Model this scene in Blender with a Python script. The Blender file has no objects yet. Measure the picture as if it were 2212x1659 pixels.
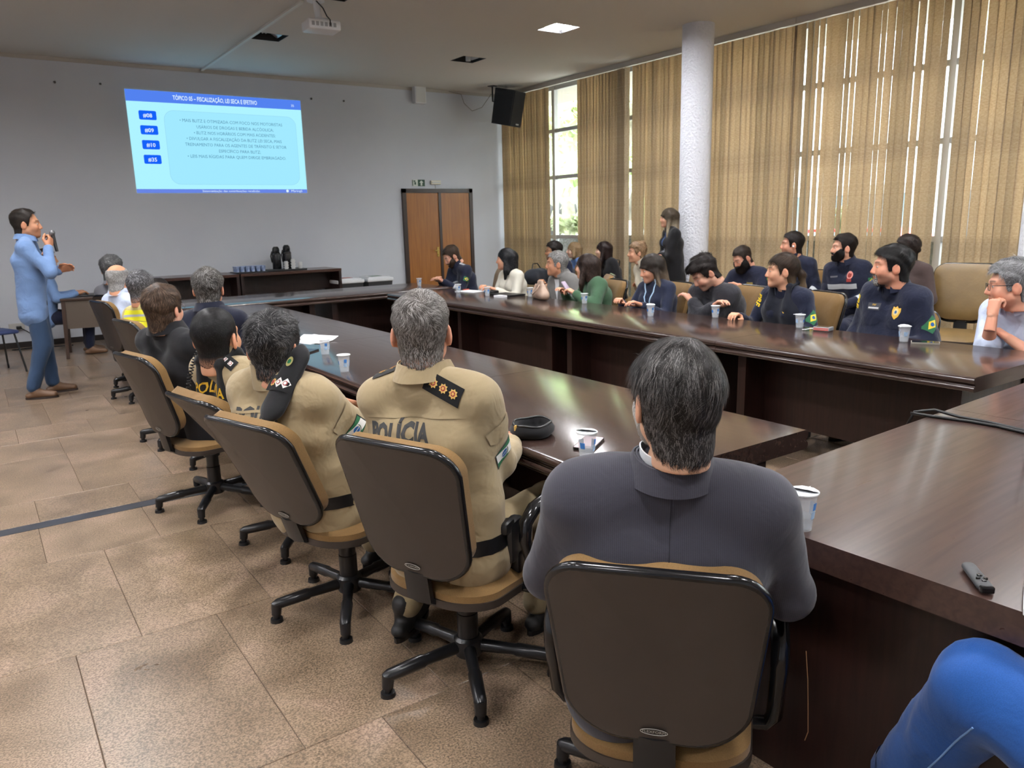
import bpy, bmesh, math, random
import numpy as np
from mathutils import Vector, Matrix
from mathutils.bvhtree import BVHTree

random.seed(7)
np.random.seed(7)
SC = bpy.context.scene
COL = SC.collection
PI = math.pi

# ------------------------------------------------------------------ camera
cam = bpy.data.cameras.new('camera')
cam.sensor_width = 36.0
cam.lens = 36.0 * 1661.0 / 2212.0
cam.clip_start = 0.05
cam.clip_end = 200
co = bpy.data.objects.new('camera', cam)
COL.objects.link(co)
yaw, pit, rol = math.radians(34.75), math.radians(-12.05), math.radians(-1.41)
fw = Vector((math.sin(yaw) * math.cos(pit), math.cos(yaw) * math.cos(pit), math.sin(pit)))
rt = Vector((math.cos(yaw), -math.sin(yaw), 0))
up = rt.cross(fw)
r2 = rt * math.cos(rol) + up * math.sin(rol)
u2 = -rt * math.sin(rol) + up * math.cos(rol)
m = Matrix((r2, u2, -fw)).transposed().to_4x4()
m.translation = (0, 0, 1.53)
co.matrix_world = m
SC.camera = co
cam.dof.use_dof = True
cam.dof.focus_distance = 2.2
cam.dof.aperture_fstop = 9.0

# ------------------------------------------------------------------ sky and exposure
w = bpy.data.worlds.new('overcast_sky')
SC.world = w
w.use_nodes = True
nt = w.node_tree
bgn = nt.nodes['Background']
sky = nt.nodes.new('ShaderNodeTexSky')
sky.sky_type = 'NISHITA'
sky.sun_disc = False
sky.sun_elevation = math.radians(50)
sky.sun_rotation = math.radians(200)
sky.dust_density = 6.0
sky.air_density = 1.0
hs = nt.nodes.new('ShaderNodeHueSaturation')
hs.inputs['Saturation'].default_value = 0.22
nt.links.new(sky.outputs[0], hs.inputs['Color'])
nt.links.new(hs.outputs[0], bgn.inputs[0])
bgn.inputs[1].default_value = 1.9
SC.view_settings.view_transform = 'Standard'
SC.view_settings.look = 'None'
SC.view_settings.exposure = 0.30
SC.view_settings.gamma = 1.0
SC.view_settings.use_curve_mapping = False
LAMP_STRENGTH = 150.0
CY = SC.cycles
CY.max_bounces = 5
CY.diffuse_bounces = 3
CY.glossy_bounces = 3
CY.transmission_bounces = 3
CY.transparent_max_bounces = 10
CY.caustics_reflective = False
CY.caustics_refractive = False
CY.use_adaptive_sampling = True
CY.adaptive_threshold = 0.08
CY.adaptive_min_samples = 16
CY.use_denoising = True
CY.sample_clamp_indirect = 4.0

# ------------------------------------------------------------------ mesh helpers
class MB:
    """collects vertices and faces for one mesh"""
    def __init__(s):
        s.v = []
        s.f = []
    def add(s, vs, fs):
        o = len(s.v)
        s.v += [tuple(map(float, p)) for p in vs]
        s.f += [tuple(i + o for i in q) for q in fs]
        return s
    def box(s, x0, x1, y0, y1, z0, z1):
        return s.add([(x0, y0, z0), (x1, y0, z0), (x1, y1, z0), (x0, y1, z0), (x0, y0, z1), (x1, y0, z1), (x1, y1, z1), (x0, y1, z1)],
                     [(3, 2, 1, 0), (4, 5, 6, 7), (0, 1, 5, 4), (1, 2, 6, 5), (2, 3, 7, 6), (3, 0, 4, 7)])
    def rbox(s, c, h, b=0.01, rot=None):
        """box with chamfered edges, centre c, half sizes h"""
        cx, cy, cz = c
        hx, hy, hz = h
        b = min(b, hx * .98, hy * .98, hz * .98)
        me = bmesh.new()
        bmesh.ops.create_cube(me, size=1)
        for v in me.verts:
            v.co = Vector((v.co.x * 2 * hx, v.co.y * 2 * hy, v.co.z * 2 * hz))
        bmesh.ops.bevel(me, geom=list(me.edges), offset=b, segments=2, affect='EDGES', profile=0.5)
        R = rot if rot is not None else Matrix.Identity(3)
        me.verts.ensure_lookup_table()
        vs = [R @ v.co + Vector(c) for v in me.verts]
        fs = [tuple(v.index for v in f.verts) for f in me.faces]
        me.verts.index_update()
        me.free()
        return s.add(vs, fs)
    def tube(s, pts, r, n=8, closed=False, caps=True):
        pts = [Vector(p) for p in pts]
        k = len(pts)
        rr = r if hasattr(r, '__len__') else [r] * k
        vs, fs = [], []
        ref = None
        for i, p in enumerate(pts):
            if closed:
                t = (pts[(i + 1) % k] - pts[i - 1])
            else:
                t = pts[min(i + 1, k - 1)] - pts[max(i - 1, 0)]
            t.normalize()
            if ref is None:
                ref = Vector((0, 0, 1)) if abs(t.z) < .9 else Vector((1, 0, 0))
            a = ref - t * ref.dot(t)
            if a.length < 1e-4:
                a = t.orthogonal()
            a.normalize()
            ref = a
            b = t.cross(a)
            for j in range(n):
                q = 2 * PI * j / n
                vs.append(p + (a * math.cos(q) + b * math.sin(q)) * rr[i])
        m_ = k if closed else k - 1
        for i in range(m_):
            for j in range(n):
                a0, a1 = i * n + j, i * n + (j + 1) % n
                b0, b1 = ((i + 1) % k) * n + j, ((i + 1) % k) * n + (j + 1) % n
                fs.append((a0, a1, b1, b0))
        if caps and not closed:
            fs.append(tuple(range(n - 1, -1, -1)))
            fs.append(tuple((k - 1) * n + j for j in range(n)))
        return s.add(vs, fs)
    def lathe(s, prof, n=24, c=(0, 0, 0), sx=1, sy=1):
        vs, fs = [], []
        for r, z in prof:
            for j in range(n):
                q = 2 * PI * j / n
                vs.append((c[0] + r * sx * math.cos(q), c[1] + r * sy * math.sin(q), c[2] + z))
        for i in range(len(prof) - 1):
            for j in range(n):
                fs.append((i * n + j, i * n + (j + 1) % n, (i + 1) * n + (j + 1) % n, (i + 1) * n + j))
        if prof[0][0] > 1e-5:
            fs.append(tuple(range(n - 1, -1, -1)))
        if prof[-1][0] > 1e-5:
            fs.append(tuple((len(prof) - 1) * n + j for j in range(n)))
        return s.add(vs, fs)
    def prism(s, poly, z0, z1):
        n = len(poly)
        vs = [(x, y, z0) for x, y in poly] + [(x, y, z1) for x, y in poly]
        fs = [tuple(range(n - 1, -1, -1)), tuple(range(n, 2 * n))]
        fs += [(i, (i + 1) % n, n + (i + 1) % n, n + i) for i in range(n)]
        return s.add(vs, fs)
    def extr(s, poly, axis, a0, a1):
        """profile polygon (p,q) extruded along axis 'X' (p=y,q=z) or 'Y' (p=x,q=z)"""
        n = len(poly)
        mk = (lambda p, q, a: (a, p, q)) if axis == 'X' else (lambda p, q, a: (p, a, q))
        vs = [mk(p, q, a0) for p, q in poly] + [mk(p, q, a1) for p, q in poly]
        fs = [tuple(range(n - 1, -1, -1)), tuple(range(n, 2 * n))]
        fs += [(i, (i + 1) % n, n + (i + 1) % n, n + i) for i in range(n)]
        return s.add(vs, fs)
    def grid(s, fn, nu, nv):
        vs = [fn(i / nu, j / nv) for j in range(nv + 1) for i in range(nu + 1)]
        fs = [(j * (nu + 1) + i, j * (nu + 1) + i + 1, (j + 1) * (nu + 1) + i + 1, (j + 1) * (nu + 1) + i) for j in range(nv) for i in range(nu)]
        return s.add(vs, fs)
    def xf(s, M):
        s.v = [tuple(M @ Vector(p)) for p in s.v]
        return s
    def mesh(s, name, smooth=False, fix=True):
        me = bpy.data.meshes.new(name)
        me.from_pydata(s.v, [], s.f)
        if fix:
            b = bmesh.new()
            b.from_mesh(me)
            bmesh.ops.recalc_face_normals(b, faces=b.faces)
            b.to_mesh(me)
            b.free()
        if smooth:
            shade(me, smooth)
        return me
    def build(s, name, mat, parent=None, smooth=False, **kw):
        return link(name, s.mesh(name, smooth), mat, parent, **kw)

def shade(me, ang):
    if ang is True:
        me.shade_smooth()
        return
    me.shade_smooth()
    b = bmesh.new()
    b.from_mesh(me)
    a = math.radians(ang)
    for e in b.edges:
        e.smooth = not (len(e.link_faces) == 2 and e.calc_face_angle(0) > a)
    b.to_mesh(me)
    b.free()

def link(name, me, mat, parent=None, label=None, cat=None, group=None, kind=None, loc=None, rz=None):
    o = bpy.data.objects.new(name, me)
    COL.objects.link(o)
    if mat is not None and me is not None and not me.materials:
        for q in (mat if isinstance(mat, (list, tuple)) else [mat]):
            me.materials.append(q)
    if parent is not None:
        o.parent = parent
    if loc is not None:
        o.location = loc
    if rz is not None:
        o.rotation_euler = (0, 0, rz)
    return tag(o, label, cat, group, kind)

def tag(o, label=None, cat=None, group=None, kind=None):
    for k, v in (('label', label), ('category', cat), ('group', group), ('kind', kind)):
        if v:
            o[k] = v
    return o

def thing(name, label, cat, loc=(0, 0, 0), rz=0, group=None):
    return link(name, None, None, None, label, cat, group, None, loc, rz)

def copy_tree(o, parent=None, col=COL):
    c = o.copy()
    col.objects.link(c)
    c.parent = parent
    for ch in list(o.children):
        copy_tree(ch, c)
    return c

def text_mb(s, size, align='CENTER', depth=0.0, bold=0.0):
    """lettering as a flat or thin mesh in the XY plane, returned as an MB"""
    cu = bpy.data.curves.new('lettering', 'FONT')
    cu.body = s
    cu.size = size
    cu.align_x = align
    cu.extrude = depth
    cu.offset = bold
    cu.resolution_u = 2
    ob = bpy.data.objects.new('lettering', cu)
    COL.objects.link(ob)
    bpy.context.view_layer.update()
    me = bpy.data.meshes.new_from_object(ob)
    mb = MB()
    mb.add([tuple(v.co) for v in me.vertices], [tuple(p.vertices) for p in me.polygons])
    bpy.data.objects.remove(ob)
    bpy.data.curves.remove(cu)
    bpy.data.meshes.remove(me)
    return mb

# ------------------------------------------------------------------ materials
MATS = {}
def mat(name, col=(.5, .5, .5), rough=.5, metal=0, spec=.5, coat=0, bump=None, noise=None, emit=None, trans=0, alpha=1, sss=0, attr=None, sheen=0):
    """principled material; noise=(scale, colour2, lo, hi[, stretch]) ; bump=(scale, strength)"""
    if name in MATS:
        return MATS[name]
    M = bpy.data.materials.new(name)
    M.use_nodes = True
    t = M.node_tree
    p = t.nodes['Principled BSDF']
    p.inputs['Base Color'].default_value = (*col, 1)
    p.inputs['Roughness'].default_value = rough
    p.inputs['Metallic'].default_value = metal
    p.inputs['Specular IOR Level'].default_value = spec
    p.inputs['Coat Weight'].default_value = coat
    p.inputs['Coat Roughness'].default_value = .08
    p.inputs['Transmission Weight'].default_value = trans
    p.inputs['Alpha'].default_value = alpha
    p.inputs['Subsurface Weight'].default_value = sss
    p.inputs['Subsurface Radius'].default_value = (.012, .005, .003)
    p.inputs['Subsurface Scale'].default_value = 1.0
    p.inputs['Sheen Weight'].default_value = sheen
    tc = t.nodes.new('ShaderNodeTexCoord')
    csock = None
    if attr:
        a = t.nodes.new('ShaderNodeAttribute')
        a.attribute_name = attr
        csock = a.outputs['Color']
        t.links.new(csock, p.inputs['Base Color'])
    if noise:
        n = t.nodes.new('ShaderNodeTexNoise')
        n.inputs['Scale'].default_value = noise[0]
        n.inputs['Detail'].default_value = 6
        mp = t.nodes.new('ShaderNodeMapping')
        if len(noise) > 4:
            mp.inputs['Scale'].default_value = noise[4]
        t.links.new(tc.outputs['Object'], mp.inputs[0])
        t.links.new(mp.outputs[0], n.inputs['Vector'])
        r = t.nodes.new('ShaderNodeMapRange')
        r.inputs[1].default_value = noise[2]
        r.inputs[2].default_value = noise[3]
        t.links.new(n.outputs[0], r.inputs[0])
        mx = t.nodes.new('ShaderNodeMix')
        mx.data_type = 'RGBA'
        t.links.new(r.outputs[0], mx.inputs[0])
        if csock:
            t.links.new(csock, mx.inputs[6])
        else:
            mx.inputs[6].default_value = (*col, 1)
        mx.inputs[7].default_value = (*noise[1], 1)
        t.links.new(mx.outputs[2], p.inputs['Base Color'])
    if bump:
        n = t.nodes.new('ShaderNodeTexNoise')
        n.inputs['Scale'].default_value = bump[0]
        n.inputs['Detail'].default_value = 4
        t.links.new(tc.outputs['Object'], n.inputs['Vector'])
        b = t.nodes.new('ShaderNodeBump')
        b.inputs['Strength'].default_value = bump[1]
        b.inputs['Distance'].default_value = bump[2] if len(bump) > 2 else .01
        t.links.new(n.outputs[0], b.inputs['Height'])
        t.links.new(b.outputs[0], p.inputs['Normal'])
    if emit:
        p.inputs['Emission Color'].default_value = (*emit[0], 1)
        p.inputs['Emission Strength'].default_value = emit[1]
    MATS[name] = M
    return M

def srgb(r, g, b):
    f = lambda c: ((c / 255) / 12.92 if c <= 10 else (((c / 255) + .055) / 1.055) ** 2.4)
    return (f(r), f(g), f(b))

def cloth(name, col, weave=900, rough=.85, wr=.35, dark=.8, stripe=0):
    """woven cloth: fine weave bump plus soft creases"""
    if name in MATS:
        return MATS[name]
    M = mat(name, col, rough, spec=.25, sheen=.15)
    t = M.node_tree
    p = t.nodes['Principled BSDF']
    tc = t.nodes.new('ShaderNodeTexCoord')
    n1 = t.nodes.new('ShaderNodeTexNoise')
    n1.inputs['Scale'].default_value = 9
    n1.inputs['Detail'].default_value = 3
    n1.inputs['Distortion'].default_value = .5
    n2 = t.nodes.new('ShaderNodeTexNoise')
    n2.inputs['Scale'].default_value = weave
    t.links.new(tc.outputs['Object'], n1.inputs['Vector'])
    t.links.new(tc.outputs['Object'], n2.inputs['Vector'])
    b1 = t.nodes.new('ShaderNodeBump')
    b1.inputs['Strength'].default_value = wr
    b1.inputs['Distance'].default_value = .02
    b2 = t.nodes.new('ShaderNodeBump')
    b2.inputs['Strength'].default_value = .25
    b2.inputs['Distance'].default_value = .001
    n3 = t.nodes.new('ShaderNodeTexNoise')
    n3.noise_type = 'RIDGED_MULTIFRACTAL'
    n3.inputs['Scale'].default_value = 3.6
    n3.inputs['Detail'].default_value = 2.5
    n3.inputs['Distortion'].default_value = .8
    mp3 = t.nodes.new('ShaderNodeMapping')
    mp3.inputs['Scale'].default_value = (1, 1, 1.5)
    mp3.inputs['Rotation'].default_value = (.5, .4, .6)
    t.links.new(tc.outputs['Object'], mp3.inputs[0])
    t.links.new(mp3.outputs[0], n3.inputs['Vector'])
    ad = t.nodes.new('ShaderNodeMath')
    ad.operation = 'MULTIPLY_ADD'
    ad.inputs[1].default_value = .38
    t.links.new(n3.outputs[0], ad.inputs[0])
    t.links.new(n1.outputs[0], ad.inputs[2])
    t.links.new(ad.outputs[0], b1.inputs['Height'])
    t.links.new(n2.outputs[0], b2.inputs['Height'])
    t.links.new(b1.outputs[0], b2.inputs['Normal'])
    t.links.new(b2.outputs[0], p.inputs['Normal'])
    mx = t.nodes.new('ShaderNodeMix')
    mx.data_type = 'RGBA'
    mx.inputs[6].default_value = (*[c * dark for c in col], 1)
    mx.inputs[7].default_value = (*[min(1, c * 1.08) for c in col], 1)
    t.links.new(n2.outputs[0], mx.inputs[0])
    t.links.new(mx.outputs[2], p.inputs['Base Color'])
    if stripe:
        wv = t.nodes.new('ShaderNodeTexWave')
        wv.inputs['Scale'].default_value = stripe
        t.links.new(tc.outputs['Object'], wv.inputs['Vector'])
        m2 = t.nodes.new('ShaderNodeMix')
        m2.data_type = 'RGBA'
        m2.blend_type = 'MULTIPLY'
        rg = t.nodes.new('ShaderNodeMapRange')
        rg.inputs[3].default_value = .82
        rg.inputs[4].default_value = 1.1
        t.links.new(wv.outputs['Fac'], rg.inputs[0])
        m2.inputs[0].default_value = 1
        t.links.new(mx.outputs[2], m2.inputs[6])
        t.links.new(rg.outputs[0], m2.inputs[7])
        t.links.new(m2.outputs[2], p.inputs['Base Color'])
    return M
# ------------------------------------------------------------------ setting
RX, RY, RZ = 8.5, 12.26, 3.77            # window wall, screen wall, ceiling
LX, NY = -3.6, -3.2                       # left wall and the wall behind the camera

wall_m = mat('wall_paint', srgb(206, 209, 216), .75, bump=(60, .12, .004), noise=(1.2, srgb(200, 203, 212), .35, .7))
ceil_m = mat('ceiling_paint', srgb(214, 210, 203), .85, bump=(90, .1, .003))
MB().box(LX, RX + .2, RY, RY + .2, -.1, RZ + .2).build('wall_back', wall_m, kind='structure')
MB().box(LX - .2, LX, NY, RY, -.1, RZ + .2).build('wall_left', wall_m, kind='structure')
MB().box(LX - .2, RX + .2, NY - .2, NY, -.1, RZ + .2).build('wall_near', wall_m, kind='structure')

# ceiling slab with square openings for the recessed lamps
LXs = [-2.33, .52, 3.37, 6.22]
LYs = [-.43, 1.63, 3.69, 5.74, 7.8, 9.86]
LH = .19
xs = sorted([LX, RX + .2] + [x + d for x in LXs for d in (-LH, LH)])
ys = sorted([NY, RY] + [y + d for y in LYs for d in (-LH, LH)])
cm = MB()
for i in range(len(xs) - 1):
    for j in range(len(ys) - 1):
        if i % 2 == 1 and j % 2 == 1 and not (j == 11 and i in (1, 3)):
            continue
        cm.box(xs[i], xs[i + 1], ys[j], ys[j + 1], RZ, RZ + .2)
ceil_o = cm.build('ceiling', ceil_m, kind='structure')
MB().box(LX, RX + .2, NY, RY, RZ + .2, RZ + .3).build('roof_slab', ceil_m, ceil_o)

# floor: base slab, stone tiles in running bond, dark inlaid strip
def floor_mat():
    M = mat('stone_tile', srgb(176, 152, 128), .34, spec=.5)
    t = M.node_tree
    p = t.nodes['Principled BSDF']
    tc = t.nodes.new('ShaderNodeTexCoord')
    oi = t.nodes.new('ShaderNodeObjectInfo')
    add = t.nodes.new('ShaderNodeVectorMath')
    add.operation = 'ADD'
    cmb = t.nodes.new('ShaderNodeCombineXYZ')
    ml = t.nodes.new('ShaderNodeMath')
    ml.operation = 'MULTIPLY'
    ml.inputs[1].default_value = 40
    t.links.new(oi.outputs['Random'], ml.inputs[0])
    t.links.new(ml.outputs[0], cmb.inputs[0])
    t.links.new(ml.outputs[0], cmb.inputs[2])
    t.links.new(tc.outputs['Object'], add.inputs[0])
    t.links.new(cmb.outputs[0], add.inputs[1])
    n1 = t.nodes.new('ShaderNodeTexNoise')
    n1.inputs['Scale'].default_value = 3.0
    n1.inputs['Detail'].default_value = 5
    n1.inputs['Distortion'].default_value = 1.0
    n2 = t.nodes.new('ShaderNodeTexNoise')
    n2.inputs['Scale'].default_value = 150
    n2.inputs['Detail'].default_value = 3
    n3 = t.nodes.new('ShaderNodeTexVoronoi')
    n3.inputs['Scale'].default_value = 95
    for n in (n1, n2, n3):
        t.links.new(add.outputs[0], n.inputs['Vector'])
    r1 = t.nodes.new('ShaderNodeValToRGB')
    r1.color_ramp.elements[0].position = .3
    r1.color_ramp.elements[0].color = (*srgb(118, 99, 80), 1)
    r1.color_ramp.elements[1].position = .72
    r1.color_ramp.elements[1].color = (*srgb(156, 131, 112), 1)
    e = r1.color_ramp.elements.new(.52)
    e.color = (*srgb(140, 119, 98), 1)
    t.links.new(n1.outputs[0], r1.inputs[0])
    r2_ = t.nodes.new('ShaderNodeMapRange')
    r2_.inputs[1].default_value = .36
    r2_.inputs[2].default_value = .62
    r2_.inputs[3].default_value = .50
    r2_.inputs[4].default_value = 1.24
    t.links.new(n2.outputs[0], r2_.inputs[0])
    mul = t.nodes.new('ShaderNodeMix')
    mul.data_type = 'RGBA'
    mul.blend_type = 'MULTIPLY'
    mul.inputs[0].default_value = 1
    t.links.new(r1.outputs[0], mul.inputs[6])
    t.links.new(r2_.outputs[0], mul.inputs[7])
    # each slab a little lighter or darker
    r4 = t.nodes.new('ShaderNodeMapRange')
    r4.inputs[3].default_value = .92
    r4.inputs[4].default_value = 1.06
    t.links.new(oi.outputs['Random'], r4.inputs[0])
    mul2 = t.nodes.new('ShaderNodeMix')
    mul2.data_type = 'RGBA'
    mul2.blend_type = 'MULTIPLY'
    mul2.inputs[0].default_value = 1
    t.links.new(mul.outputs[2], mul2.inputs[6])
    t.links.new(r4.outputs[0], mul2.inputs[7])
    # pale chips
    lt = t.nodes.new('ShaderNodeMath')
    lt.operation = 'LESS_THAN'
    lt.inputs[1].default_value = .16
    t.links.new(n3.outputs['Distance'], lt.inputs[0])
    fa = t.nodes.new('ShaderNodeMath')
    fa.operation = 'MULTIPLY'
    fa.inputs[1].default_value = .22
    t.links.new(lt.outputs[0], fa.inputs[0])
    mx = t.nodes.new('ShaderNodeMix')
    mx.data_type = 'RGBA'
    t.links.new(fa.outputs[0], mx.inputs[0])
    t.links.new(mul2.outputs[2], mx.inputs[6])
    mx.inputs[7].default_value = (*srgb(226, 206, 184), 1)
    t.links.new(mx.outputs[2], p.inputs['Base Color'])
    rr = t.nodes.new('ShaderNodeMapRange')
    rr.inputs[3].default_value = .22
    rr.inputs[4].default_value = .42
    t.links.new(n1.outputs[0], rr.inputs[0])
    t.links.new(rr.outputs[0], p.inputs['Roughness'])
    return M
tile_m = floor_mat()
grout_m = mat('floor_joint', srgb(92, 76, 60), .8)
floor_o = MB().box(LX, RX + .2, NY, RY, -.12, -.004).build('floor', grout_m, kind='structure')
rows = [-.98, .02, 1.02, 2.03, 3.04, 4.04, 4.565, 4.665, 5.08, 6.07, 6.58, 7.09, 8.08, 9.07, 10.06, 11.06, RY]
tile_cache = {}
def tile_at(x0, x1, y0, y1):
    key = (round(x1 - x0, 3), round(y1 - y0, 3))
    if key not in tile_cache:
        hx, hy, g = key[0] / 2, key[1] / 2, .0013
        b = .0015
        t_ = MB()
        a, c = hx - g, hy - g
        t_.add([(-a, -c, -.02), (a, -c, -.02), (a, c, -.02), (-a, c, -.02), (-a, -c, -b), (a, -c, -b), (a, c, -b), (-a, c, -b),
                (-a + b, -c + b, 0), (a - b, -c + b, 0), (a - b, c - b, 0), (-a + b, c - b, 0)],
               [(0, 1, 5, 4), (1, 2, 6, 5), (2, 3, 7, 6), (3, 0, 4, 7), (4, 5, 9, 8), (5, 6, 10, 9), (6, 7, 11, 10), (7, 4, 8, 11), (8, 9, 10, 11)])
        me = t_.mesh('tile')
        me.materials.append(tile_m)
        tile_cache[key] = me
    o = bpy.data.objects.new('tile', tile_cache[key])
    COL.objects.link(o)
    o.parent = floor_o
    o.location = ((x0 + x1) / 2, (y0 + y1) / 2, 0)
strip_m = mat('dark_strip', srgb(52, 54, 60), .3, noise=(6, srgb(66, 68, 74), .3, .7))
far_pieces = MB()
for i in range(len(rows) - 1):
    y0, y1 = rows[i], rows[i + 1]
    if abs(y0 - 4.565) < .01:
        for k in range(8):
            x0 = -3.6 + k * 1.52 + .8
            MB().box(x0 - .759, x0 + .759, y0 + .002, y1 - .002, -.02, 0).build('strip_piece', strip_m, floor_o)
        continue
    off = .125 if i in (3, 5, 8, 10, 12, 14) else .375
    if i == 4: off = .35
    if i in (5,): off = .11
    if i == 6: off = .37
    if i == 7: off = .125
    if i == 8: off = .125
    k = -10
    if i == 9 - 1: off = .38
    while True:
        x0 = off + .5 * k
        k += 1
        if x0 > RX:
            break
        x1 = min(x0 + .5, RX + .2)
        if x1 < LX:
            continue
        x0 = max(x0, LX)
        if x1 < -1.3 or y1 < 0.1 or y0 > 12.4 or (x0 > 7.4) or (y0 > 11.0 and x0 > 3):
            far_pieces.box(x0 + .0013, x1 - .0013, y0 + .0013, y1 - .0013, -.02, 0)
        else:
            tile_at(x0, x1, y0, y1)
far_pieces.box(LX, RX + .2, NY, rows[0], -.02, 0)
far_pieces.build('outer_tiles', tile_m, floor_o, kind='stuff')

base_m = mat('baseboard_dark', srgb(40, 34, 32), .4)
MB().box(LX, 6.2, RY - .018, RY, 0, .075).build('baseboard_back', base_m, kind='structure')
MB().box(7.78, RX, RY - .018, RY, 0, .075).build('baseboard_back_corner', base_m, kind='structure')
MB().box(LX, RX, RY - .012, RY, RZ - .05, RZ).build('trim_1', mat('cornice', srgb(186, 180, 172), .8), kind='structure')

# column of rough white plaster and a second one nearer by
col_m = mat('rough_plaster', srgb(226, 228, 236), .8, bump=(38, .9, .02))
def column(x, y, r, name, label):
    return MB().lathe([(r, 0), (r, RZ * .33), (r, RZ * .66), (r, RZ)], 48, (x, y, 0)).build(name, col_m, smooth=40, kind='structure')
column(7.6, 6.83, .19, 'column', '')
column(7.6, 2.87, .19, 'column_near', '')

# double door
frame_m = mat('door_frame_wood', srgb(58, 36, 26), .35, noise=(9, srgb(40, 24, 18), .3, .7, (1, 1, .1)))
door_m = mat('door_veneer', srgb(170, 108, 44), .38, noise=(10, srgb(140, 84, 30), .3, .72, (6, 6, .22)))
DX0, DX1, DZ = 6.28, 7.70, 2.10
dm = MB().box(DX0, DX0 + .07, RY - .05, RY, 0, DZ).box(DX1 - .07, DX1, RY - .05, RY, 0, DZ).box(DX0, DX1, RY - .05, RY, DZ - .07, DZ)
door_o = dm.build('door_1', frame_m, kind='structure')
mid = (DX0 + DX1) / 2 + .02
lf1 = MB().box(DX0 + .075, mid - .018, RY - .038, RY, .01, DZ - .075).build('door_leaf', door_m, door_o)
lf2 = MB().box(mid + .018, DX1 - .075, RY - .038, RY, .01, DZ - .075).build('door_leaf', door_m, door_o)
MB().box(mid - .026, mid + .026, RY - .052, RY - .01, .01, DZ - .07).build('astragal', frame_m, door_o)
brass = mat('brass', srgb(190, 160, 90), .3, metal=.8)
h = MB().rbox((mid - .075, RY - .045, 1.0), (.022, .006, .085), .004)
h.tube([(mid - .075, RY - .05, 1.03), (mid - .075, RY - .09, 1.03), (mid - .16, RY - .09, 1.025)], .009)
h.lathe([(.014, 0), (.014, .012)], 12, (mid - .075, RY - .056, .95))
h.build('door_handle', brass, lf1)

# window wall: frame bars, panes, low wall outside, eave
alu = mat('window_aluminium', srgb(206, 206, 204), .45, metal=.2)
alu_d = mat('window_bar_dark', srgb(118, 108, 96), .5)
glass = bpy.data.materials.new('window_glass')
glass.use_nodes = True
gt = glass.node_tree
for n in list(gt.nodes):
    if n.type == 'BSDF_PRINCIPLED':
        gt.nodes.remove(n)
go = gt.nodes['Material Output']
tr = gt.nodes.new('ShaderNodeBsdfTransparent')
tr.inputs[0].default_value = (.93, .97, .97, 1)
gl = gt.nodes.new('ShaderNodeBsdfGlossy')
gl.inputs[1].default_value = .02
mxs = gt.nodes.new('ShaderNodeMixShader')
mxs.inputs[0].default_value = .05
gt.links.new(tr.outputs[0], mxs.inputs[1])
gt.links.new(gl.outputs[0], mxs.inputs[2])
gt.links.new(mxs.outputs[0], go.inputs[0])
WX = RX + .06
verts_y = [12.2, 10.86, 9.22, 7.56, 5.9, 4.24, 2.58, .92, -.74, -2.4]
for wi in range(len(verts_y) - 1):
    ya, yb = verts_y[wi + 1], verts_y[wi]
    wb = MB()
    wb.box(WX - .04, WX + .04, ya - .035, ya + .035, .1, RZ - .02)
    for z_, t_ in ((.1, .05), (1.22, .03), (2.23, .03), (3.0, .03), (RZ - .06, .05)):
        wb.box(WX - .03, WX + .03, ya, yb, z_ - t_, z_ + t_)
    wo = wb.build('window_%d' % (wi + 1), alu if wi != 0 else alu, kind='structure')
    zz = [.13, 1.22, 2.23, 3.0, RZ - .08]
    for q in range(4):
        MB().box(WX - .004, WX + .004, ya + .03, yb - .03, zz[q] + .02, zz[q + 1] - .02).build('pane', glass, wo)
MB().box(RX, RX + .2, NY, RY, 0, .12).box(RX, RX + .2, RY - .12, RY, 0, RZ).build('wall_window', wall_m, kind='structure')

# ------------------------------------------------------------------ outside
stucco = mat('outside_stucco', srgb(168, 166, 160), .95, bump=(30, 1, .03), noise=(18, srgb(120, 118, 112), .3, .7))
MB().box(9.7, 9.95, -8, 22, -.3, 1.18).build('wall_garden', stucco, kind='structure')
MB().box(RX + .1, RX + 1.7, -6, 16, RZ + .02, RZ + .3).build('eave', mat('eave_paint', srgb(222, 216, 204), .8), kind='structure')
MB().box(RX + .2, 60, -50, 70, -.5, -.3).build('street_ground', mat('asphalt', srgb(150, 150, 148), .9, noise=(2, srgb(170, 168, 160), .3, .7)), kind='structure')
bark = mat('tree_bark', srgb(176, 170, 158), .9, bump=(12, .8, .03), noise=(5, srgb(136, 130, 120), .3, .7))
def leaf_mat(name, a, b):
    M = mat(name, a, .6, noise=(3, b, .3, .7))
    p = M.node_tree.nodes['Principled BSDF']
    # thin leaves let daylight through
    t = M.node_tree
    tl = t.nodes.new('ShaderNodeBsdfTranslucent')
    tl.inputs[0].default_value = (*[min(1, c * 1.6) for c in b], 1)
    ms = t.nodes.new('ShaderNodeMixShader')
    ms.inputs[0].default_value = .45
    t.links.new(p.outputs[0], ms.inputs[1])
    t.links.new(tl.outputs[0], ms.inputs[2])
    t.links.new(ms.outputs[0], t.nodes['Material Output'].inputs[0])
    return M
leaf1 = leaf_mat('leaves_fresh', srgb(190, 208, 160), srgb(212, 226, 186))
leaf2 = leaf_mat('leaves_deep', srgb(160, 184, 140), srgb(196, 214, 172))
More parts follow.
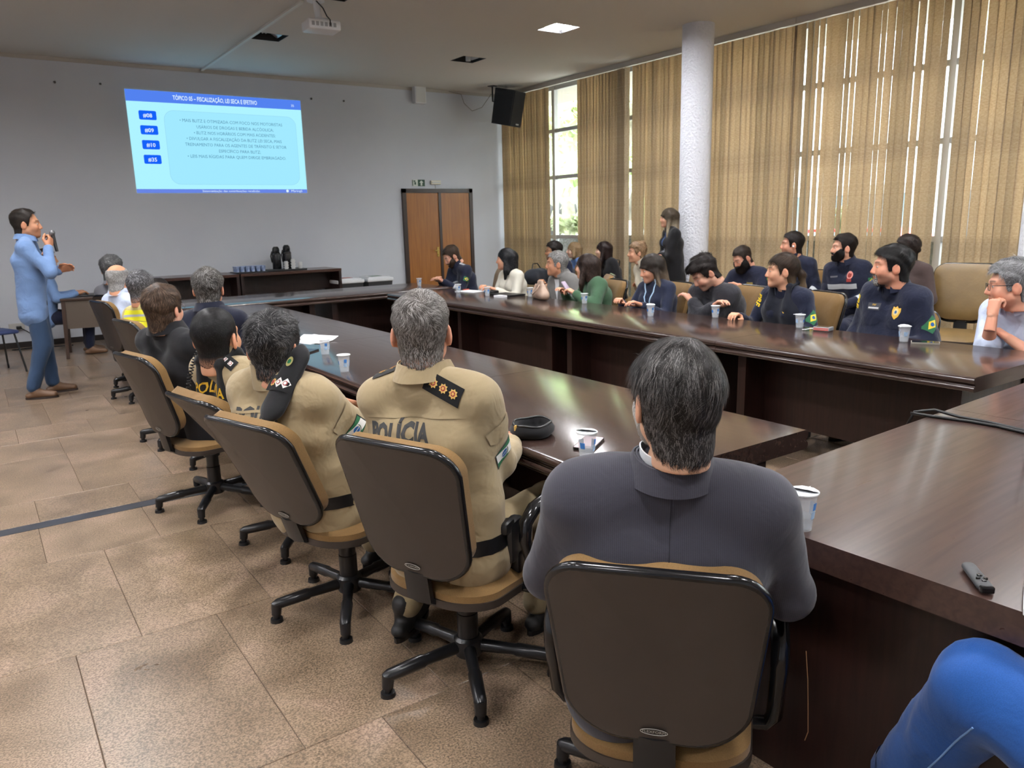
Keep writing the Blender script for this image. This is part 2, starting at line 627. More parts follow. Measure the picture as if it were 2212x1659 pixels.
def leaf_cloud(rng, blobs, n, size):
    """flat leaves scattered in ellipsoid clumps"""
    c = np.array([b[:3] for b in blobs])
    r = np.array([b[3:] for b in blobs])
    k = rng.integers(0, len(blobs), n)
    d = rng.normal(size=(n, 3))
    d /= np.linalg.norm(d, axis=1)[:, None]
    p = c[k] + d * r[k] * (rng.random((n, 1)) ** .5)
    a = rng.normal(size=(n, 3))
    a /= np.linalg.norm(a, axis=1)[:, None]
    b = np.cross(a, rng.normal(size=(n, 3)))
    b /= np.linalg.norm(b, axis=1)[:, None]
    s = size * (.6 + .8 * rng.random((n, 1)))
    v = np.stack([p - a * s, p + b * s * .45, p + a * s, p - b * s * .45], 1).reshape(-1, 3)
    f = np.arange(n * 4).reshape(-1, 4)
    me = bpy.data.meshes.new('foliage')
    me.from_pydata(v.tolist(), [], f.tolist())
    return me
def tree(x, y, h, blobs, n, size, lm, label, seed, trunk):
    rng = np.random.default_rng(seed)
    t = thing('tree', label, 'tree', (x, y, -.3), 0, 'street trees outside the windows')
    tm = MB()
    for pts, rs in trunk:
        tm.tube(pts, rs, 9)
    tm.build('trunk', bark, t, smooth=True)
    link('foliage', leaf_cloud(rng, blobs, n, size), lm, t, kind='stuff')
tree(12.5, 13.6, 6, [(0, 0, 5.2, 1.8, 2.6, 1.3), (-.4, 1.4, 4.2, 1.2, 1.6, .9), (.6, -1.8, 4.6, 1.4, 1.5, 1)], 3200, .16, leaf1,
     'tree with thick slanting pale branches seen through the open blind', 3,
     [([(0, -.9, 0), (0, -.5, 1.5), (.05, .1, 2.9), (.1, 1.0, 4.4), (.1, 1.8, 5.4)], [.28, .24, .2, .15, .07]),
      ([(0, -.45, 1.7), (-.1, -1.1, 3.0), (-.2, -1.9, 4.6)], [.17, .14, .06]), ([(.05, .1, 2.9), (.2, -.3, 3.8), (.2, -.4, 5)], [.14, .1, .05])])
tree(17, 21, 7, [(0, 0, 4.2, 3, 4, 2.2), (0, -3, 3.0, 2, 2, 1.5)], 2600, .24, leaf2, 'far leafy tree at the left end of the street', 5,
     [([(0, 0, 0), (.1, 0, 2), (0, .2, 4.5)], [.3, .24, .1])])
tree(22, 8.2, 6, [(0, 0, 5.6, 2.4, 2.4, 1.4), (0, -1.5, 4.6, 1.3, 1.2, .9)], 1500, .2, leaf2, 'tree behind the white plaster column outside', 8,
     [([(0, 0, 0), (.1, .1, 2.5), (0, .4, 5.5)], [.22, .18, .08])])
tree(12.6, 4.4, 6, [(0, 0, 6.4, 2.0, 2.0, 1.0), (0, 1.4, 5.6, 1.2, 1.1, .7)], 900, .15, leaf1, 'thin bare branched tree outside near the right windows', 9,
     [([(0, 0, 0), (.05, .05, 2.5), (0, -.1, 5.5)], [.13, .11, .05]), ([(.05, .05, 2.6), (.1, .7, 4), (0, 1.3, 5.6)], [.07, .05, .02])])
# plants along the garden wall
for k, (py, sz) in enumerate(((12.35, .5), (11.85, .45), (8.2, .45), (6.1, .4))):
    rng = np.random.default_rng(40 + k)
    link('garden_plant', leaf_cloud(rng, [(0, 0, .24, .18, sz * .5, .17)], 220, .085), leaf1, None,
         ['bright green plant on the garden wall, leftmost through the open blind', 'bright green plant on the garden wall at right of the open blind',
          'green plant on the garden wall beside the white column', 'green plant on the garden wall behind the bearded man'][k], 'plant',
         'plants along the garden wall', None, (9.82, py, 1.18))
# building across the street with a blue round sign
bw = mat('far_facade', srgb(226, 228, 230), .8)
bd = mat('far_dark_glass', srgb(110, 124, 136), .3)
bl = thing('building', 'pale shop building across the street with round blue sign', 'building', (26, 8, -.3))
MB().box(0, 6, -24, 14, 0, 3.4).build('facade', bw, bl)
MB().box(-.5, 0, -24, 14, 2.7, 3.4).build('fascia', mat('far_fascia', srgb(236, 238, 240), .7), bl)
for k in range(9):
    MB().box(-.04, .02, -22 + k * 4, -19.2 + k * 4, .5, 2.4).build('shop_window', bd, bl)
MB().lathe([(.55, 0), (.55, .06)], 24).xf(Matrix.Translation((-.52, .35, 2.95)) @ Matrix.Rotation(-PI / 2, 4, 'Y')).build('round_sign', mat('sign_blue', srgb(30, 120, 210), .5), bl)
MB().box(-.56, -.5, -1.9, -.5, 2.75, 3.2).build('sign_board', bd, bl)
def vehicle(y, colr, label, h):
    v = thing('parked_car', label, 'car', (19, y, -.3), 0, 'vehicles parked across the street')
    cmat = mat('paint_' + label.split()[0], colr, .25, coat=.6)
    pr = [(-2.1, .3), (-2.15, .8), (-1.5, .95), (-1.0, h), (1.2, h), (1.9, 1.0), (2.15, .85), (2.15, .3)]
    MB().extr(pr, 'X', -.85, .85).build('body', cmat, v)
    MB().extr([(-1.35, .98), (-.95, h - .07), (1.1, h - .07), (1.6, 1.0)], 'X', -.87, .87).build('windows', bd, v)
    for yy in (-1.35, 1.35):
        MB().lathe([(.31, -.9), (.31, .9)], 16).xf(Matrix.Translation((0, yy, .31)) @ Matrix.Rotation(PI / 2, 4, 'Y')).build('wheels', mat('tyre', (.02, .02, .02), .8), v)
vehicle(6.3, srgb(235, 236, 238), 'white van parked across the street', 1.75)
vehicle(11.2, srgb(190, 40, 40), 'red car parked across the street', 1.4)
vehicle(19.5, srgb(225, 228, 232), 'silver car parked far down the street', 1.4)
# ------------------------------------------------------------------ vertical blinds
def blind_mat():
    M = bpy.data.materials.new('blind_fabric')
    M.use_nodes = True
    t = M.node_tree
    p = t.nodes['Principled BSDF']
    p.inputs['Roughness'].default_value = .9
    p.inputs['Specular IOR Level'].default_value = .1
    tc = t.nodes.new('ShaderNodeTexCoord')
    mp = t.nodes.new('ShaderNodeMapping')
    mp.inputs['Scale'].default_value = (40, 40, 70)
    n = t.nodes.new('ShaderNodeTexNoise')
    n.inputs['Scale'].default_value = 1.0
    n.inputs['Detail'].default_value = 5
    n.inputs['Distortion'].default_value = .4
    t.links.new(tc.outputs['Object'], mp.inputs[0])
    t.links.new(mp.outputs[0], n.inputs['Vector'])
    r = t.nodes.new('ShaderNodeValToRGB')
    r.color_ramp.elements[0].position = .3
    r.color_ramp.elements[0].color = (*srgb(196, 174, 144), 1)
    r.color_ramp.elements[1].position = .7
    r.color_ramp.elements[1].color = (*srgb(216, 200, 174), 1)
    t.links.new(n.outputs[0], r.inputs[0])
    oi = t.nodes.new('ShaderNodeObjectInfo')
    rg = t.nodes.new('ShaderNodeMapRange')
    rg.inputs[3].default_value = .84
    rg.inputs[4].default_value = 1.06
    t.links.new(oi.outputs['Random'], rg.inputs[0])
    mu = t.nodes.new('ShaderNodeMix')
    mu.data_type = 'RGBA'
    mu.blend_type = 'MULTIPLY'
    mu.inputs[0].default_value = 1
    t.links.new(r.outputs[0], mu.inputs[6])
    t.links.new(rg.outputs[0], mu.inputs[7])
    t.links.new(mu.outputs[2], p.inputs['Base Color'])
    tl = t.nodes.new('ShaderNodeBsdfTranslucent')
    t.links.new(mu.outputs[2], tl.inputs[0])
    ms = t.nodes.new('ShaderNodeMixShader')
    ms.inputs[0].default_value = .58
    t.links.new(p.outputs[0], ms.inputs[1])
    t.links.new(tl.outputs[0], ms.inputs[2])
    t.links.new(ms.outputs[0], t.nodes['Material Output'].inputs[0])
    return M
blind_m = blind_mat()
rail_m = mat('blind_rail', srgb(206, 200, 190), .5)
BX, SW = 8.38, .089
def slat_mesh(bow, twist):
    b = MB()
    nz = 10
    z0, z1 = .14, 3.69
    vs, fs = [], []
    nx = 4
    for j in range(nz + 1):
        q = j / nz
        a = twist * (1 - q)
        for i in range(nx + 1):
            s_ = (i / nx - .5)
            x = s_ * SW
            y = bow * (1 - 4 * s_ * s_)
            vs.append((y * math.cos(a) - x * math.sin(a), x * math.cos(a) + y * math.sin(a), z0 + (z1 - z0) * q))
    n_ = len(vs)
    vs += [(x + .0008, y, z) for x, y, z in vs]
    for j in range(nz):
        for i in range(nx):
            a0 = j * (nx + 1) + i
            fs.append((a0, a0 + 1, a0 + nx + 2, a0 + nx + 1))
            fs.append((n_ + a0 + nx + 1, n_ + a0 + nx + 2, n_ + a0 + 1, n_ + a0))
    b.add(vs, fs)
    me = b.mesh('slat', smooth=True, fix=False)
    me.materials.append(blind_m)
    return me
slat_v = [slat_mesh(.006, t_) for t_ in (-.12, -.05, 0, .06, .14)]
def blind(ylist, label, y0, y1):
    o = thing('vertical_blind', label, 'blind', (BX, 0, 0), 0, 'beige vertical blinds')
    MB().box(-.03, .03, y1, y0, 3.70, RZ).build('head_rail', rail_m, o)
    for (y, ang) in ylist:
        s_ = bpy.data.objects.new('slat', random.choice(slat_v))
        COL.objects.link(s_)
        s_.parent = o
        s_.location = (random.uniform(-.008, .008), y, 0)
        s_.rotation_euler = (random.uniform(-.002, .002), random.uniform(-.002, .002), math.radians(ang))
def slats(ya, yb, pitch, base, jit):
    r = []
    y = ya
    while y > yb:
        r.append((y, base + random.uniform(-jit, jit)))
        y -= pitch
    return r
def mixed(ya, yb, pitch, closed, opened, share):
    """mostly overlapping slats, a share of them turned so that daylight shows between"""
    return [(y, (opened if random.random() < share else closed) + random.uniform(-8, 8)) for y, _ in slats(ya, yb, pitch, 0, 0)]
blind(mixed(12.16, 10.84, .077, 24, 4, .15), 'beige vertical blind nearest the screen wall', 12.24, 10.42)
blind(mixed(9.99, 9.08, .074, 24, 6, .1) + slats(9.05, 8.84, .035, 75, 8) + mixed(8.72, 7.35, .079, 18, -12, .2), 'beige vertical blind between the open gap and the column', 10.415, 7.325)
blind(mixed(7.30, 6.02, .079, 14, -16, .14), 'beige vertical blind just right of the column', 7.32, 6.01)
blind(mixed(5.99, 4.21, .082, 8, -19, .5), 'beige vertical blind with many light gaps behind the officers', 6.005, 4.15)
blind(mixed(4.075, 1.2, .080, 8, -15, .3), 'beige vertical blind at the right edge behind the empty chair', 4.145, 1.1)

# ------------------------------------------------------------------ recessed ceiling lamps
frame_w = mat('lamp_frame', srgb(70, 70, 72), .5)
refl = mat('lamp_reflector', srgb(190, 196, 204), .3, metal=.3)
tube_m = mat('lamp_tube_off', srgb(225, 228, 230), .4)
lit_m = mat('lamp_lit', (1, 1, 1), .5, emit=((.985, .985, 1.0), LAMP_STRENGTH))
off_set = {(2, 5), (3, 5), (2, 4), (0, 5), (1, 5)}
xw = ['far left', 'left', 'middle', 'right']
yw = ['behind the photographer', 'in the first row', 'in the second row', 'in the third row', 'in the fourth row', 'nearest the screen wall']
for i, x in enumerate(LXs):
    for j, y in enumerate(LYs):
        on = (i, j) not in off_set
        if (i, j) in ((0, 5), (1, 5)):
            continue
        lb = 'square recessed ceiling lamp, %s, %s column, %s' % ('lit' if on else 'unlit', xw[i], yw[j])
        if (i, j) == (3, 4):
            lb = 'brightly lit square recessed ceiling lamp above the right side'
        if (i, j) == (2, 5):
            lb = 'unlit square ceiling lamp beside the projector cable duct'
        if (i, j) == (3, 5):
            lb = 'unlit square ceiling lamp recess with white stub hanging in it'
        o = thing('ceiling_lamp', lb, 'ceiling lamp', (x, y, RZ), 0, 'recessed ceiling lamps')
        f = MB()
        e = LH - .002
        for (a, b, c, d) in ((-e, e, -e, -e + .008), (-e, e, e - .008, e), (-e, -e + .008, -e, e), (e - .008, e, -e, e)):
            f.box(a, b, c, d, .0, .13)
        f.build('housing', mat('lamp_housing', srgb(24, 24, 26), .6), o)
        if on:
            MB().rbox((0, 0, .045), (.155, .155, .012), .008).build('diffuser', lit_m, o)
        else:
            r_ = MB()
            for s_ in (-1, 1):
                r_.add([(s_ * .05, -.16, .10), (s_ * .16, -.16, .03), (s_ * .16, .16, .03), (s_ * .05, .16, .10)], [(0, 1, 2, 3)])
            r_.box(-.17, .17, -.17, .17, .11, .12)
            r_.build('reflector', refl, o)
            if (i, j) == (3, 5):
                MB().tube([(0, 0, -.02), (0, 0, .11)], .035, 12).build('stub', tube_m, o)
            else:
                MB().tube([(-.02, -.15, .08), (-.02, .15, .08)], .013, 8).tube([(.02, -.15, .08), (.02, .15, .08)], .013, 8).build('lamp_tube', tube_m, o)

# ------------------------------------------------------------------ projector, duct, slide
white_pl = mat('white_plastic', srgb(232, 234, 238), .35)
grey_pl = mat('grey_plastic', srgb(150, 152, 156), .45)
black_pl = mat('black_plastic', srgb(22, 22, 24), .35)
MB().box(3.145, 3.185, 8.15, 12.24, RZ - .022, RZ).build('cable_duct', mat('duct_white', srgb(222, 220, 212), .5), label='long white cable duct running along the ceiling to the projector', cat='cable duct')
pj = thing('projector', 'white projector hanging from the ceiling on a bracket', 'projector', (3.27, 8.05, RZ), math.radians(-3))
MB().lathe([(.09, -.02), (.09, 0)], 20).build('ceiling_plate', white_pl, pj)
MB().tube([(0, 0, -.01), (.02, 0, -.18)], .035, 12).rbox((.03, 0, -.19), (.06, .06, .012), .004).build('mount_arm', white_pl, pj)
MB().rbox((.04, 0, -.255), (.17, .125, .05), .02).build('body', white_pl, pj, smooth=35)
lens = MB().lathe([(.04, 0), (.042, .03), (.03, .035), (.0, .02)], 18).xf(Matrix.Translation((-.06, .122, -.255)) @ Matrix.Rotation(-PI / 2, 4, 'X'))
lens.build('lens', grey_pl, pj)
v_ = MB()
for k in range(6):
    v_.box(-.1 + k * .045, -.07 + k * .045, -.1265, -.124, -.275, -.235)
v_.build('vents', grey_pl, pj)
MB().tube([(-.02, -.03, -.005), (.05, -.06, -.09), (.07, -.1, -.17), (.09, -.135, -.21), (.09, -.14, -.27)], .006, 6).build('cable', black_pl, pj)

# projected slide: light thrown on the wall
def em(name, c, s):
    return mat(name, (0, 0, 0), .9, spec=0, emit=(c, s * .84))
SX0, SX1, SZ0, SZ1 = 2.105, 4.605, 2.03, 3.43
SY = RY - .004
sl = thing('projected_slide', 'bright blue and cyan projected slide on the screen wall', 'slide', (SX0, SY, SZ0))
W_, H_ = SX1 - SX0, SZ1 - SZ0
def rrect(x0, x1, z0, z1, r, n=6):
    p = []
    for cx, cz, a in ((x1 - r, z0 + r, -90), (x1 - r, z1 - r, 0), (x0 + r, z1 - r, 90), (x0 + r, z0 + r, 180)):
        for k in range(n + 1):
            q = math.radians(a + 90 * k / n)
            p.append((cx + r * math.cos(q), cz + r * math.sin(q)))
    return p
def wallpoly(poly, d, name, m_, par):
    b = MB()
    n = len(poly)
    b.add([(x, -d, z) for x, z in poly] + [(x, -d + .001, z) for x, z in poly], [tuple(range(n)), tuple(range(2 * n - 1, n - 1, -1))] + [(i, (i + 1) % n, n + (i + 1) % n, n + i) for i in range(n)])
    return b.build(name, m_, par)
wallpoly([(0, 0), (W_, 0), (W_, H_), (0, H_)], .001, 'slide_field', em('slide_cyan', srgb(172, 240, 253), 1.0), sl)
wallpoly([(0, H_ - .155), (W_, H_ - .14), (W_, H_), (0, H_)], .002, 'header_band', em('slide_blue', srgb(82, 128, 236), 1.0), sl)
wallpoly([(0, 0), (W_, 0), (W_, .055), (0, .055)], .002, 'footer_band', em('slide_footer', srgb(104, 132, 226), 1.0), sl)
wallpoly(rrect(.47, 2.4, .12, 1.15, .14), .0015, 'content_panel', em('slide_panel_edge', srgb(150, 214, 240), 1.0), sl)
wallpoly(rrect(.476, 2.394, .126, 1.144, .135), .002, 'content_fill', em('slide_panel', srgb(160, 230, 253), 1.0), sl)
txt_w = em('slide_text_white', srgb(225, 245, 255), 1.0)
txt_d = em('slide_text_dark', srgb(84, 140, 168), 1.0)
def stext(s, x, z, size, m_, name, align='CENTER', bold=0, maxw=None):
    t_ = text_mb(s, size, align, 0, bold)
    w0 = max(p[0] for p in t_.v) - min(p[0] for p in t_.v)
    k = maxw / w0 if maxw else 1
    t_.v = [(x + p[0] * k, -.0035, z + p[1]) for p in t_.v]
    t_.build(name, m_, sl)
stext('TÓPICO 05 – FISCALIZAÇÃO, LEI SECA E EFETIVO', 1.22, H_ - .105, .085, txt_w, 'title_text', bold=.0012, maxw=1.2)
stext('35', 2.37, H_ - .1, .05, txt_w, 'page_number')
for k, s_ in enumerate(('#08', '#09', '#10', '#35')):
    zc = 1.065 - k * .2
    wallpoly(rrect(.145, .375, zc - .062, zc + .062, .02), .002, 'number_tag', em('slide_tag', srgb(20, 96, 244), 1.0), sl)
    stext(s_, .26, zc - .028, .075, txt_w, 'tag_text', bold=.001)
lines = [('• MAIS BLITZ E OTIMIZADA COM FOCO NOS MOTORISTAS', 1.43, 1.5), ('USÁRIOS DE DROGAS E BEBIDA ALCÓOLICA;', 1.47, 1.13), ('• BLITZ NOS HORÁRIOS COM MAIS ACIDENTES;', 1.46, 1.2),
         ('• DIVULGAR A FISCALIZAÇÃO DA BLITZ LEI SECA, MAIS', 1.45, 1.4), ('TREINAMENTO PARA OS AGENTES DE TRÂNSITO E SETOR', 1.47, 1.5), ('ESPECÍFICO PARA BLITZ;', 1.5, .62), ('• LEIS MAIS RÍGIDAS PARA QUEM DIRIGE EMBRIAGADO.', 1.47, 1.46)]
for k, (s_, xc, mw) in enumerate(lines):
    stext(s_, xc, 1.0 - k * .083, .062, txt_d, 'bullet_text', maxw=mw)
stext('Sistematização das contribuições recebidas', 1.32, .014, .042, txt_w, 'footer_text', maxw=.85)
stext('Maringá', 2.33, .014, .05, txt_w, 'footer_text', maxw=.18)
wallpoly([(2.18 + .02 * math.cos(a * PI / 8), .03 + .022 * math.sin(a * PI / 8)) for a in range(16)], .0035, 'footer_emblem', txt_w, sl)

# ------------------------------------------------------------------ things on the screen wall and ceiling corner
def put(mb, name, m_, label, cat, loc=(0, 0, 0), rz=0, group=None, smooth=False):
    return mb.build(name, m_, None, smooth, label=label, cat=cat, loc=loc, rz=rz, group=group)
sp = thing('wall_speaker', 'small white box speaker high on the wall above the door', 'speaker', (6.685, RY, 3.655))
MB().rbox((0, -.06, 0), (.105, .06, .15), .01).build('cabinet', white_pl, sp)
MB().rbox((0, -.122, 0), (.09, .003, .135), .002).build('grille', mat('speaker_cloth', srgb(214, 212, 210), .8), sp)
MB().tube([(-.03, -.03, .15), (-.02, -.03, .18), (.02, -.03, .18), (.03, -.03, .15)], .005, 6).build('hanger', grey_pl, sp)
ls = thing('loudspeaker', 'large black loudspeaker hanging in the corner by the blinds', 'speaker', (8.0, 11.45, 3.42), math.radians(24))
MB().extr([(-.19, -.29), (.17, -.29), (.19, .29), (-.19, .29)], 'X', -.19, .19).xf(Matrix.Rotation(math.radians(12), 4, 'X')).build('cabinet', mat('speaker_black', srgb(26, 27, 32), .6, bump=(120, .3, .004)), ls)
MB().box(-.175, .175, -.205, -.19, -.275, .275).xf(Matrix.Rotation(math.radians(12), 4, 'X')).build('grille', mat('speaker_grille', srgb(14, 14, 18), .7, bump=(300, .5, .004)), ls)
MB().box(.0, .09, -.209, -.204, -.26, -.235).xf(Matrix.Rotation(math.radians(12), 4, 'X')).build('badge', mat('badge_silver', srgb(170, 170, 172), .4), ls)
MB().tube([(-.2, .18, .35), (-.2, .18, .1), (-.1, .12, .08)], .014, 8).rbox((-.2, .18, .345), (.06, .06, .006), .002).build('bracket', black_pl, ls)
put(MB().tube([(7.3, RY - .02, RZ - .02), (7.55, RY - .02, RZ - .05), (7.6, RY - .03, RZ - .2), (7.68, 12.1, RZ - .34), (7.76, 11.9, RZ - .3), (7.83, 11.7, RZ - .1)], .005, 6),
    'speaker_cable', mat('cable_grey', srgb(130, 126, 120), .6), 'thin cable looping from the ceiling edge to the corner loudspeaker', 'cable')
ex = thing('exit_sign', 'green and white emergency exit sign above the door', 'sign', (6.622, RY - .003, 2.197))
MB().box(-.125, .125, -.004, 0, -.055, .055).build('plate', mat('sign_white', srgb(214, 222, 214), .5), ex)
MB().box(-.012, .125, -.006, -.003, -.055, .055).build('green_field', mat('sign_green', srgb(24, 70, 48), .5), ex)
MB().add([(.056, -.0075, .045), (.016, -.0075, .005), (.04, -.0075, .005), (.04, -.0075, -.045), (.072, -.0075, -.045), (.072, -.0075, .005), (.096, -.0075, .005)], [(0, 1, 2, 3, 4, 5, 6)]).build('arrow', mat('sign_white'), ex)
MB().box(-.119, -.105, -.006, -.003, -.05, .05).box(-.09, -.06, -.006, -.003, .02, .042).box(-.08, -.05, -.006, -.003, -.03, .015).build('figure', mat('sign_green'), ex)
el_ = thing('emergency_light', 'cream emergency light bar above the door', 'light', (6.95, RY, 2.205))
MB().rbox((0, -.025, 0), (.1, .025, .035), .01).build('housing', mat('cream_plastic', srgb(226, 222, 204), .45), el_)
MB().tube([(-.08, -.05, -.0), (.08, -.05, 0)], .012, 8).build('tube', tube_m, el_)
MB().tube([(0, -.01, -.035), (.01, -.005, -.1)], .004, 6).build('wire', mat('cable_grey'), el_)
for k, (x, z_) in enumerate(((1.272, 3.455), (1.815, 3.472), (4.792, 3.472), (5.335, 3.472))):
    put(MB().lathe([(.016, 0), (.014, .012), (.006, .014)], 12).xf(Matrix.Rotation(PI / 2, 4, 'X')), 'wall_plug', mat('plug_grey', srgb(96, 94, 92), .6),
        ['dark wall plug at far left above the slide', 'wall plug near the upper left slide corner', 'wall plug right of the slide', 'rightmost wall plug beyond the slide'][k], 'wall plug', (x, RY, z_), 0, 'wall plugs above the slide')
sk = thing('wall_socket', 'wall socket box with plug low on the wall behind the presenter', 'socket', (.42, RY, .285))
MB().rbox((0, -.02, 0), (.09, .02, .045), .008).build('box', mat('socket_plastic', srgb(186, 184, 178), .5), sk)
MB().rbox((.02, -.06, -.01), (.03, .03, .02), .006).build('plug', black_pl, sk)
MB().tube([(.03, -.08, -.01), (.1, -.09, -.06), (.22, -.1, -.17), (.3, -.12, -.262), (.1, -.2, -.275), (-.1, -.25, -.276), (.3, -.3, -.276), (.6, -.35, -.276)], .007, 6).build('cord', black_pl, sk)
# ------------------------------------------------------------------ tables
def wood_mat(name, c1, c2, rough, stretch=(1, .06, 1), coat=.3, rgrain=.12):
    M = mat(name, c1, rough, spec=.5, coat=coat)
    t = M.node_tree
    p = t.nodes['Principled BSDF']
    p.inputs['Coat Roughness'].default_value = .12
    tc = t.nodes.new('ShaderNodeTexCoord')
    mp = t.nodes.new('ShaderNodeMapping')
    mp.inputs['Scale'].default_value = stretch
    t.links.new(tc.outputs['Object'], mp.inputs[0])
    n = t.nodes.new('ShaderNodeTexNoise')
    n.inputs['Scale'].default_value = 55
    n.inputs['Detail'].default_value = 5
    n.inputs['Distortion'].default_value = .6
    t.links.new(mp.outputs[0], n.inputs['Vector'])
    r = t.nodes.new('ShaderNodeMapRange')
    r.inputs[1].default_value = .35
    r.inputs[2].default_value = .68
    t.links.new(n.outputs[0], r.inputs[0])
    mx = t.nodes.new('ShaderNodeMix')
    mx.data_type = 'RGBA'
    mx.inputs[6].default_value = (*c1, 1)
    mx.inputs[7].default_value = (*c2, 1)
    t.links.new(r.outputs[0], mx.inputs[0])
    t.links.new(mx.outputs[2], p.inputs['Base Color'])
    r2_ = t.nodes.new('ShaderNodeMapRange')
    r2_.inputs[3].default_value = rough
    r2_.inputs[4].default_value = rough + rgrain
    t.links.new(n.outputs[0], r2_.inputs[0])
    t.links.new(r2_.outputs[0], p.inputs['Roughness'])
    b = t.nodes.new('ShaderNodeBump')
    b.inputs['Strength'].default_value = .025
    b.inputs['Distance'].default_value = .002
    t.links.new(n.outputs[0], b.inputs['Height'])
    t.links.new(b.outputs[0], p.inputs['Normal'])
    return M
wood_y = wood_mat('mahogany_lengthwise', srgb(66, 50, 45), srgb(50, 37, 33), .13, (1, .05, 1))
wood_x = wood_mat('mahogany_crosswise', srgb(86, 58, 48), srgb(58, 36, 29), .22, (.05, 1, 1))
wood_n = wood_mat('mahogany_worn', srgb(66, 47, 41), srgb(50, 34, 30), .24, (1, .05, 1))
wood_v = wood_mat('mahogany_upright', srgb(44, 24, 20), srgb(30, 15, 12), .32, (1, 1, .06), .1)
TH = .75
def edge_profile(hw):
    pts = []
    for sgn in (1, -1):
        e = []
        for k in range(7):
            a = PI / 2 - PI * k / 6
            e.append((sgn * (hw - .017 + .017 * math.cos(a)), TH - .018 + .018 * math.sin(a)))
        e += [(sgn * (hw - .012), TH - .039), (sgn * (hw - .012), TH - .043)]
        for k in range(7):
            a = PI / 2 - PI * k / 6
            e.append((sgn * (hw - .014 + .014 * math.cos(a)), TH - .058 + .015 * math.sin(a)))
        pts += e if sgn == 1 else e[::-1]
    return pts
def table(x, y, L, rz, label, wm, hw=.475, inner=-1, group='dark meeting tables', end_panel=False):
    """inner: side (-1/+1 in local x) the recessed panel is nearer to"""
    o = thing('meeting_table', label, 'table', (x, y, 0), rz, group)
    MB().extr(edge_profile(hw), 'Y', -L / 2 + .0015, L / 2 - .0015).build('tabletop', wm, o, smooth=30)
    for s_ in (-1, 1):
        yc = s_ * (L / 2 - (.13 if not end_panel else .1))
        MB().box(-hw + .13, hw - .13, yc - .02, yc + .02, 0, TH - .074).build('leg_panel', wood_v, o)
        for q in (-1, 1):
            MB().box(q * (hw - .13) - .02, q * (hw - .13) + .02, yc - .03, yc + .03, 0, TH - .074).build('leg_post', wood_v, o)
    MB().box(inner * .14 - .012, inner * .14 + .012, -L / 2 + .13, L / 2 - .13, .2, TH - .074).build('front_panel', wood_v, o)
    return o
RTX, LTX = 4.275, 1.975
for k, (ya, yb) in enumerate(((7.9, 6.655), (6.655, 4.935), (4.935, 3.215), (3.215, 1.66))):
    table(RTX, (ya + yb) / 2, ya - yb, 0, ['dark wood table on the window side, farthest piece by the uniformed man looking down', 'dark wood table on the window side in front of the woman in green',
          'dark wood table on the window side in front of the man bowing his head', 'dark wood table on the window side, nearest piece in front of the bearded officer'][k], wood_y)
for k, (ya, yb) in enumerate(((7.9, 6.655), (6.655, 4.935), (4.935, 3.215), (3.215, 1.62))):
    table(LTX, (ya + yb) / 2, ya - yb, 0, ['dark wood table on the left side, farthest piece beside the yellow jacket', 'dark wood table on the left side holding the beige cap',
          'dark wood table on the left side holding papers and two cups', 'dark wood table on the left side holding the black beret'][k], wood_y, inner=1)
for k, (xa, xb) in enumerate(((1.55, 3.17), (3.17, 4.78))):
    table((xa + xb) / 2, 8.6, xb - xa, PI / 2, ['dark wood table across the far end, left piece below the slide', 'dark wood table across the far end, right piece near the door'][k], wood_y, hw=.5, inner=-1)
NR = math.radians(2.0)
def near_pt(u, v):
    """u along the near row from its left end, v from its far edge"""
    return (1.575 + u * math.cos(NR) + v * math.sin(NR), 1.405 + u * math.sin(NR) - v * math.cos(NR))
for k, (ua, ub) in enumerate(((0, 1.555), (1.555, 3.11))):
    c = near_pt((ua + ub) / 2, .475)
    table(c[0], c[1], ub - ua, PI / 2 + NR, ['dark wood table in the foreground at right, holding the black clicker', 'dark wood table at right beyond the seam with the black cable'][k], wood_n, inner=-1, end_panel=True)

# low tables against the screen wall
def side_table(x0, x1, label):
    o = thing('side_table', label, 'table', ((x0 + x1) / 2, 11.88, 0), 0, 'low dark tables along the screen wall')
    w_ = (x1 - x0) / 2
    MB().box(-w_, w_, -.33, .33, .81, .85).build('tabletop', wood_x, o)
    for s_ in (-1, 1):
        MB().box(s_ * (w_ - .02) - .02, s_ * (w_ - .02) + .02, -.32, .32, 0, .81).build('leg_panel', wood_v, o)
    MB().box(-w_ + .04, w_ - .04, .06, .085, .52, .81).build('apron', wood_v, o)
side_table(1.75, 3.22, 'low dark table against the screen wall, left, behind the seated men')
side_table(3.24, 4.80, 'low dark table against the screen wall carrying the thermos flasks')
tray = MB().rbox((4.0, 11.86, .862), (.30, .17, .012), .006)
put(tray, 'serving_tray', black_pl, 'black tray under the thermos flasks', 'tray')
chrome = mat('chrome_dark', srgb(90, 90, 92), .25, metal=.7)
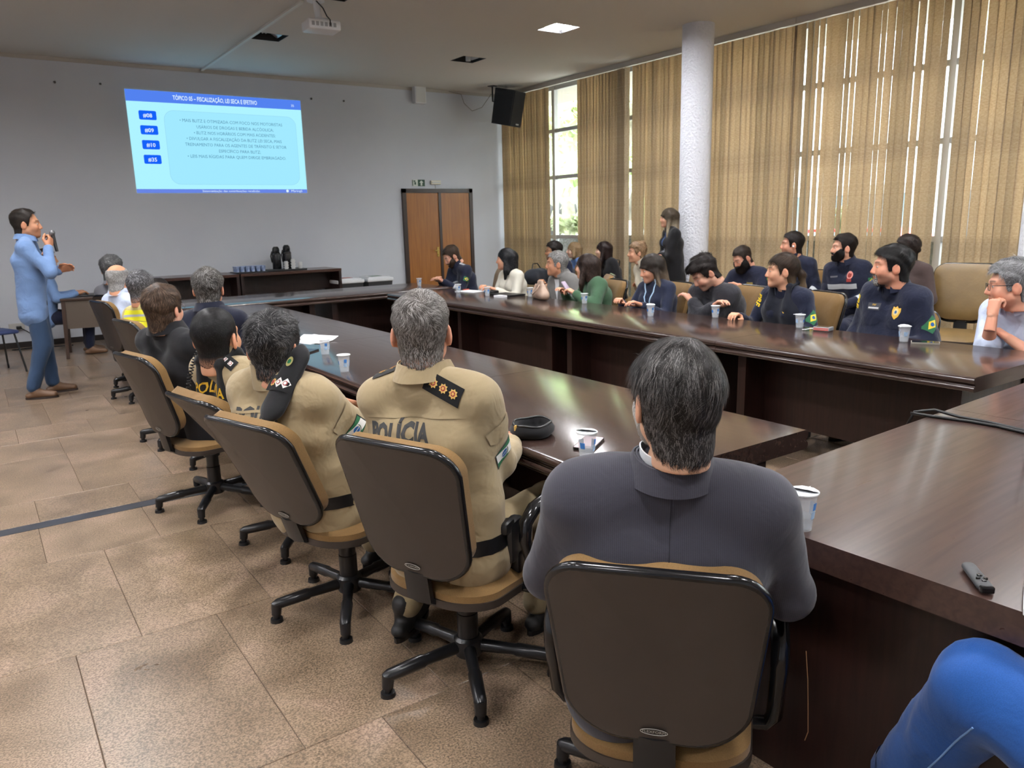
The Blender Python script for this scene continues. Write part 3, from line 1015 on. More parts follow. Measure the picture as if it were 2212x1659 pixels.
for k, (x, y, hh) in enumerate(((3.90, 11.90, .34), (4.06, 11.88, .36))):
    o = thing('thermos_flask', ['shorter black thermos flask, left one on the tray', 'taller black thermos flask, right one on the tray'][k], 'thermos', (x, y, .874), 0, 'thermos flasks on the tray')
    MB().lathe([(.062, 0), (.066, .01), (.066, hh * .66), (.06, hh * .72), (.052, hh * .76)], 24).build('body', mat('flask_black', srgb(24, 24, 26), .22), o, smooth=40)
    MB().lathe([(.067, hh * .64), (.068, hh * .68), (.062, hh * .7)], 24).build('band', chrome, o)
    MB().lathe([(.052, hh * .76), (.055, hh * .82), (.05, hh * .93), (.03, hh), (.0, hh)], 24).build('pump_lid', black_pl, o, smooth=40)
    MB().tube([(0, -.05, hh * .86), (0, -.09, hh * .84), (0, -.1, hh * .78)], .012, 8).build('spout', black_pl, o)
    MB().tube([(-.06, 0, hh * .8), (-.085, .0, hh * .6), (-.07, 0, hh * .3)], .01, 8).build('handle', black_pl, o)
cupw = mat('white_cup', srgb(236, 236, 236), .5)
for k, (x, hh) in enumerate(((3.99, .12), (4.10, .15), (4.21, .10))):
    b = MB()
    n = 7
    for q in range(n):
        b.lathe([(.026 + .008 * (q % 2), hh * q / n), (.03 + .008 * (q % 2), hh * (q + .9) / n)], 16)
    b.lathe([(.024, hh * .98), (.02, hh)], 16)
    put(b, 'cup_stack', cupw, ['stack of small white cups, left on the tray', 'tallest stack of small white cups, middle on the tray', 'shortest stack of small white cups, right on the tray'][k], 'cups', (x, 11.74, .874), 0, 'stacks of white cups', 40)
put(MB().rbox((3.46, 11.86, .857), (.24, .17, .007), .004), 'cup_tray', black_pl, 'dark tray carrying the blue lidded water cups', 'tray')
blue_lid = mat('blue_cup', srgb(150, 170, 214), .35, noise=(30, srgb(190, 204, 232), .4, .6))
for r_ in range(2):
    for c in range(6):
        b = MB().lathe([(.026, 0), (.034, .075), (.037, .078), (.037, .083), (.0, .084)], 14)
        put(b, 'water_cup', blue_lid, 'pale blue sealed water cup in the %s row, %s on the side table tray' % (['front', 'rear'][r_], ['first', 'second', 'third', 'fourth', 'fifth', 'sixth'][c]), 'cup', (3.265 + c * .078, 11.8 + r_ * .1, .864), 0, 'sealed water cups on the side table', 40)
for k, (x, sc_, nm) in enumerate(((4.98, srgb(206, 122, 108), 'red'), (5.50, srgb(106, 140, 118), 'green'))):
    o = thing('waste_bin', 'waste bin with white lid and %s label' % nm, 'bin', (x, 11.85, 0), 0, 'two bins beside the side table')
    MB().add(*(lambda a, b: ([(-a, -a, 0), (a, -a, 0), (a, a, 0), (-a, a, 0), (-b, -b, .60), (b, -b, .60), (b, b, .60), (-b, b, .60)], [(3, 2, 1, 0), (4, 5, 6, 7), (0, 1, 5, 4), (1, 2, 6, 5), (2, 3, 7, 6), (3, 0, 4, 7)]))(.17, .215)).build('bucket', mat('bin_dark', srgb(52, 52, 54), .5), o)
    MB().rbox((0, 0, .625), (.235, .235, .03), .02).rbox((0, 0, .655), (.2, .2, .018), .016).build('lid', white_pl, o, smooth=35)
    MB().rbox((0, -.02, .672), (.09, .08, .003), .001).build('lid_label', mat('label_' + nm, sc_, .6), o)

# operator's desk, laptop
dk = thing('small_desk', 'small brown wooden desk behind the presenter with laptop', 'table', (1.18, 10.95, 0), math.radians(-8))
MB().rbox((0, 0, .715), (.30, .30, .015), .005).build('desktop', mat('desk_brown', srgb(64, 46, 36), .35), dk)
MB().box(-.26, .26, -.27, -.25, .36, .70).build('front_panel', mat('desk_panel', srgb(92, 80, 70), .4), dk)
for s_ in (-1, 1):
    for q in (-1, 1):
        MB().add([(s_ * .27 - .022, q * .26 - .022, .7), (s_ * .27 + .022, q * .26 - .022, .7), (s_ * .27 + .022, q * .26 + .022, .7), (s_ * .27 - .022, q * .26 + .022, .7),
                  (s_ * .30 - .018, q * .28 - .018, 0), (s_ * .30 + .018, q * .28 - .018, 0), (s_ * .30 + .018, q * .28 + .018, 0), (s_ * .30 - .018, q * .28 + .018, 0)],
                 [(0, 1, 2, 3), (7, 6, 5, 4), (0, 4, 5, 1), (1, 5, 6, 2), (2, 6, 7, 3), (3, 7, 4, 0)]).build('leg', mat('desk_brown'), dk)
lp = thing('laptop', 'open black laptop on the small desk', 'laptop', (1.2, 10.98, .73), math.radians(84))
MB().rbox((0, 0, .009), (.17, .12, .009), .004).build('keyboard_base', black_pl, lp)
MB().rbox((0, -.0, .0), (.17, .006, .115), .004).xf(Matrix.Translation((0, -.17, .12)) @ Matrix.Rotation(math.radians(18), 4, 'X')).build('lid', black_pl, lp)

# ------------------------------------------------------------------ swivel chairs
fab = cloth('chair_fabric', srgb(140, 108, 66), weave=420, rough=.9, wr=.1, dark=.55)
vin = mat('chair_vinyl', srgb(128, 103, 62), .45, bump=(60, .2, .004), noise=(5, srgb(108, 86, 52), .3, .7))
shell_m = mat('chair_shell', srgb(58, 50, 44), .42, bump=(400, .12, .001), noise=(3, srgb(50, 43, 38), .3, .7))
rim_m = mat('chair_rim', srgb(18, 18, 20), .18)
leg_m = mat('chair_leg', srgb(26, 26, 28), .28)
def outline(w0, w1, h0, h1, r0, r1, n=9):
    """rounded outline, w0 half width at the bottom, w1 at the top, z from h0 to h1"""
    p = []
    for cx, cz, r, a in ((w0 - r0, h0 + r0 * .8, r0, -90), (w1 - r1, h1 - r1, r1, 0), (-w1 + r1, h1 - r1, r1, 90), (-w0 + r0, h0 + r0 * .8, r0, 180)):
        for k in range(n + 1):
            q = math.radians(a + 90 * k / n)
            p.append((cx + r * math.cos(q), cz + (r * .8 if cz < (h0 + h1) / 2 else r) * math.sin(q)))
    return p
def pad_mesh(ol, depth, front, edge, rings=6):
    """solid pad over an outline; depth(x,z) = back surface y, front = max bulge, edge thickness"""
    cz = sum(p[1] for p in ol) / len(ol)
    n = len(ol)
    vs, fs = [], []
    for side in (0, 1):
        for k in range(rings + 1):
            s_ = 1 - (k / rings) ** 1.0
            for x, z_ in ol:
                xx, zz = x * s_, cz + (z_ - cz) * s_
                th = edge + (front - edge) * (1 - s_ ** 4) ** .5 if front else edge
                vs.append((xx, depth(xx, zz) + (th if side else 0), zz))
    off = n * (rings + 1)
    for side in (0, 1):
        for k in range(rings):
            for j in range(n):
                a, b = side * off + k * n + j, side * off + k * n + (j + 1) % n
                q = (a, b, b + n, a + n)
                fs.append(q if side else q[::-1])
    for j in range(n):
        fs.append((j, (j + 1) % n, off + (j + 1) % n, off + j))
    return MB().add(vs, fs)
def back_depth(x, z_):
    return .55 * x * x - .25 * (z_ - .22) ** 2
def make_chair(arms):
    o = thing('swivel_chair', 'swivel chair', 'chair', group='brown and black swivel chairs')
    # five-star base on glides
    MB().lathe([(.045, .065), (.05, .075), (.05, .125), (.04, .135)], 20).build('hub', leg_m, o, smooth=40)
    for k in range(5):
        a = 2 * PI * k / 5 + .3
        c, s_ = math.cos(a), math.sin(a)
        pt = lambda r, z_: (r * c, r * s_, z_)
        ar = MB().tube([pt(.03, .1), pt(.16, .088), pt(.17, .087), pt(.29, .072), pt(.305, .066)], [.022, .019, .0235, .021, .016], 10).build('base_arm', leg_m, o, smooth=50)
        MB().tube([pt(.292, .075), pt(.297, .03)], [.021, .019], 10).tube([pt(.297, .03), pt(.297, .012)], .013, 8).tube([pt(.297, .014), pt(.297, 0)], [.024, .026], 12).build('glide', black_pl, ar, smooth=50)
    MB().lathe([(.036, .12), (.036, .22), (.033, .222), (.033, .28), (.043, .282), (.043, .345)], 20).build('gas_column', leg_m, o, smooth=40)
    MB().rbox((0, 0, .350), (.11, .13, .012), .006).build('mechanism', black_pl, o)
    seat_ol = outline(.215, .225, -.215, .235, .15, .1)
    sh = pad_mesh([(x * 1.02, y * 1.02) for x, y in seat_ol], lambda x, z_: 0, 0, .025)
    sh.v = [(x, z_, .353 + y) for x, y, z_ in sh.v]
    sh.build('seat_shell', shell_m, o, smooth=40)
    cu = pad_mesh(seat_ol, lambda x, z_: 0, .062, .03)
    cu.v = [(x, z_, .370 + y - .02 * max(0, z_ / .23) ** 2) for x, y, z_ in cu.v]
    cu.build('seat_cushion', fab, o, smooth=50)
    # backrest
    T = Matrix.Translation((0, -.235, .475)) @ Matrix.Rotation(math.radians(13), 4, 'X')
    ol = outline(.20, .225, 0, .45, .125, .085)
    # flip so that the concave side faces the sitter (+y)
    b = pad_mesh(ol, lambda x, z_: back_depth(x, z_) - .012, 0, .016).xf(T)
    b.build('back_shell', shell_m, o, smooth=40)
    MB().tube([(x, back_depth(x, z_) + .0, z_) for x, z_ in ol], .0125, 8, closed=True).xf(T).build('back_rim', rim_m, o, smooth=True)
    cu = pad_mesh([(x * .975, .225 + (z_ - .225) * .975) for x, z_ in ol], lambda x, z_: back_depth(x, z_) + .004, .072, .048).xf(T)
    cu.build('back_cushion', fab, o, smooth=50)
    MB().tube([(0, -.05, .345), (0, -.19, .35), (0, -.236, .38), (0, -.245, .478)], [.018] * 4, 6).xf(Matrix.Scale(3.0, 4, (1, 0, 0))).build('back_bracket', black_pl, o, smooth=40)
    # maker's oval plate at the foot of the shell
    ov = MB()
    n = 20
    vs = [(.03 * math.cos(2 * PI * k / n), back_depth(0, .03) - .0132, .03 + .009 * math.sin(2 * PI * k / n)) for k in range(n)]
    ov.add(vs, [tuple(range(n))]).xf(T).build('maker_plate', mat('plate_dark', srgb(30, 28, 26), .4), o)
    ov2 = MB().tube([(x, y - .0005, z_) for x, y, z_ in vs], .0008, 4, closed=True).xf(T)
    t_ = text_mb('FLEXFORM', .011, 'CENTER')
    t_.v = [(-(-x), back_depth(0, .03) - .0138, .0265 + y) for x, y, z_ in t_.v]
    t_.xf(T)
    ov2.add(t_.v, t_.f)
    ov2.build('maker_lettering', mat('plate_silver', srgb(170, 168, 160), .4), o)
    if arms:
        for s_ in (-1, 1):
            MB().tube([(s_ * .17, .02, .36), (s_ * .255, .02, .365), (s_ * .275, .02, .39), (s_ * .275, -.05, .56), (s_ * .275, -.045, .615), (s_ * .275, .0, .645), (s_ * .275, .14, .66), (s_ * .275, .20, .655)],
                      [.016, .018, .02, .021, .022, .023, .023, .02], 10).build('armrest', rim_m, o, smooth=50)
    return o
chair_a = make_chair(False)
chair_b = make_chair(True)
used = {0: False, 1: False}
def chair(x, y, facing, label, arms=False, group=None, spin=0, recline=0, drop=0):
    """facing: compass azimuth the sitter looks to, degrees from +y towards +x"""
    src = chair_b if arms else chair_a
    if used[arms]:
        o = copy_tree(src)
    else:
        o = src
        used[arms] = True
    o.location = (x, y, 0)
    o.rotation_euler = (0, 0, -math.radians(facing))
    o['label'] = label
    for c in o.children:
        c.matrix_local = Matrix.Identity(4)
        if recline and (c.name.startswith('back_') or c.name.startswith('maker_')):
            c.matrix_local = Matrix.Translation((0, -.2, .40)) @ Matrix.Rotation(math.radians(recline), 4, 'X') @ Matrix.Translation((0, .2, -.40))
        if spin and (c.name.startswith('base_arm')):
            c.rotation_euler = (0, 0, math.radians(spin))
        if drop and not c.name.startswith(('base_arm', 'hub')):
            c.location.z -= drop
    if group:
        o['group'] = group
    return o
LR = 'swivel chairs along the left row'
chair(1.30, 1.235, 50, 'black and brown swivel chair under the man in the charcoal suit', True, LR, 0, drop=.085)
chair(1.235, 2.084, 68, 'swivel chair with black armrest under the officer with three gold stars', True, LR, 8, recline=2)
chair(1.098, 2.785, 72, 'swivel chair with tilted back under the officer with the shoulder beret', False, LR, 10, recline=13)
chair(1.20, 3.57, 78, 'swivel chair under the officer in the black vest', False, LR, 4, recline=24)
chair(.969, 4.361, 78, 'swivel chair with torn shell behind the man in the black polo', False, LR, 14, recline=5)
chair(1.30, 5.15, 62, 'swivel chair under the man in the navy polo', False, LR, 20)
chair(1.14, 5.90, 80, 'swivel chair behind the firefighter in yellow', False, LR, 0)
chair(1.21, 7.70, 78, 'swivel chair behind the balding man in pale blue', False, LR, 5)
chair(1.32, 8.45, 50, 'swivel chair of the farthest man in the grey shirt', False, LR, 12)
RR = 'swivel chairs along the window side of the table'
for x, y, a, lb, ar in ((5.36, 8.42, 296, 'brown swivel chair behind the man in rescue uniform by the door', False), (5.32, 7.2, 300, 'brown swivel chair behind the woman in the white jacket', False),
                    (5.48, 6.5, 305, 'brown swivel chair behind the grey haired man', False), (5.0, 5.83, 285, 'brown swivel chair behind the woman in the green coat', False),
                    (5.17, 5.13, 283, 'brown swivel chair behind the woman with the lanyard', False), (5.26, 4.38, 285, 'brown swivel chair behind the man bowing his head', False),
                    (5.17, 3.62, 285, 'brown swivel chair behind the woman with the ponytail', False), (5.32, 2.80, 238, 'brown swivel chair behind the bearded officer', False),
                    (5.38, 1.68, 335, 'brown swivel chair of the man resting his chin', False)):
    chair(x, y, a, lb, ar, RR, random.uniform(0, 60), drop=.1 if 'bearded' in lb else 0)
BR_ = 'swivel chairs along the blinds'
for x, y, a, lb, ar in ((6.78, 8.28, 270, 'brown chair under the man with the black bag', False), (7.52, 8.66, 285, 'brown chair under the blonde woman in blue', False), (7.48, 7.94, 295, 'brown chair under the woman in black by the blinds', False),
                    (6.86, 6.42, 300, 'brown chair under the woman in the cream sweater', False), (7.2, 5.40, 262, 'brown chair under the man with the long beard', True), (7.25, 4.88, 270, 'brown chair under the man with the earbud', False),
                    (7.2, 4.23, 268, 'brown chair under the firefighter with reflective band', False), (7.15, 3.76, 236, 'brown chair under the woman in the brown top', False)):
    chair(x, y, a, lb, ar, BR_, random.uniform(0, 60))
ec = chair(6.98, 3.28, 258, 'empty brown swivel chair with armrests in front of the blinds', True, BR_, 20)
ec.scale = (1.14, 1.14, 1.14)
for c in ec.children:
    if 'cushion' in c.name:
        c.material_slots[0].link = 'OBJECT'
        c.material_slots[0].material = vin
jc = chair(1.65, -.05, 0, 'swivel chair under the person in bright blue jeans', False, 'swivel chairs by the near table')
# stacking chair with blue seat cut by the left edge
sc0 = thing('stacking_chair', 'chair with blue seat and thin black legs at the left edge', 'chair', (.10, 10.2, 0), math.radians(20))
MB().rbox((0, 0, .45), (.21, .20, .02), .018).build('seat', mat('seat_blue', srgb(44, 58, 100), .6), sc0, smooth=40)
MB().rbox((-.02, .22, .72), (.2, .015, .13), .012).build('backrest', mat('seat_blue'), sc0, smooth=40)
for sx in (-1, 1):
    for sy in (-1, 1):
        MB().tube([(sx * .17, sy * .15, .44), (sx * .21, sy * .23, 0)], .011, 8).build('leg', black_pl, sc0)
    MB().tube([(sx * .17, .2, .44), (sx * .17, .23, .62)], .011, 8).build('back_post', black_pl, sc0)
# ------------------------------------------------------------------ people: smooth distance fields turned into meshes
def V3(*a):
    return np.array(a, dtype=np.float64)
def nrm(v):
    v = np.asarray(v, float)
    return v / (np.linalg.norm(v) + 1e-12)

class Field:
    def __init__(s, lo, hi, h):
        s.h = h
        s.lo = np.asarray(lo, float)
        n = np.ceil((np.asarray(hi, float) - s.lo) / h).astype(int) + 1
        s.n = n
        s.ax = [s.lo[i] + h * np.arange(n[i]) for i in range(3)]
        s.f = np.full(tuple(n), .5)
    def _win(s, lo, hi, m):
        a = np.clip(np.floor((np.asarray(lo) - m - s.lo) / s.h).astype(int), 0, s.n)
        b = np.clip(np.ceil((np.asarray(hi) + m - s.lo) / s.h).astype(int) + 1, 0, s.n)
        return tuple(slice(a[i], b[i]) for i in range(3))
    def _xyz(s, w_):
        return s.ax[0][w_[0]][:, None, None], s.ax[1][w_[1]][None, :, None], s.ax[2][w_[2]][None, None, :]
    def _mix(s, w_, d, k, op):
        f = s.f[w_]
        if f.size == 0:
            return
        if op == 'u':
            h = np.maximum(k - np.abs(f - d), 0) / k
            s.f[w_] = np.minimum(f, d) - h * h * k * .25
        elif op == 's':
            h = np.maximum(k - np.abs(f + d), 0) / k
            s.f[w_] = np.maximum(f, -d) + h * h * k * .25
    def rc(s, a, b, ra, rb, k=.02, op='u', sq=None):
        """tapered capsule; sq=(axis, factor) flattens its section along an axis"""
        a, b = np.asarray(a, float), np.asarray(b, float)
        R = max(ra, rb)
        w_ = s._win(np.minimum(a, b) - R, np.maximum(a, b) + R, k + 3 * s.h)
        X, Y, Z = s._xyz(w_)
        d = b - a
        L2 = d @ d + 1e-12
        px, py, pz = X - a[0], Y - a[1], Z - a[2]
        t = np.clip((px * d[0] + py * d[1] + pz * d[2]) / L2, 0, 1)
        qx, qy, qz = px - t * d[0], py - t * d[1], pz - t * d[2]
        if sq is not None:
            n, fac = sq
            n = nrm(n)
            dn = qx * n[0] + qy * n[1] + qz * n[2]
            g = 1 / fac - 1
            qx, qy, qz = qx + g * dn * n[0], qy + g * dn * n[1], qz + g * dn * n[2]
        dist = np.sqrt(qx * qx + qy * qy + qz * qz) - (ra + (rb - ra) * t)
        s._mix(w_, dist, k, op)
        return s
    def el(s, c, r, k=.02, op='u', R=None):
        c, r = np.asarray(c, float), np.asarray(r, float)
        m = r.max()
        w_ = s._win(c - m, c + m, k + 3 * s.h)
        X, Y, Z = s._xyz(w_)
        p = [X - c[0], Y - c[1], Z - c[2]]
        if R is not None:
            R = np.asarray(R)
            p = [p[0] * R[0, i] + p[1] * R[1, i] + p[2] * R[2, i] for i in range(3)]
        k0 = np.sqrt((p[0] / r[0]) ** 2 + (p[1] / r[1]) ** 2 + (p[2] / r[2]) ** 2)
        k1 = np.sqrt((p[0] / r[0] ** 2) ** 2 + (p[1] / r[1] ** 2) ** 2 + (p[2] / r[2] ** 2) ** 2) + 1e-9
        s._mix(w_, k0 * (k0 - 1) / k1, k, op)
        return s
    def ball(s, c, r, k=.02, op='u'):
        return s.rc(c, c, r, r, k, op)
    def ripple(s, amp, freq, seed=0, stretch=(1, 1, 1)):
        """soft random folds"""
        rng = np.random.default_rng(seed)
        X, Y, Z = np.meshgrid(*s.ax, indexing='ij', sparse=True)
        wx = .02 * np.sin(31 * Y + 17 * Z + seed) + .02 * np.sin(23 * X - 29 * Z)
        tot = 0
        for q in range(5):
            d = nrm(rng.normal(size=3)) * np.asarray(stretch) * freq * rng.uniform(.6, 1.5)
            tot = tot + np.sin(d[0] * (X + wx) + d[1] * Y + d[2] * (Z + wx) + rng.uniform(0, 6.28))
        s.f = s.f + amp * tot / 2.2
        return s
    def mesh(s, smooth=1):
        return surface_nets(s.f, s.lo, s.h, smooth)

CORN = np.array([(i, j, k) for i in (0, 1) for j in (0, 1) for k in (0, 1)])
EDG = [(a, b) for a in range(8) for b in range(a + 1, 8) if np.abs(CORN[a] - CORN[b]).sum() == 1]
def surface_nets(f, lo, h, smooth=1):
    f = np.pad(f, 1, constant_values=.5)
    lo = np.asarray(lo) - h
    sg = f < 0
    n = np.array(f.shape)
    cnt = np.zeros(tuple(n - 1), np.int8)
    for c in CORN:
        cnt += sg[c[0]:n[0] - 1 + c[0], c[1]:n[1] - 1 + c[1], c[2]:n[2] - 1 + c[2]]
    act = (cnt > 0) & (cnt < 8)
    ijk = np.argwhere(act)
    if len(ijk) == 0:
        return np.zeros((0, 3)), np.zeros((0, 4), int)
    idx = np.full(tuple(n - 1), -1)
    idx[act] = np.arange(len(ijk))
    fv = np.stack([f[tuple((ijk + c).T)] for c in CORN], 1)
    acc = np.zeros((len(ijk), 3))
    num = np.zeros(len(ijk))
    for a, b in EDG:
        va, vb = fv[:, a], fv[:, b]
        mk = (va < 0) != (vb < 0)
        t = np.where(mk, va / np.where(mk, va - vb, 1), 0)
        p = CORN[a] + t[:, None] * (CORN[b] - CORN[a])
        acc += np.where(mk[:, None], p, 0)
        num += mk
    v = lo + h * (ijk + acc / num[:, None])
    quads = []
    for ax in range(3):
        o1, o2 = (ax + 1) % 3, (ax + 2) % 3
        s0 = [slice(1, n[i] - 1) for i in range(3)]
        s0[ax] = slice(0, n[ax] - 1)
        s1 = list(s0)
        s1[ax] = slice(1, n[ax])
        a_, b_ = sg[tuple(s0)], sg[tuple(s1)]
        e = np.argwhere(a_ != b_)
        if len(e) == 0:
            continue
        inside = a_[tuple(e.T)]
        base = e.copy()
        base[:, o1] += 1
        base[:, o2] += 1
        def cell(d1, d2):
            q = base.copy()
            q[:, o1] -= d1
            q[:, o2] -= d2
            return idx[tuple(q.T)]
        q = np.stack([cell(1, 1), cell(0, 1), cell(0, 0), cell(1, 0)], 1)
        q[~inside] = q[~inside][:, ::-1]
        quads.append(q)
    q = np.concatenate(quads)
    for _ in range(smooth):
        sm = np.zeros_like(v)
        c_ = np.zeros(len(v))
        for i in range(4):
            for j in (1, 3):
                np.add.at(sm, q[:, i], v[q[:, (i + j) % 4]])
                np.add.at(c_, q[:, i], 1)
        v = v * .5 + .5 * sm / np.maximum(c_, 1)[:, None]
    return v, q

def np_mesh(name, v, q, smooth=True):
    me = bpy.data.meshes.new(name)
    nf = len(q)
    k = q.shape[1]
    me.vertices.add(len(v))
    me.vertices.foreach_set('co', np.ascontiguousarray(v, np.float32).ravel())
    me.loops.add(nf * k)
    me.loops.foreach_set('vertex_index', np.ascontiguousarray(q, np.int32).ravel())
    me.polygons.add(nf)
    me.polygons.foreach_set('loop_start', np.arange(0, nf * k, k, dtype=np.int32))
    me.update(calc_edges=True)
    if smooth:
        me.shade_smooth()
    return me

def set_col(me, c, name='Col'):
    a = me.color_attributes.new(name, 'FLOAT_COLOR', 'POINT')
    d = np.ones((len(me.vertices), 4), np.float32)
    d[:, :3] = c
    a.data.foreach_set('color', d.ravel())

skin_m = mat('skin', (.6, .4, .3), .5, spec=.35, sss=.12, attr='Col', bump=(500, .08, .0008))
hair_m = mat('hair', (.1, .08, .06), .45, spec=.2, attr='Col')
eye_m = mat('eye', (.8, .8, .8), .15, attr='Col')

def rot_axes(az, pitch=0, roll=0):
    """columns: right, forward, up.  az towards +x from +y, pitch up positive"""
    Rz = np.array(Matrix.Rotation(-math.radians(az), 3, 'Z'))
    Rx = np.array(Matrix.Rotation(math.radians(pitch), 3, 'X'))
    Ry = np.array(Matrix.Rotation(math.radians(roll), 3, 'Y'))
    return Rz @ Rx @ Ry

def head_field(S, h, ear=True, neck=True):
    F = Field((-.115, -.15, -.14), (.115, .15, .155), h)
    jw = S.get('jaw', 1.0)
    F.el((0, -.014, .032), (.0765, .098, .086), .01)
    F.el((0, .028, -.032), (.060, .064, .086), .03)
    for s_ in (-1, 1):
        F.rc((s_ * .05 * jw, .0, -.062), (s_ * .014, .066, -.098), .026 * jw, .020, .03)
        F.ball((s_ * .038, .058, -.036), .028, .03)
        F.rc((s_ * .012, .086, .022), (s_ * .046, .070, .02), .011, .010, .016)
    if neck:
        nr = S.get('neck', 1.0)
        F.rc((0, -.03, -.03), (0, -.038, -.125), .059 * nr, .061 * nr, .03)
    F.rc((0, .088, .012), (0, .108, -.036), .009, .0125, .012)
    for s_ in (-1, 1):
        F.ball((s_ * .011, .098, -.043), .0085, .008)
        F.ball((s_ * .031, .103, -.002), .0155, .014, 's')
        F.ball((s_ * .031, .0755, -.004), .0145, .006)
        F.rc((s_ * .018, .083, -.0645), (0, .0915, -.0625), .005, .006, .01)
        F.rc((s_ * .014, .083, -.0745), (0, .0885, -.0765), .006, .0072, .01)
    F.el((0, .080, -.101), (.018, .012, .014), .02)
    if ear:
        for s_ in (-1, 1):
            Re = np.array(Matrix.Rotation(s_ * math.radians(24), 3, 'Z') @ Matrix.Rotation(math.radians(-10), 3, 'X'))
            F.el((s_ * .085, -.012, -.014), (.0095, .023, .036), .012, 'u', Re)
            F.el((s_ * .096, -.003, -.008), (.008, .013, .021), .006, 's', Re)
    return F

HAIRLINES = {  # |azimuth| degrees from the front -> hairline height
    'short': ([0, 40, 58, 70, 84, 104, 122, 180], [.072, .066, .05, -.03, -.026, .010, -.088, -.108]),
    'reced': ([0, 25, 42, 60, 72, 84, 104, 122, 180], [.088, .094, .082, .05, -.02, -.02, .010, -.088, -.108]),
    'full': ([0, 40, 60, 75, 95, 125, 180], [.066, .058, .036, -.03, .0, -.1, -.122]),
    'long': ([0, 30, 50, 65, 80, 180], [.092, .086, .052, -.05, -.2, -.26]),
}
def hair_geo(S, h, rng):
    """hair shell + strands in head coordinates -> v, q, colour"""
    st = S.get('hair', 'short')
    top, side = S.get('hair_top', .014), S.get('hair_side', .006)
    F = head_field(S, h, ear=False, neck=True)
    pad = 0
    X, Y, Z = np.meshgrid(*F.ax, indexing='ij', sparse=True)
    az = np.degrees(np.arctan2(np.abs(X), Y))
    line = np.interp(az, *HAIRLINES[st])
    if st == 'long':
        ln = S.get('hair_len', .2)
        G = Field((-.17, -.2, -.16 - ln), (.17, .15, .16), h)
        ia = np.round((F.lo - G.lo) / h).astype(int)
        ib = ia + F.n
        a0 = np.maximum(ia, 0)
        b0 = np.minimum(ib, G.n)
        G.f[a0[0]:b0[0], a0[1]:b0[1], a0[2]:b0[2]] = F.f[a0[0] - ia[0]:b0[0] - ia[0], a0[1] - ia[1]:b0[1] - ia[1], a0[2] - ia[2]:b0[2] - ia[2]]
        G.lo = F.lo + (a0 * 0 - ia) * h
        G.ax = [G.lo[i] + h * np.arange(G.n[i]) for i in range(3)]
        F = G
        for s_ in (-1, 1):
            F.rc((s_ * .066, -.01, .03), (s_ * (.085 + .02 * S.get('hair_vol', 1)), S.get('hair_fwd', .02), -.07 - ln * .45), .024, .03, .03)
            F.rc((s_ * (.085 + .02 * S.get('hair_vol', 1)), S.get('hair_fwd', .02), -.07 - ln * .45), (s_ * .088, S.get('hair_fwd', .02) + .01, -.09 - ln), .03, .016, .03)
            F.rc((s_ * .035, -.075, .02), (s_ * .045, -.088, -.09 - ln), .045, .028, .04)
        F.rc((0, -.085, .02), (0, -.095, -.09 - ln), .04, .03, .04)
        X, Y, Z = np.meshgrid(*F.ax, indexing='ij', sparse=True)
        az = np.degrees(np.arctan2(np.abs(X), Y))
        fz = S.get('hair_fwd', .02)
        line = np.where(Y > np.clip(.03 + (Z + .02) * 1.1, .012, .1) + fz * .6, np.where(Z > .02, np.interp(az, *HAIRLINES['long']), .3), -.6)
    th = np.interp(Z, [-.12, -.02, .05, .10], [side * .3, side, (side + top) * .55, top]) if st != 'long' else np.interp(Z, [-.5, -.02, .1], [.003, .006, top * .6])
    lump = .35 * (np.sin(60 * X + 40 * Z + S['seed']) * np.sin(55 * Y - 35 * Z + 2 * S['seed']) + .6 * np.sin(110 * X - 60 * Y) * np.sin(95 * Z + S['seed']))
    th = th * (1 + lump * S.get('hair_lump', .6))
    if S.get('quiff'):
        th = th + S['quiff'] * np.exp(-((Y - .075) / .045) ** 2 - ((Z - .085) / .035) ** 2 - (X / .06) ** 2)
    f = np.maximum(F.f - th, -(Z - line) * .7)
    if S.get('bald'):
        bx, by, bz, br = S['bald']
        f = np.maximum(f, -(np.sqrt((X - bx) ** 2 + (Y - by) ** 2 + (Z - bz) ** 2) - br))
    if S.get('bun'):
        bc = np.asarray(S['bun'][:3])
        d = np.sqrt((X - bc[0]) ** 2 + (Y - bc[1]) ** 2 + (Z - bc[2]) ** 2) - S['bun'][3]
        f = np.minimum(f, d)
    F.f = f
    if S.get('tail'):
        pts = S['tail']
        lo2 = np.minimum(np.min([p[:3] for p in pts], 0) - .05, F.lo)
        hi2 = np.maximum(np.max([p[:3] for p in pts], 0) + .05, F.lo + h * F.n)
        G = Field(F.lo - np.ceil((F.lo - lo2) / h) * h, hi2, h)
        ia = np.round((F.lo - G.lo) / h).astype(int)
        G.f[ia[0]:ia[0] + F.n[0], ia[1]:ia[1] + F.n[1], ia[2]:ia[2] + F.n[2]] = F.f
        for p, q in zip(pts[:-1], pts[1:]):
            G.rc(p[:3], q[:3], p[3], q[3], .015)
        F = G
    v, q = F.mesh(1)
    return v, q

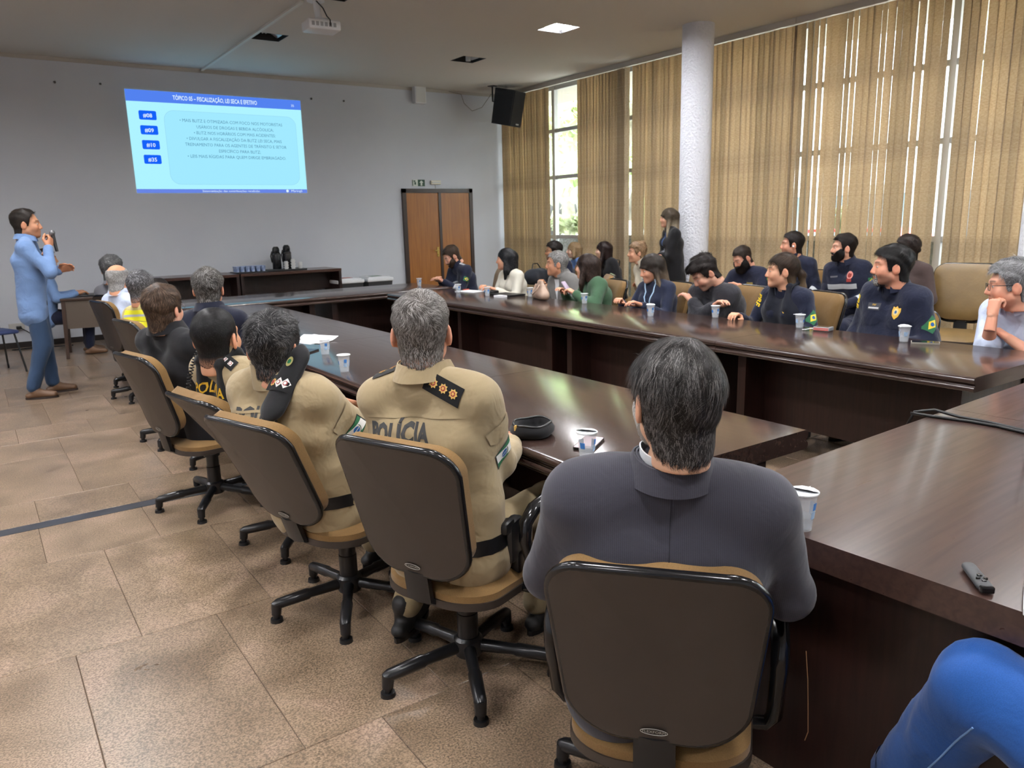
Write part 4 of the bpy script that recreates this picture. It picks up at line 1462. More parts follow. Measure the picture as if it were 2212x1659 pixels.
def strands(v, q, S, rng, n, length, width, segs, wav=0.0, whorl=(0.0, -.075, .085), lift=.25, seedtone=1.0):
    """ribbons growing over the shell surface v,q (head coordinates)"""
    if len(q) == 0 or n == 0:
        return np.zeros((0, 3)), np.zeros((0, 4), int), np.zeros(0)
    a, b, c = v[q[:, 0]], v[q[:, 1]], v[q[:, 2]]
    fn = np.cross(b - a, v[q[:, 3]] - a)
    ar = np.linalg.norm(fn, axis=1) + 1e-12
    fn = fn / ar[:, None]
    mid_f = (a + c) / 2
    rad = mid_f - np.array([0, -.01, np.nan])
    rad[:, 2] = mid_f[:, 2] - np.clip(mid_f[:, 2], -1, .03)
    rad = rad / (np.linalg.norm(rad, axis=1)[:, None] + 1e-9)
    ar = ar * np.where((rad * fn).sum(1) > .55, 1, 1e-4)
    k = rng.choice(len(q), n, p=ar / ar.sum())
    u1, u2 = rng.random((n, 1)), rng.random((n, 1))
    p = a[k] * (1 - u1) * (1 - u2) + b[k] * u1 * (1 - u2) + c[k] * u1 * u2 + v[q[k, 3]] * (1 - u1) * u2
    N = fn[k]
    d = p - np.asarray(whorl)
    down = np.clip((-p[:, 2:3] + .03) * 12, 0, 1)
    if S.get('hair') == 'long' and True:
        down = np.clip((-p[:, 2:3] + .08) * 14, 0, 1)
    d = d / (np.linalg.norm(d, axis=1)[:, None] + 1e-9)
    d = d * (1 - down) + np.array([0, -.12, -1.0]) * down
    if S.get('hair') == 'long':
        fr = np.clip((p[:, 1:2] - .02) * 25, 0, 1) * np.clip((p[:, 2:3] - .01) * 25, 0, 1)
        d = d * (1 - fr) + fr * np.concatenate([np.sign(p[:, 0:1]) * 1.0, np.full((n, 1), -.6), np.full((n, 1), -.15)], 1)
    sw = S.get('swirl', .5)
    d = d + sw * np.cross(N, d) * np.exp(-((p - np.asarray(whorl)) ** 2).sum(1)[:, None] / .0025)
    # clumped direction noise
    d = d + .35 * np.stack([np.sin(70 * p[:, 1] + 50 * p[:, 2] + S['seed']), np.sin(65 * p[:, 0] - 45 * p[:, 2]), np.sin(60 * p[:, 0] + 70 * p[:, 1])], 1) * S.get('mess', 1)
    d = d + rng.normal(size=(n, 3)) * .16 * S.get('mess', 1)
    d = d - N * (d * N).sum(1)[:, None]
    d = d / (np.linalg.norm(d, axis=1)[:, None] + 1e-9)
    side = np.cross(d, N)
    L = length * (.55 + .9 * rng.random((n, 1)))
    L = L * np.interp(p[:, 2], [-.1, .0, .08], S.get('len_grad', [.55, .8, 1.1]))[:, None] if S.get('hair') != 'long' else L
    L = L * np.where((np.abs(p[:, 0:1]) > .055) & (p[:, 1:2] > -.02) & (p[:, 2:3] < .06), .45, 1) if S.get('hair') != 'long' else L
    pts = []
    ph = rng.uniform(0, 6.28, (n, 1))
    for j in range(segs + 1):
        t = j / segs
        o = p + d * L * t - N * ((L * t) ** 2 / .19) + N * (.0006 + lift * L * (t - .85 * t * t)) + side * (wav * np.sin(ph * .25 + 9 * t + 40 * p[:, 2:3]) * t)
        pts.append(o)
    V, Q = [], []
    wv = width * (.7 + .6 * rng.random((n, 1)))
    for j in range(segs + 1):
        w_ = wv * (1 - .8 * (j / segs) ** 2)
        V.append(pts[j] - side * w_)
        V.append(pts[j] + side * w_)
    V = np.stack(V, 1).reshape(-1, 3)
    m_ = 2 * (segs + 1)
    base = (np.arange(n) * m_)[:, None]
    Q = np.concatenate([base + np.array([[2 * j, 2 * j + 1, 2 * j + 3, 2 * j + 2]]) for j in range(segs)])
    return V, Q, np.repeat(rng.random(n), m_)

def paint_head(v, S, rng):
    sk = np.array(S.get('skin', srgb(205, 155, 125)))
    c = np.tile(sk, (len(v), 1))
    x, y, z = v[:, 0], v[:, 1], v[:, 2]
    def mixc(mask, colr):
        nonlocal c
        m_ = np.clip(mask, 0, 1)[:, None]
        c = c * (1 - m_) + np.array(colr) * m_
    # warm cheeks, nose and ears
    warm = np.exp(-(((np.abs(x) - .042) / .022) ** 2 + ((z + .035) / .025) ** 2)) * (y > .03) * .35
    warm += np.exp(-((x / .014) ** 2 + ((z + .038) / .014) ** 2)) * (y > .09) * .35 + (np.abs(x) > .08) * .35
    mixc(warm, sk * np.array([1.05, .72, .66]))
    if S.get('beard_shadow', 0) > 0:
        b = ((z < -.045) & (y > .0) & (z > -.125)) * np.clip((-.04 - z) * 40, 0, 1) * np.clip((y + .005) * 40, 0, 1)
        mixc(b * S['beard_shadow'], S.get('beard_col', (.06, .045, .04)))
    # brows
    bx = np.abs(x)
    br = np.exp(-(((z - .0215 - .004 * np.sin((bx - .01) * 60)) / .0045) ** 2)) * np.clip((bx - .008) * 200, 0, 1) * np.clip((.055 - bx) * 150, 0, 1) * (y > .05)
    mixc(br * S.get('brow', .85), S.get('brow_col', (.03, .022, .018)))
    # eye sockets a touch redder, lash line
    es = np.exp(-(((bx - .031) / .017) ** 2 + ((z + .002) / .009) ** 2)) * (y > .06)
    mixc(es * .35, sk * np.array([.75, .6, .58]))
    if not S.get('eyes', True):
        la = np.exp(-(((bx - .031) / .014) ** 4 + ((z + .003) / .0035) ** 2)) * (y > .06)
        mixc(la * .85, (.03, .02, .018))
    # lips
    li = np.exp(-((x / .019) ** 4 + ((z + .069) / .0075) ** 2)) * (y > .07)
    mixc(li * .45, S.get('lip', sk * np.array([.92, .55, .52])))
    ml = np.exp(-((x / .019) ** 4 + ((z + .0692) / .002) ** 2)) * (y > .07)
    mixc(ml * .45, sk * np.array([.35, .2, .2]))
    no = np.exp(-(((bx - .008) / .004) ** 2 + ((z + .051) / .003) ** 2)) * (y > .09)
    mixc(no * .6, sk * .3)
    if S.get('scalp'):
        sc_ = np.clip((z - np.interp(np.degrees(np.arctan2(np.abs(x), y)), *HAIRLINES[S.get('hair', 'short')])) * 120, 0, 1) * (np.abs(x) < .085)
        mixc(sc_ * S['scalp'], S.get('hair_col', (.02, .015, .012)))
    return c

def beard_geo(S, h, rng):
    F = head_field(S, h, ear=False, neck=False)
    X, Y, Z = np.meshgrid(*F.ax, indexing='ij', sparse=True)
    th = S['beard'] * np.interp(Z, [-.14, -.1, -.06, -.03], [1.4, 1.2, .8, .5])
    f = F.f - th
    top_ = np.interp(np.abs(X), [0, .02, .035, .06, .075], [-.047, -.05, -.058, -.035, .0])
    f = np.maximum(f, (Z - top_) * .8)
    f = np.maximum(f, -(Y - .004) * .8)
    mouth = np.sqrt((X / .024) ** 2 + ((Z + .069) / .0085) ** 2) - 1
    f = np.maximum(f, np.where(Y > .06, -mouth * .008, -1))
    if S.get('goatee'):
        f = np.maximum(f, np.abs(X) - .034)
    F.f = f
    return F.mesh(1)

HAND_CACHE = {}
def hand_geo(curl, h, spread=.0, thumb=.5):
    """right hand: wrist at the origin, fingers towards +y, palm towards -z, thumb on -x (left) side"""
    key = (round(curl, 2), h, spread, thumb)
    if key in HAND_CACHE:
        return HAND_CACHE[key]
    F = Field((-.075, -.09, -.11), (.065, .205, .045), h)
    F.rc((0, -.085, 0), (0, .0, 0), .031, .026, .02, sq=((0, 0, 1), .85))
    for q in range(4):
        x = (-.03 + .0185 * q)
        F.rc((x * .55, .012, 0), (x, .085, -.002), .0155, .0125, .014)
    Ls = [(.042, .026, .021), (.047, .030, .022), (.043, .028, .021), (.034, .021, .019)]
    for q in range(4):
        x = -.03 + .0185 * q
        p = V3(x, .088 - abs(q - 1.3) * .004, -.002)
        ang = -math.radians(8 + 60 * curl)
        sx = (x + .003) * (.5 + spread * 4)
        for j, L in enumerate(Ls[q]):
            d = nrm(V3(sx * (1 if j == 0 else .6), math.cos(ang), math.sin(ang)))
            e = p + d * L
            F.rc(p, e, .0095 - .0008 * j, .0088 - .0009 * j, .005)
            p = e
            ang -= math.radians(6 + (75 if j == 0 else 45) * curl)
    a = V3(-.022, .02, -.008)
    b = a + V3(-.03 - .006 * (1 - thumb), .03, -.016 * (1 + thumb))
    c = b + nrm(V3(-.35 + .5 * thumb, 1, -.45 * thumb - .1)) * .034
    d = c + nrm(V3(-.05 + .6 * thumb, 1, -.5 * thumb)) * .027
    F.rc(a, b, .017, .0125, .012).rc(b, c, .0118, .0105, .006).rc(c, d, .0102, .0085, .005)
    r = F.mesh(1)
    HAND_CACHE[key] = r
    return r

def ik(S_, T_, l1, l2, hint):
    S_, T_ = np.asarray(S_, float), np.asarray(T_, float)
    d = T_ - S_
    L = np.linalg.norm(d)
    mx = (l1 + l2) * .995
    if L > mx:
        T_ = S_ + d / L * mx
        d = T_ - S_
        L = mx
    a = (l1 * l1 - l2 * l2 + L * L) / (2 * L)
    hh = math.sqrt(max(l1 * l1 - a * a, 1e-6))
    n = np.asarray(hint, float)
    n = n - d / L * (n @ d / L)
    return S_ + d / L * a + nrm(n) * hh, T_

def fjoin(parts):
    """join (v,q,extra) lists"""
    vs, qs, o = [], [], 0
    for v, q in parts:
        vs.append(v)
        qs.append(q + o)
        o += len(v)
    return np.concatenate(vs), np.concatenate(qs)

def collar_mb(nb, U, F_, R_, r0x, r0y, h0, h1, flare, opening, thick=.004, n=40, drop=0):
    """standing or folded collar around the neck; nb centre, U up, F_ front, R_ right"""
    mb = MB()
    vs, fs = [], []
    m_ = n + 1
    for i in range(m_):
        a = math.radians(opening + (360 - 2 * opening) * i / n)
        cx, cy = math.sin(a), math.cos(a)
        fr = max(0, cy)
        for (rad, hh) in ((0, h0 - drop * fr), (flare, h1 - drop * fr), (flare + thick, h1 - drop * fr), (thick, h0 - drop * fr)):
            vs.append(nb + R_ * cx * (r0x + rad) + F_ * cy * (r0y + rad) + U * hh)
    for i in range(n):
        for j in range(4):
            fs.append((i * 4 + j, i * 4 + (j + 1) % 4, (i + 1) * 4 + (j + 1) % 4, (i + 1) * 4 + j))
    fs += [(3, 2, 1, 0), tuple(n * 4 + j for j in range(4))]
    return mb.add(vs, fs)

def drape(mb, bvh, origin, ux, uy, dirn, off=.0025, sub=0):
    """lay flat lettering or a patch (xy plane) over a surface by casting along dirn"""
    origin, ux, uy, dirn = (Vector(q) for q in (origin, ux, uy, dirn))
    ux.normalize()
    uy.normalize()
    dirn.normalize()
    if sub:
        b = bmesh.new()
        vv = [b.verts.new(p) for p in mb.v]
        for f in mb.f:
            try:
                b.faces.new([vv[i] for i in f])
            except ValueError:
                pass
        bmesh.ops.triangulate(b, faces=b.faces[:])
        bmesh.ops.subdivide_edges(b, edges=b.edges[:], cuts=sub, use_grid_fill=True)
        b.verts.index_update()
        mb.v = [tuple(p.co) for p in b.verts]
        mb.f = [tuple(p.index for p in f.verts) for f in b.faces]
        b.free()
    out = []
    last = None
    for p in mb.v:
        st = origin + ux * p[0] + uy * p[1] - dirn * .3
        hit, nn, ix, dd = bvh.ray_cast(st, dirn)
        if hit is None:
            hit = (last if last is not None else origin)
            hit = origin + ux * p[0] + uy * p[1] + dirn * ((hit - origin).dot(dirn))
        else:
            last = hit
        out.append(hit - dirn * (off + p[2]))
    mb.v = [tuple(p) for p in out]
    return mb

def person(label, head, pelvis, facing, look, S):
    """head: world position of the eye-level centre of the head; pelvis: world (x,y[,z]) ; facing, look: azimuths"""
    S = dict(S)
    S.setdefault('ears', S.get('hair') != 'long')
    sd = S.setdefault('seed', abs(hash(label)) % 97 if False else sum(map(ord, label)) % 97)
    rng = np.random.default_rng(sd)
    sc_ = S.get('scale', 1.0)
    near = S.get('lod', 1)           # 0 close-up, 1 middle, 2 far
    root = thing('person', label, 'person', (pelvis[0], pelvis[1], 0), -math.radians(facing))
    a = math.radians(facing)
    W2L = np.array([[math.cos(a), -math.sin(a), 0], [math.sin(a), math.cos(a), 0], [0, 0, 1]])
    o = V3(pelvis[0], pelvis[1], 0)
    loc = lambda p: W2L @ (np.asarray(p, float) - o)
    stand = S.get('stand', False)
    pz = pelvis[2] if len(pelvis) > 2 else (.93 * sc_ if stand else .53)
    P = V3(0, 0, pz)
    Hd = loc(head)
    v = Hd - P
    tw = S.get('twist', 0)                     # shoulder yaw relative to the pelvis
    sl = max(0, .685 * sc_ - np.linalg.norm(v))
    back = V3(0, -1, 0) * min(.12, sl * .7 + S.get('hunch', .02))
    waist = P + v * .25 + back * .55
    chest = P + v * .54 + back * .9
    nb = P + v * S.get('nbf', .825) + back * .5
    Rr = nrm(V3(math.cos(math.radians(tw)), -math.sin(math.radians(tw)), S.get('tilt', 0)))
    U = nrm(nb - waist)
    Rr = nrm(Rr - U * (Rr @ U))
    Fd = np.cross(U, Rr)
    sw = .172 * sc_ * S.get('shoulders', 1)
    w_ = S.get('girth', 1.0) * sc_
    sh = {s_: nb - U * (.088 + S.get('sh_drop', 0)) * sc_ + Rr * s_ * sw - Fd * .012 for s_ in (-1, 1)}
    # arms
    arms = {}
    for s_, key in ((-1, 'L'), (1, 'R')):
        T_ = S.get('hand' + key, V3(s_ * .2, .3, pz + .16))
        T_ = np.asarray(T_, float)
        if S.get('world_hands'):
            T_ = loc(T_)
        hint = S.get('elbow' + key, (s_ * .5, -.4, -1))
        arms[s_] = ik(sh[s_], T_, .285 * sc_, .255 * sc_, hint)
    # legs
    hips = {s_: P + V3(s_ * .085 * sc_, .0, -.01) for s_ in (-1, 1)}
    legs = {}
    for s_, key in ((-1, 'L'), (1, 'R')):
        if stand:
            kn = V3(s_ * .1, .02, .50 * sc_) + np.asarray(S.get('knee' + key, (0, 0, 0)))
            an = V3(s_ * .11, -.01, .09) + np.asarray(S.get('foot' + key, (0, 0, 0)))
        else:
            kn = np.asarray(S.get('knee' + key, (s_ * .14, .43 * sc_, pz - .03)), float)
            an = np.asarray(S.get('foot' + key, (s_ * .13, .40, .09)), float)
        legs[s_] = (kn, an)
    hb = .011 if near == 0 else (.014 if near == 1 else .018)
    hh = .0056 if near < 2 else .0072
    hh = S.get('face_h', hh)
    # ------------- garment on the upper body
    gx = S.get('gpad', 0)
    allp = [P, waist, chest, nb, sh[-1], sh[1]] + [q for s_ in (-1, 1) for q in arms[s_]]
    lo = np.min(allp, 0) - .26
    hi = np.max(allp, 0) + .22
    lo[2] = min(lo[2], pz - .2 - S.get('hem', 0))
    G = Field(lo, hi, hb)
    vest_args = []
    bl = S.get('belly', 0)
    for s_ in (-1, 1):
        G.rc(P + Rr * s_ * .078 * w_ - Fd * .02 - U * S.get('hem', .03), waist + Rr * s_ * .07 * w_, (.118 + gx) * w_, (.108 + gx + bl * .1) * w_, .05)
        G.rc(waist + Rr * s_ * .07 * w_, chest + Rr * s_ * .082 * w_ - U * .02, (.108 + gx + bl * .1) * w_, (.114 + gx) * w_, .05)
        G.rc(chest + Rr * s_ * .082 * w_, nb - U * .1 * sc_ + Rr * s_ * .115 * w_, (.112 + gx) * w_, (.075 + gx) * w_, .05)
        G.rc(nb - U * .03 * sc_ + Rr * s_ * .03 - Fd * .012, sh[s_] - Rr * s_ * .012, (.056 + gx) * sc_, (.058 + gx + S.get('pad', 0)) * sc_, .05)
        if S.get('bust'):
            G.ball(chest + Rr * s_ * .075 * w_ + Fd * .095 * w_ + U * .0, .058 * S['bust'], .05)
    if bl:
        G.ball(waist + Fd * (.05 + .05 * bl) - U * .02, .12 + .03 * bl, .06)
    sl_ = S.get('sleeve', 'long')
    ar = S.get('arm_r', 1.0) * sc_
    for s_ in (-1, 1):
        eb, wr = arms[s_]
        k = .035
        if sl_ == 'long':
            G.rc(sh[s_], eb, (.062 + gx) * ar, (.052 + gx * .8) * ar, k)
            G.rc(eb, eb + (wr - eb) * .93, (.052 + gx * .8) * ar, (.04 + gx * .6) * ar, .025)
        elif sl_ == 'elbow':
            G.rc(sh[s_], eb, (.066 + gx) * ar, (.058 + gx) * ar, k)
            G.rc(eb, eb + (wr - eb) * .18, (.056 + gx) * ar, (.053 + gx) * ar, .02)
        else:
            G.rc(sh[s_], sh[s_] + (eb - sh[s_]) * .62, (.068 + gx) * ar, (.064 + gx) * ar, k)
    G.rc(nb - U * .06 * sc_ - Fd * .005, nb - U * .012 * sc_ - Fd * .008, .078 * sc_, .066 * sc_ * S.get('neck', 1), .03)
    G.ripple(S.get('fold', .0028), S.get('fold_f', 48), sd, (1, 1, .6))
    gv, gq = G.mesh(1)
    gname = S.get('garment', 'shirt')
    gme = np_mesh(gname, gv, gq)
    gob = link(gname, gme, S['top'], root)
    bvh = BVHTree.FromPolygons([Vector(p) for p in gv], [tuple(map(int, f)) for f in gq])
    # ------------- trousers
    allp = [P] + [q for s_ in (-1, 1) for q in legs[s_]]
    T = Field(np.min(allp, 0) - .2, np.max(allp, 0) + .2, hb * (1.1 if stand or S.get('fine_legs') else 1.6))
    lr = S.get('leg_r', 1.0) * sc_
    T.el(P + V3(0, -.01, -.005), ((.145 if stand else .165) * w_, (.105 if stand else .125) * w_, .12), .04)
    skirt = S.get('bottom_kind') == 'dress'
    for s_ in (-1, 1):
        kn, an = legs[s_]
        T.rc(hips[s_], kn, (.084 if stand else .098) * lr, .072 * lr, .04)
        T.rc(kn, an + (kn - an) * .06, .070 * lr, .056 * lr, .03)
    T.ripple(.003, 42, sd + 1)
    tv, tq = T.mesh(1)
    tbvh = BVHTree.FromPolygons([Vector(p) for p in tv], [tuple(map(int, f)) for f in tq])
    link('trousers', np_mesh('trousers', tv, tq), S['bottom'], root)
    # ------------- shoes
    for s_ in (-1, 1):
        kn, an = legs[s_]
        fdir = np.asarray(S.get('toe', V3(s_ * .12, 1, 0)), float)
        fdir = nrm(fdir)
        K = Field(an - .2, an + .25, .012 if near < 2 else .016)
        hl = an - fdir * .035
        hl[2] = an[2] - .055
        toe = an + fdir * .165
        toe[2] = an[2] - .058
        K.rc(hl, toe, .036, .033, .01, sq=((0, 0, 1), .8))
        K.rc(an + V3(0, 0, .03), an + fdir * .03 - V3(0, 0, .03), .042, .043, .02)
        K.rc(an + fdir * .03 - V3(0, 0, .03), toe + V3(0, 0, .004), .04, .027, .02)
        kv, kq = K.mesh(1)
        kv[:, 2] = np.maximum(kv[:, 2], an[2] - .088)
        so = link('shoe', np_mesh('shoe', kv, kq), S.get('shoe', mat('shoe_black', srgb(26, 24, 24), .4)), root)
        if near < 2:
            sm = kv.copy()
            q_ = MB()
            n = 20
            rt_ = np.array([fdir[1], -fdir[0], 0])
            ring = []
            for i in range(n):
                t_ = 2 * PI * i / n
                ring.append((hl + toe) / 2 + fdir * (.137 * math.cos(t_)) + rt_ * (.041 + .004 * math.cos(t_)) * math.sin(t_))
            z0, z1 = an[2] - .09, an[2] - .07
            q_.add([(p[0], p[1], z0) for p in ring] + [(p[0], p[1], z1) for p in ring], [tuple(range(n - 1, -1, -1)), tuple(range(n, 2 * n))] + [(i, (i + 1) % n, n + (i + 1) % n, n + i) for i in range(n)])
            q_.build('sole', S.get('sole', black_pl), so)
    # ------------- body: head, neck, trunk, arms and hands in one mesh
    Rh = W2L @ rot_axes(look, S.get('nod', 0), S.get('roll', 0)) * (sc_ * S.get('head_scale', 1.0))
    hv, hq = head_field(S, hh, ear=S.get('ears', True)).mesh(1)
    hc = paint_head(hv, S, rng)
    toW = lambda p: p @ Rh.T + Hd
    sk = np.array(S.get('skin', srgb(205, 155, 125)))
    parts, cols = [(toW(hv), hq)], [hc]
    B = Field(np.min([P, nb, sh[-1], sh[1]] + [arms[s_][0] for s_ in (-1, 1)], 0) - .12, np.max([P, nb, sh[-1], sh[1]] + [arms[s_][0] for s_ in (-1, 1)], 0) + .14, .022)
    for s_ in (-1, 1):
        B.rc(P + Rr * s_ * .06 * w_, chest + Rr * s_ * .06 * w_, .085 * w_, .085 * w_, .04)
        B.rc(chest + Rr * s_ * .06 * w_, sh[s_], .05, .036, .03)
        B.rc(sh[s_], arms[s_][0], .042, .036, .03)
    B.rc(chest, nb, .05, .045, .04)
    bv, bq = B.mesh(0)
    parts.append((bv, bq))
    cols.append(np.tile(sk, (len(bv), 1)))
    if not S.get('no_neckfill'):
        NF = Field(np.minimum(nb, Hd) - .12, np.maximum(nb, Hd) + .1, .012)
        NF.rc(nb - U * .03, toW(V3(0, -.036, -.10)[None])[0], .063 * sc_ * S.get('neck', 1), .056 * sc_ * S.get('neck', 1), .02)
        nv, nq = NF.mesh(1)
        parts.append((nv, nq))
        cols.append(np.tile(sk, (len(nv), 1)))
    for s_, key in ((-1, 'L'), (1, 'R')):
        eb, wr = arms[s_]
        fd = nrm(wr - eb)
        A = Field(np.minimum(eb, wr) - .07, np.maximum(eb, wr) + .07, .010 if near < 2 else .016)
        if sl_ != 'long':
            up_ = sh[s_] + (eb - sh[s_]) * .5
            A = Field(np.min([eb, wr, up_], 0) - .08, np.max([eb, wr, up_], 0) + .08, .010 if near < 2 else .014)
            A.rc(up_, eb, .05 * ar, .041 * ar, .02)
        A.rc(eb, wr, .041 * ar, .027 * sc_, .02)
        av, aq = A.mesh(1)
        parts.append((av, aq))
        cols.append(np.tile(sk, (len(av), 1)))
        if S.get('nohand' + key):
            continue
        vv, qq = hand_geo(S.get('curl' + key, .35), .005 if near == 0 else (.0066 if near == 1 else .008), 0, S.get('thumb' + key, .5))
        hd_ = nrm(np.asarray(S.get('hdir' + key, fd), float))
        pn = np.asarray(S.get('palm' + key, (0, 0, -1)), float)
        pn = nrm(pn - hd_ * (pn @ hd_))
        zz = -pn
        xx = np.cross(hd_, zz)
        vv = vv.copy()
        if s_ == -1:
            vv[:, 0] *= -1
            qq = qq[:, ::-1]
        parts.append((wr + (vv * .98 * sc_) @ np.stack([xx, hd_, zz]), qq))
        cols.append(np.tile(sk * np.array([1.02, .96, .94]), (len(vv), 1)))
    v_, q_ = fjoin(parts)
    bme = np_mesh('body', v_, q_)
    set_col(bme, np.concatenate(cols))
    bob = link('body', bme, skin_m, root)
    # ------------- hair
    hcol = np.array(S.get('hair_col', (.02, .015, .012)))
    hcol2 = np.array(S.get('hair_col2', hcol * 1.8))
    gfrac = S.get('grey', .3)
    hparts, hcols = [], []
    if S.get('hair') != 'none':
        sv, sq = hair_geo(S, hh * 1.05, rng)
        tone = (hcol * (1 - gfrac * .6) + hcol2 * gfrac * .6) * (.62 + .2 * rng.random((len(sv), 1)))
        if S.get('hair_tip') is not None:
            t_ = np.clip((-.02 - sv[:, 2:3]) * 7, 0, 1)
            tone = tone * (1 - t_) + np.array(S['hair_tip']) * .7 * t_
        if S.get('scalp'):
            t_ = np.clip((-.062 - sv[:, 2:3]) * 22, 0, .75) * (sv[:, 1:2] < .03)
            tone = tone * (1 - t_) + np.array(S.get('skin', srgb(205, 155, 125))) * .8 * t_
        hparts.append((sv, sq))
        hcols.append(tone)
        ns = S.get('nstr', (8000, 2200, 1100)[near])
        st_v, st_q, st_t = strands(sv, sq, S, rng, ns, S.get('slen', .02), S.get('swid', (.00055, .0009, .0016)[near]), 3, S.get('wav', 0), S.get('whorl', (0.0, -.075, .085)), S.get('lift', .25))
        if len(st_v):
            r2__ = rng.random(len(st_t))
            g = (st_t < gfrac)[:, None]
            base = np.where(g, hcol2, hcol) * (.7 + .6 * ((st_t * 37) % 1))[:, None]
            if S.get('side_grey'):
                near_side = np.clip((np.abs(st_v[:, 0:1]) - .045) * 30, 0, 1) * np.clip((.05 - st_v[:, 2:3]) * 20, 0, 1)
                gs = (((st_t * 91) % 1) < S['side_grey'])[:, None] * near_side
                base = base * (1 - gs) + hcol2 * gs
            if S.get('hair_tip') is not None:
                t_ = np.clip((-.02 - st_v[:, 2:3]) * 7, 0, 1)
                base = base * (1 - t_) + np.array(S['hair_tip']) * (.7 + .5 * ((st_t * 37) % 1))[:, None] * t_
            hparts.append((st_v, st_q))
            hcols.append(base)
    if S.get('beard'):
        sv, sq = beard_geo(S, hh, rng)
        bc = np.array(S.get('beard_col', hcol))
        hparts.append((sv, sq))
        hcols.append(bc * (.6 + .2 * rng.random((len(sv), 1))))
        S2 = dict(S, hair='beard', len_grad=[1, 1, 1])
        st_v, st_q, st_t = strands(sv, sq, S2, rng, (3000, 1200, 400)[near], S.get('beard_len', .009), (.0005, .0008, .0014)[near], 3, 0, (0, .02, .05), .3)
        if len(st_v):
            g = (st_t < S.get('beard_grey', .1))[:, None]
            hparts.append((st_v, st_q))
            hcols.append(np.where(g, np.array(S.get('beard_col2', hcol2)), bc) * (.7 + .6 * ((st_t * 37) % 1))[:, None])
    if hparts:
        v_, q_ = fjoin(hparts)
        hme = np_mesh('hair', toW(v_), q_)
        set_col(hme, np.concatenate(hcols))
        link('hair', hme, hair_m, root)
    # ------------- eyes
    if S.get('eyes', True):
        for s_ in (-1, 1):
            b = MB()
            n1, n2 = 16, 10
            vs, cs = [], []
            for i in range(n2 + 1):
                for j in range(n1):
                    t_, p_ = PI * i / n2, 2 * PI * j / n1
                    d = V3(math.sin(t_) * math.cos(p_), math.cos(t_), math.sin(t_) * math.sin(p_))
                    vs.append(V3(s_ * .031, .0765, -.004) + .0150 * d * np.array([1.0, 1, .52]))
                    cs.append((.02, .012, .008) if t_ < .42 else ((.09, .045, .02) if t_ < .55 else (.5, .44, .40)))
            fs = [(i * n1 + j, i * n1 + (j + 1) % n1, (i + 1) * n1 + (j + 1) % n1, (i + 1) * n1 + j) for i in range(n2) for j in range(n1)]
            me = np_mesh('eye', toW(np.array(vs)), np.array(fs))
            set_col(me, np.array(cs))
            link('eye', me, eye_m, root)
    if S.get('glasses'):
        gm = S['glasses']
        b = MB()
        for s_ in (-1, 1):
            ring = []
            for (x, z_) in rrect(-.023, .023, -.018, .016, .012, 4):
                ring.append((s_ * .033 + x, .105 - .12 * (abs(s_ * .033 + x)) ** 1.6 * 2, z_ - .004))
            b.tube([tuple(toW(np.array(p)[None])[0]) for p in ring], .0017, 6, closed=True)
            b.tube([tuple(toW(np.array(p)[None])[0]) for p in ((s_ * .056, .098, .004), (s_ * .078, .07, .004), (s_ * .083, .0, .002), (s_ * .083, -.02, -.014))], .002, 6)
        b.tube([tuple(toW(np.array(p)[None])[0]) for p in ((-.011, .106, .002), (0, .112, .005), (.011, .106, .002))], .0017, 6)
        b.build('glasses', gm, root, smooth=True)
    ctx = dict(tbvh=tbvh, root=root, bvh=bvh, P=P, waist=waist, chest=chest, nb=nb, U=U, R=Rr, F=Fd, sh=sh, arms=arms, legs=legs, Hd=Hd, Rh=Rh, toW=toW, loc=loc, sc=sc_, garment=gob, W2L=W2L)
    # ------------- collar
    cl = S.get('collar')
    if cl:
        kind, cmt = cl[0], cl[1]
        c0 = nb - U * .012 * sc_ - Fd * .004
        nk = S.get('neck', 1) * sc_
        hU = nrm(nrm(Hd - nb) * .7 + U * .5)
        if kind == 'stand':
            collar_mb(c0, hU, Fd, Rr, .076 * nk, .080 * nk, -.03, .062, -.002, 24, .005, drop=.02).build('collar', cmt, root, smooth=50)
        elif kind == 'fold':
            collar_mb(c0, hU, Fd, Rr, .073 * nk, .077 * nk, -.03, .047, -.002, 20, .004, drop=.02).build('collar', cmt, root, smooth=50)
            collar_mb(c0, hU, Fd, Rr, .077 * nk, .081 * nk, .049, .0, .02, 26, .004, drop=.024).build('collar_fold', cmt, root, smooth=50)
        elif kind == 'crew':
            collar_mb(c0, hU, Fd, Rr, .070 * nk, .075 * nk, -.01, .012, .0, 2, .006, drop=.025).build('collar', cmt, root, smooth=50)
    return ctx
# ------------------------------------------------------------------ cloths
khaki = cloth('khaki_uniform', srgb(160, 142, 110), wr=.8)
khaki_t = cloth('khaki_trousers', srgb(154, 137, 105), wr=.6)
suit = cloth('charcoal_suit', srgb(60, 59, 68), weave=700, wr=.3, stripe=75)
black_c = cloth('black_cloth', srgb(24, 24, 28), wr=.3)
navy = cloth('navy_uniform', srgb(28, 33, 54), wr=.8)
navy2 = cloth('navy_knit', srgb(34, 40, 62), wr=.35)
navy_polo = cloth('navy_polo', srgb(22, 26, 44), wr=.3)
denim = cloth('denim', srgb(54, 76, 106), weave=500, wr=.45, dark=.6)
denim_b = cloth('bright_denim', srgb(34, 84, 156), weave=420, wr=.4, dark=.6)
chambray = cloth('chambray_shirt', srgb(116, 146, 192), wr=.9)
paleblue = cloth('pale_blue_shirt', srgb(204, 216, 240), wr=.8)
grey_c = cloth('grey_cloth', srgb(112, 112, 118), wr=.4)
greysuit = cloth('grey_suit', srgb(122, 120, 118), wr=.3)
white_j = cloth('white_jacket', srgb(226, 222, 208), wr=.5)
green_c = cloth('green_coat', srgb(66, 98, 72), wr=.5)
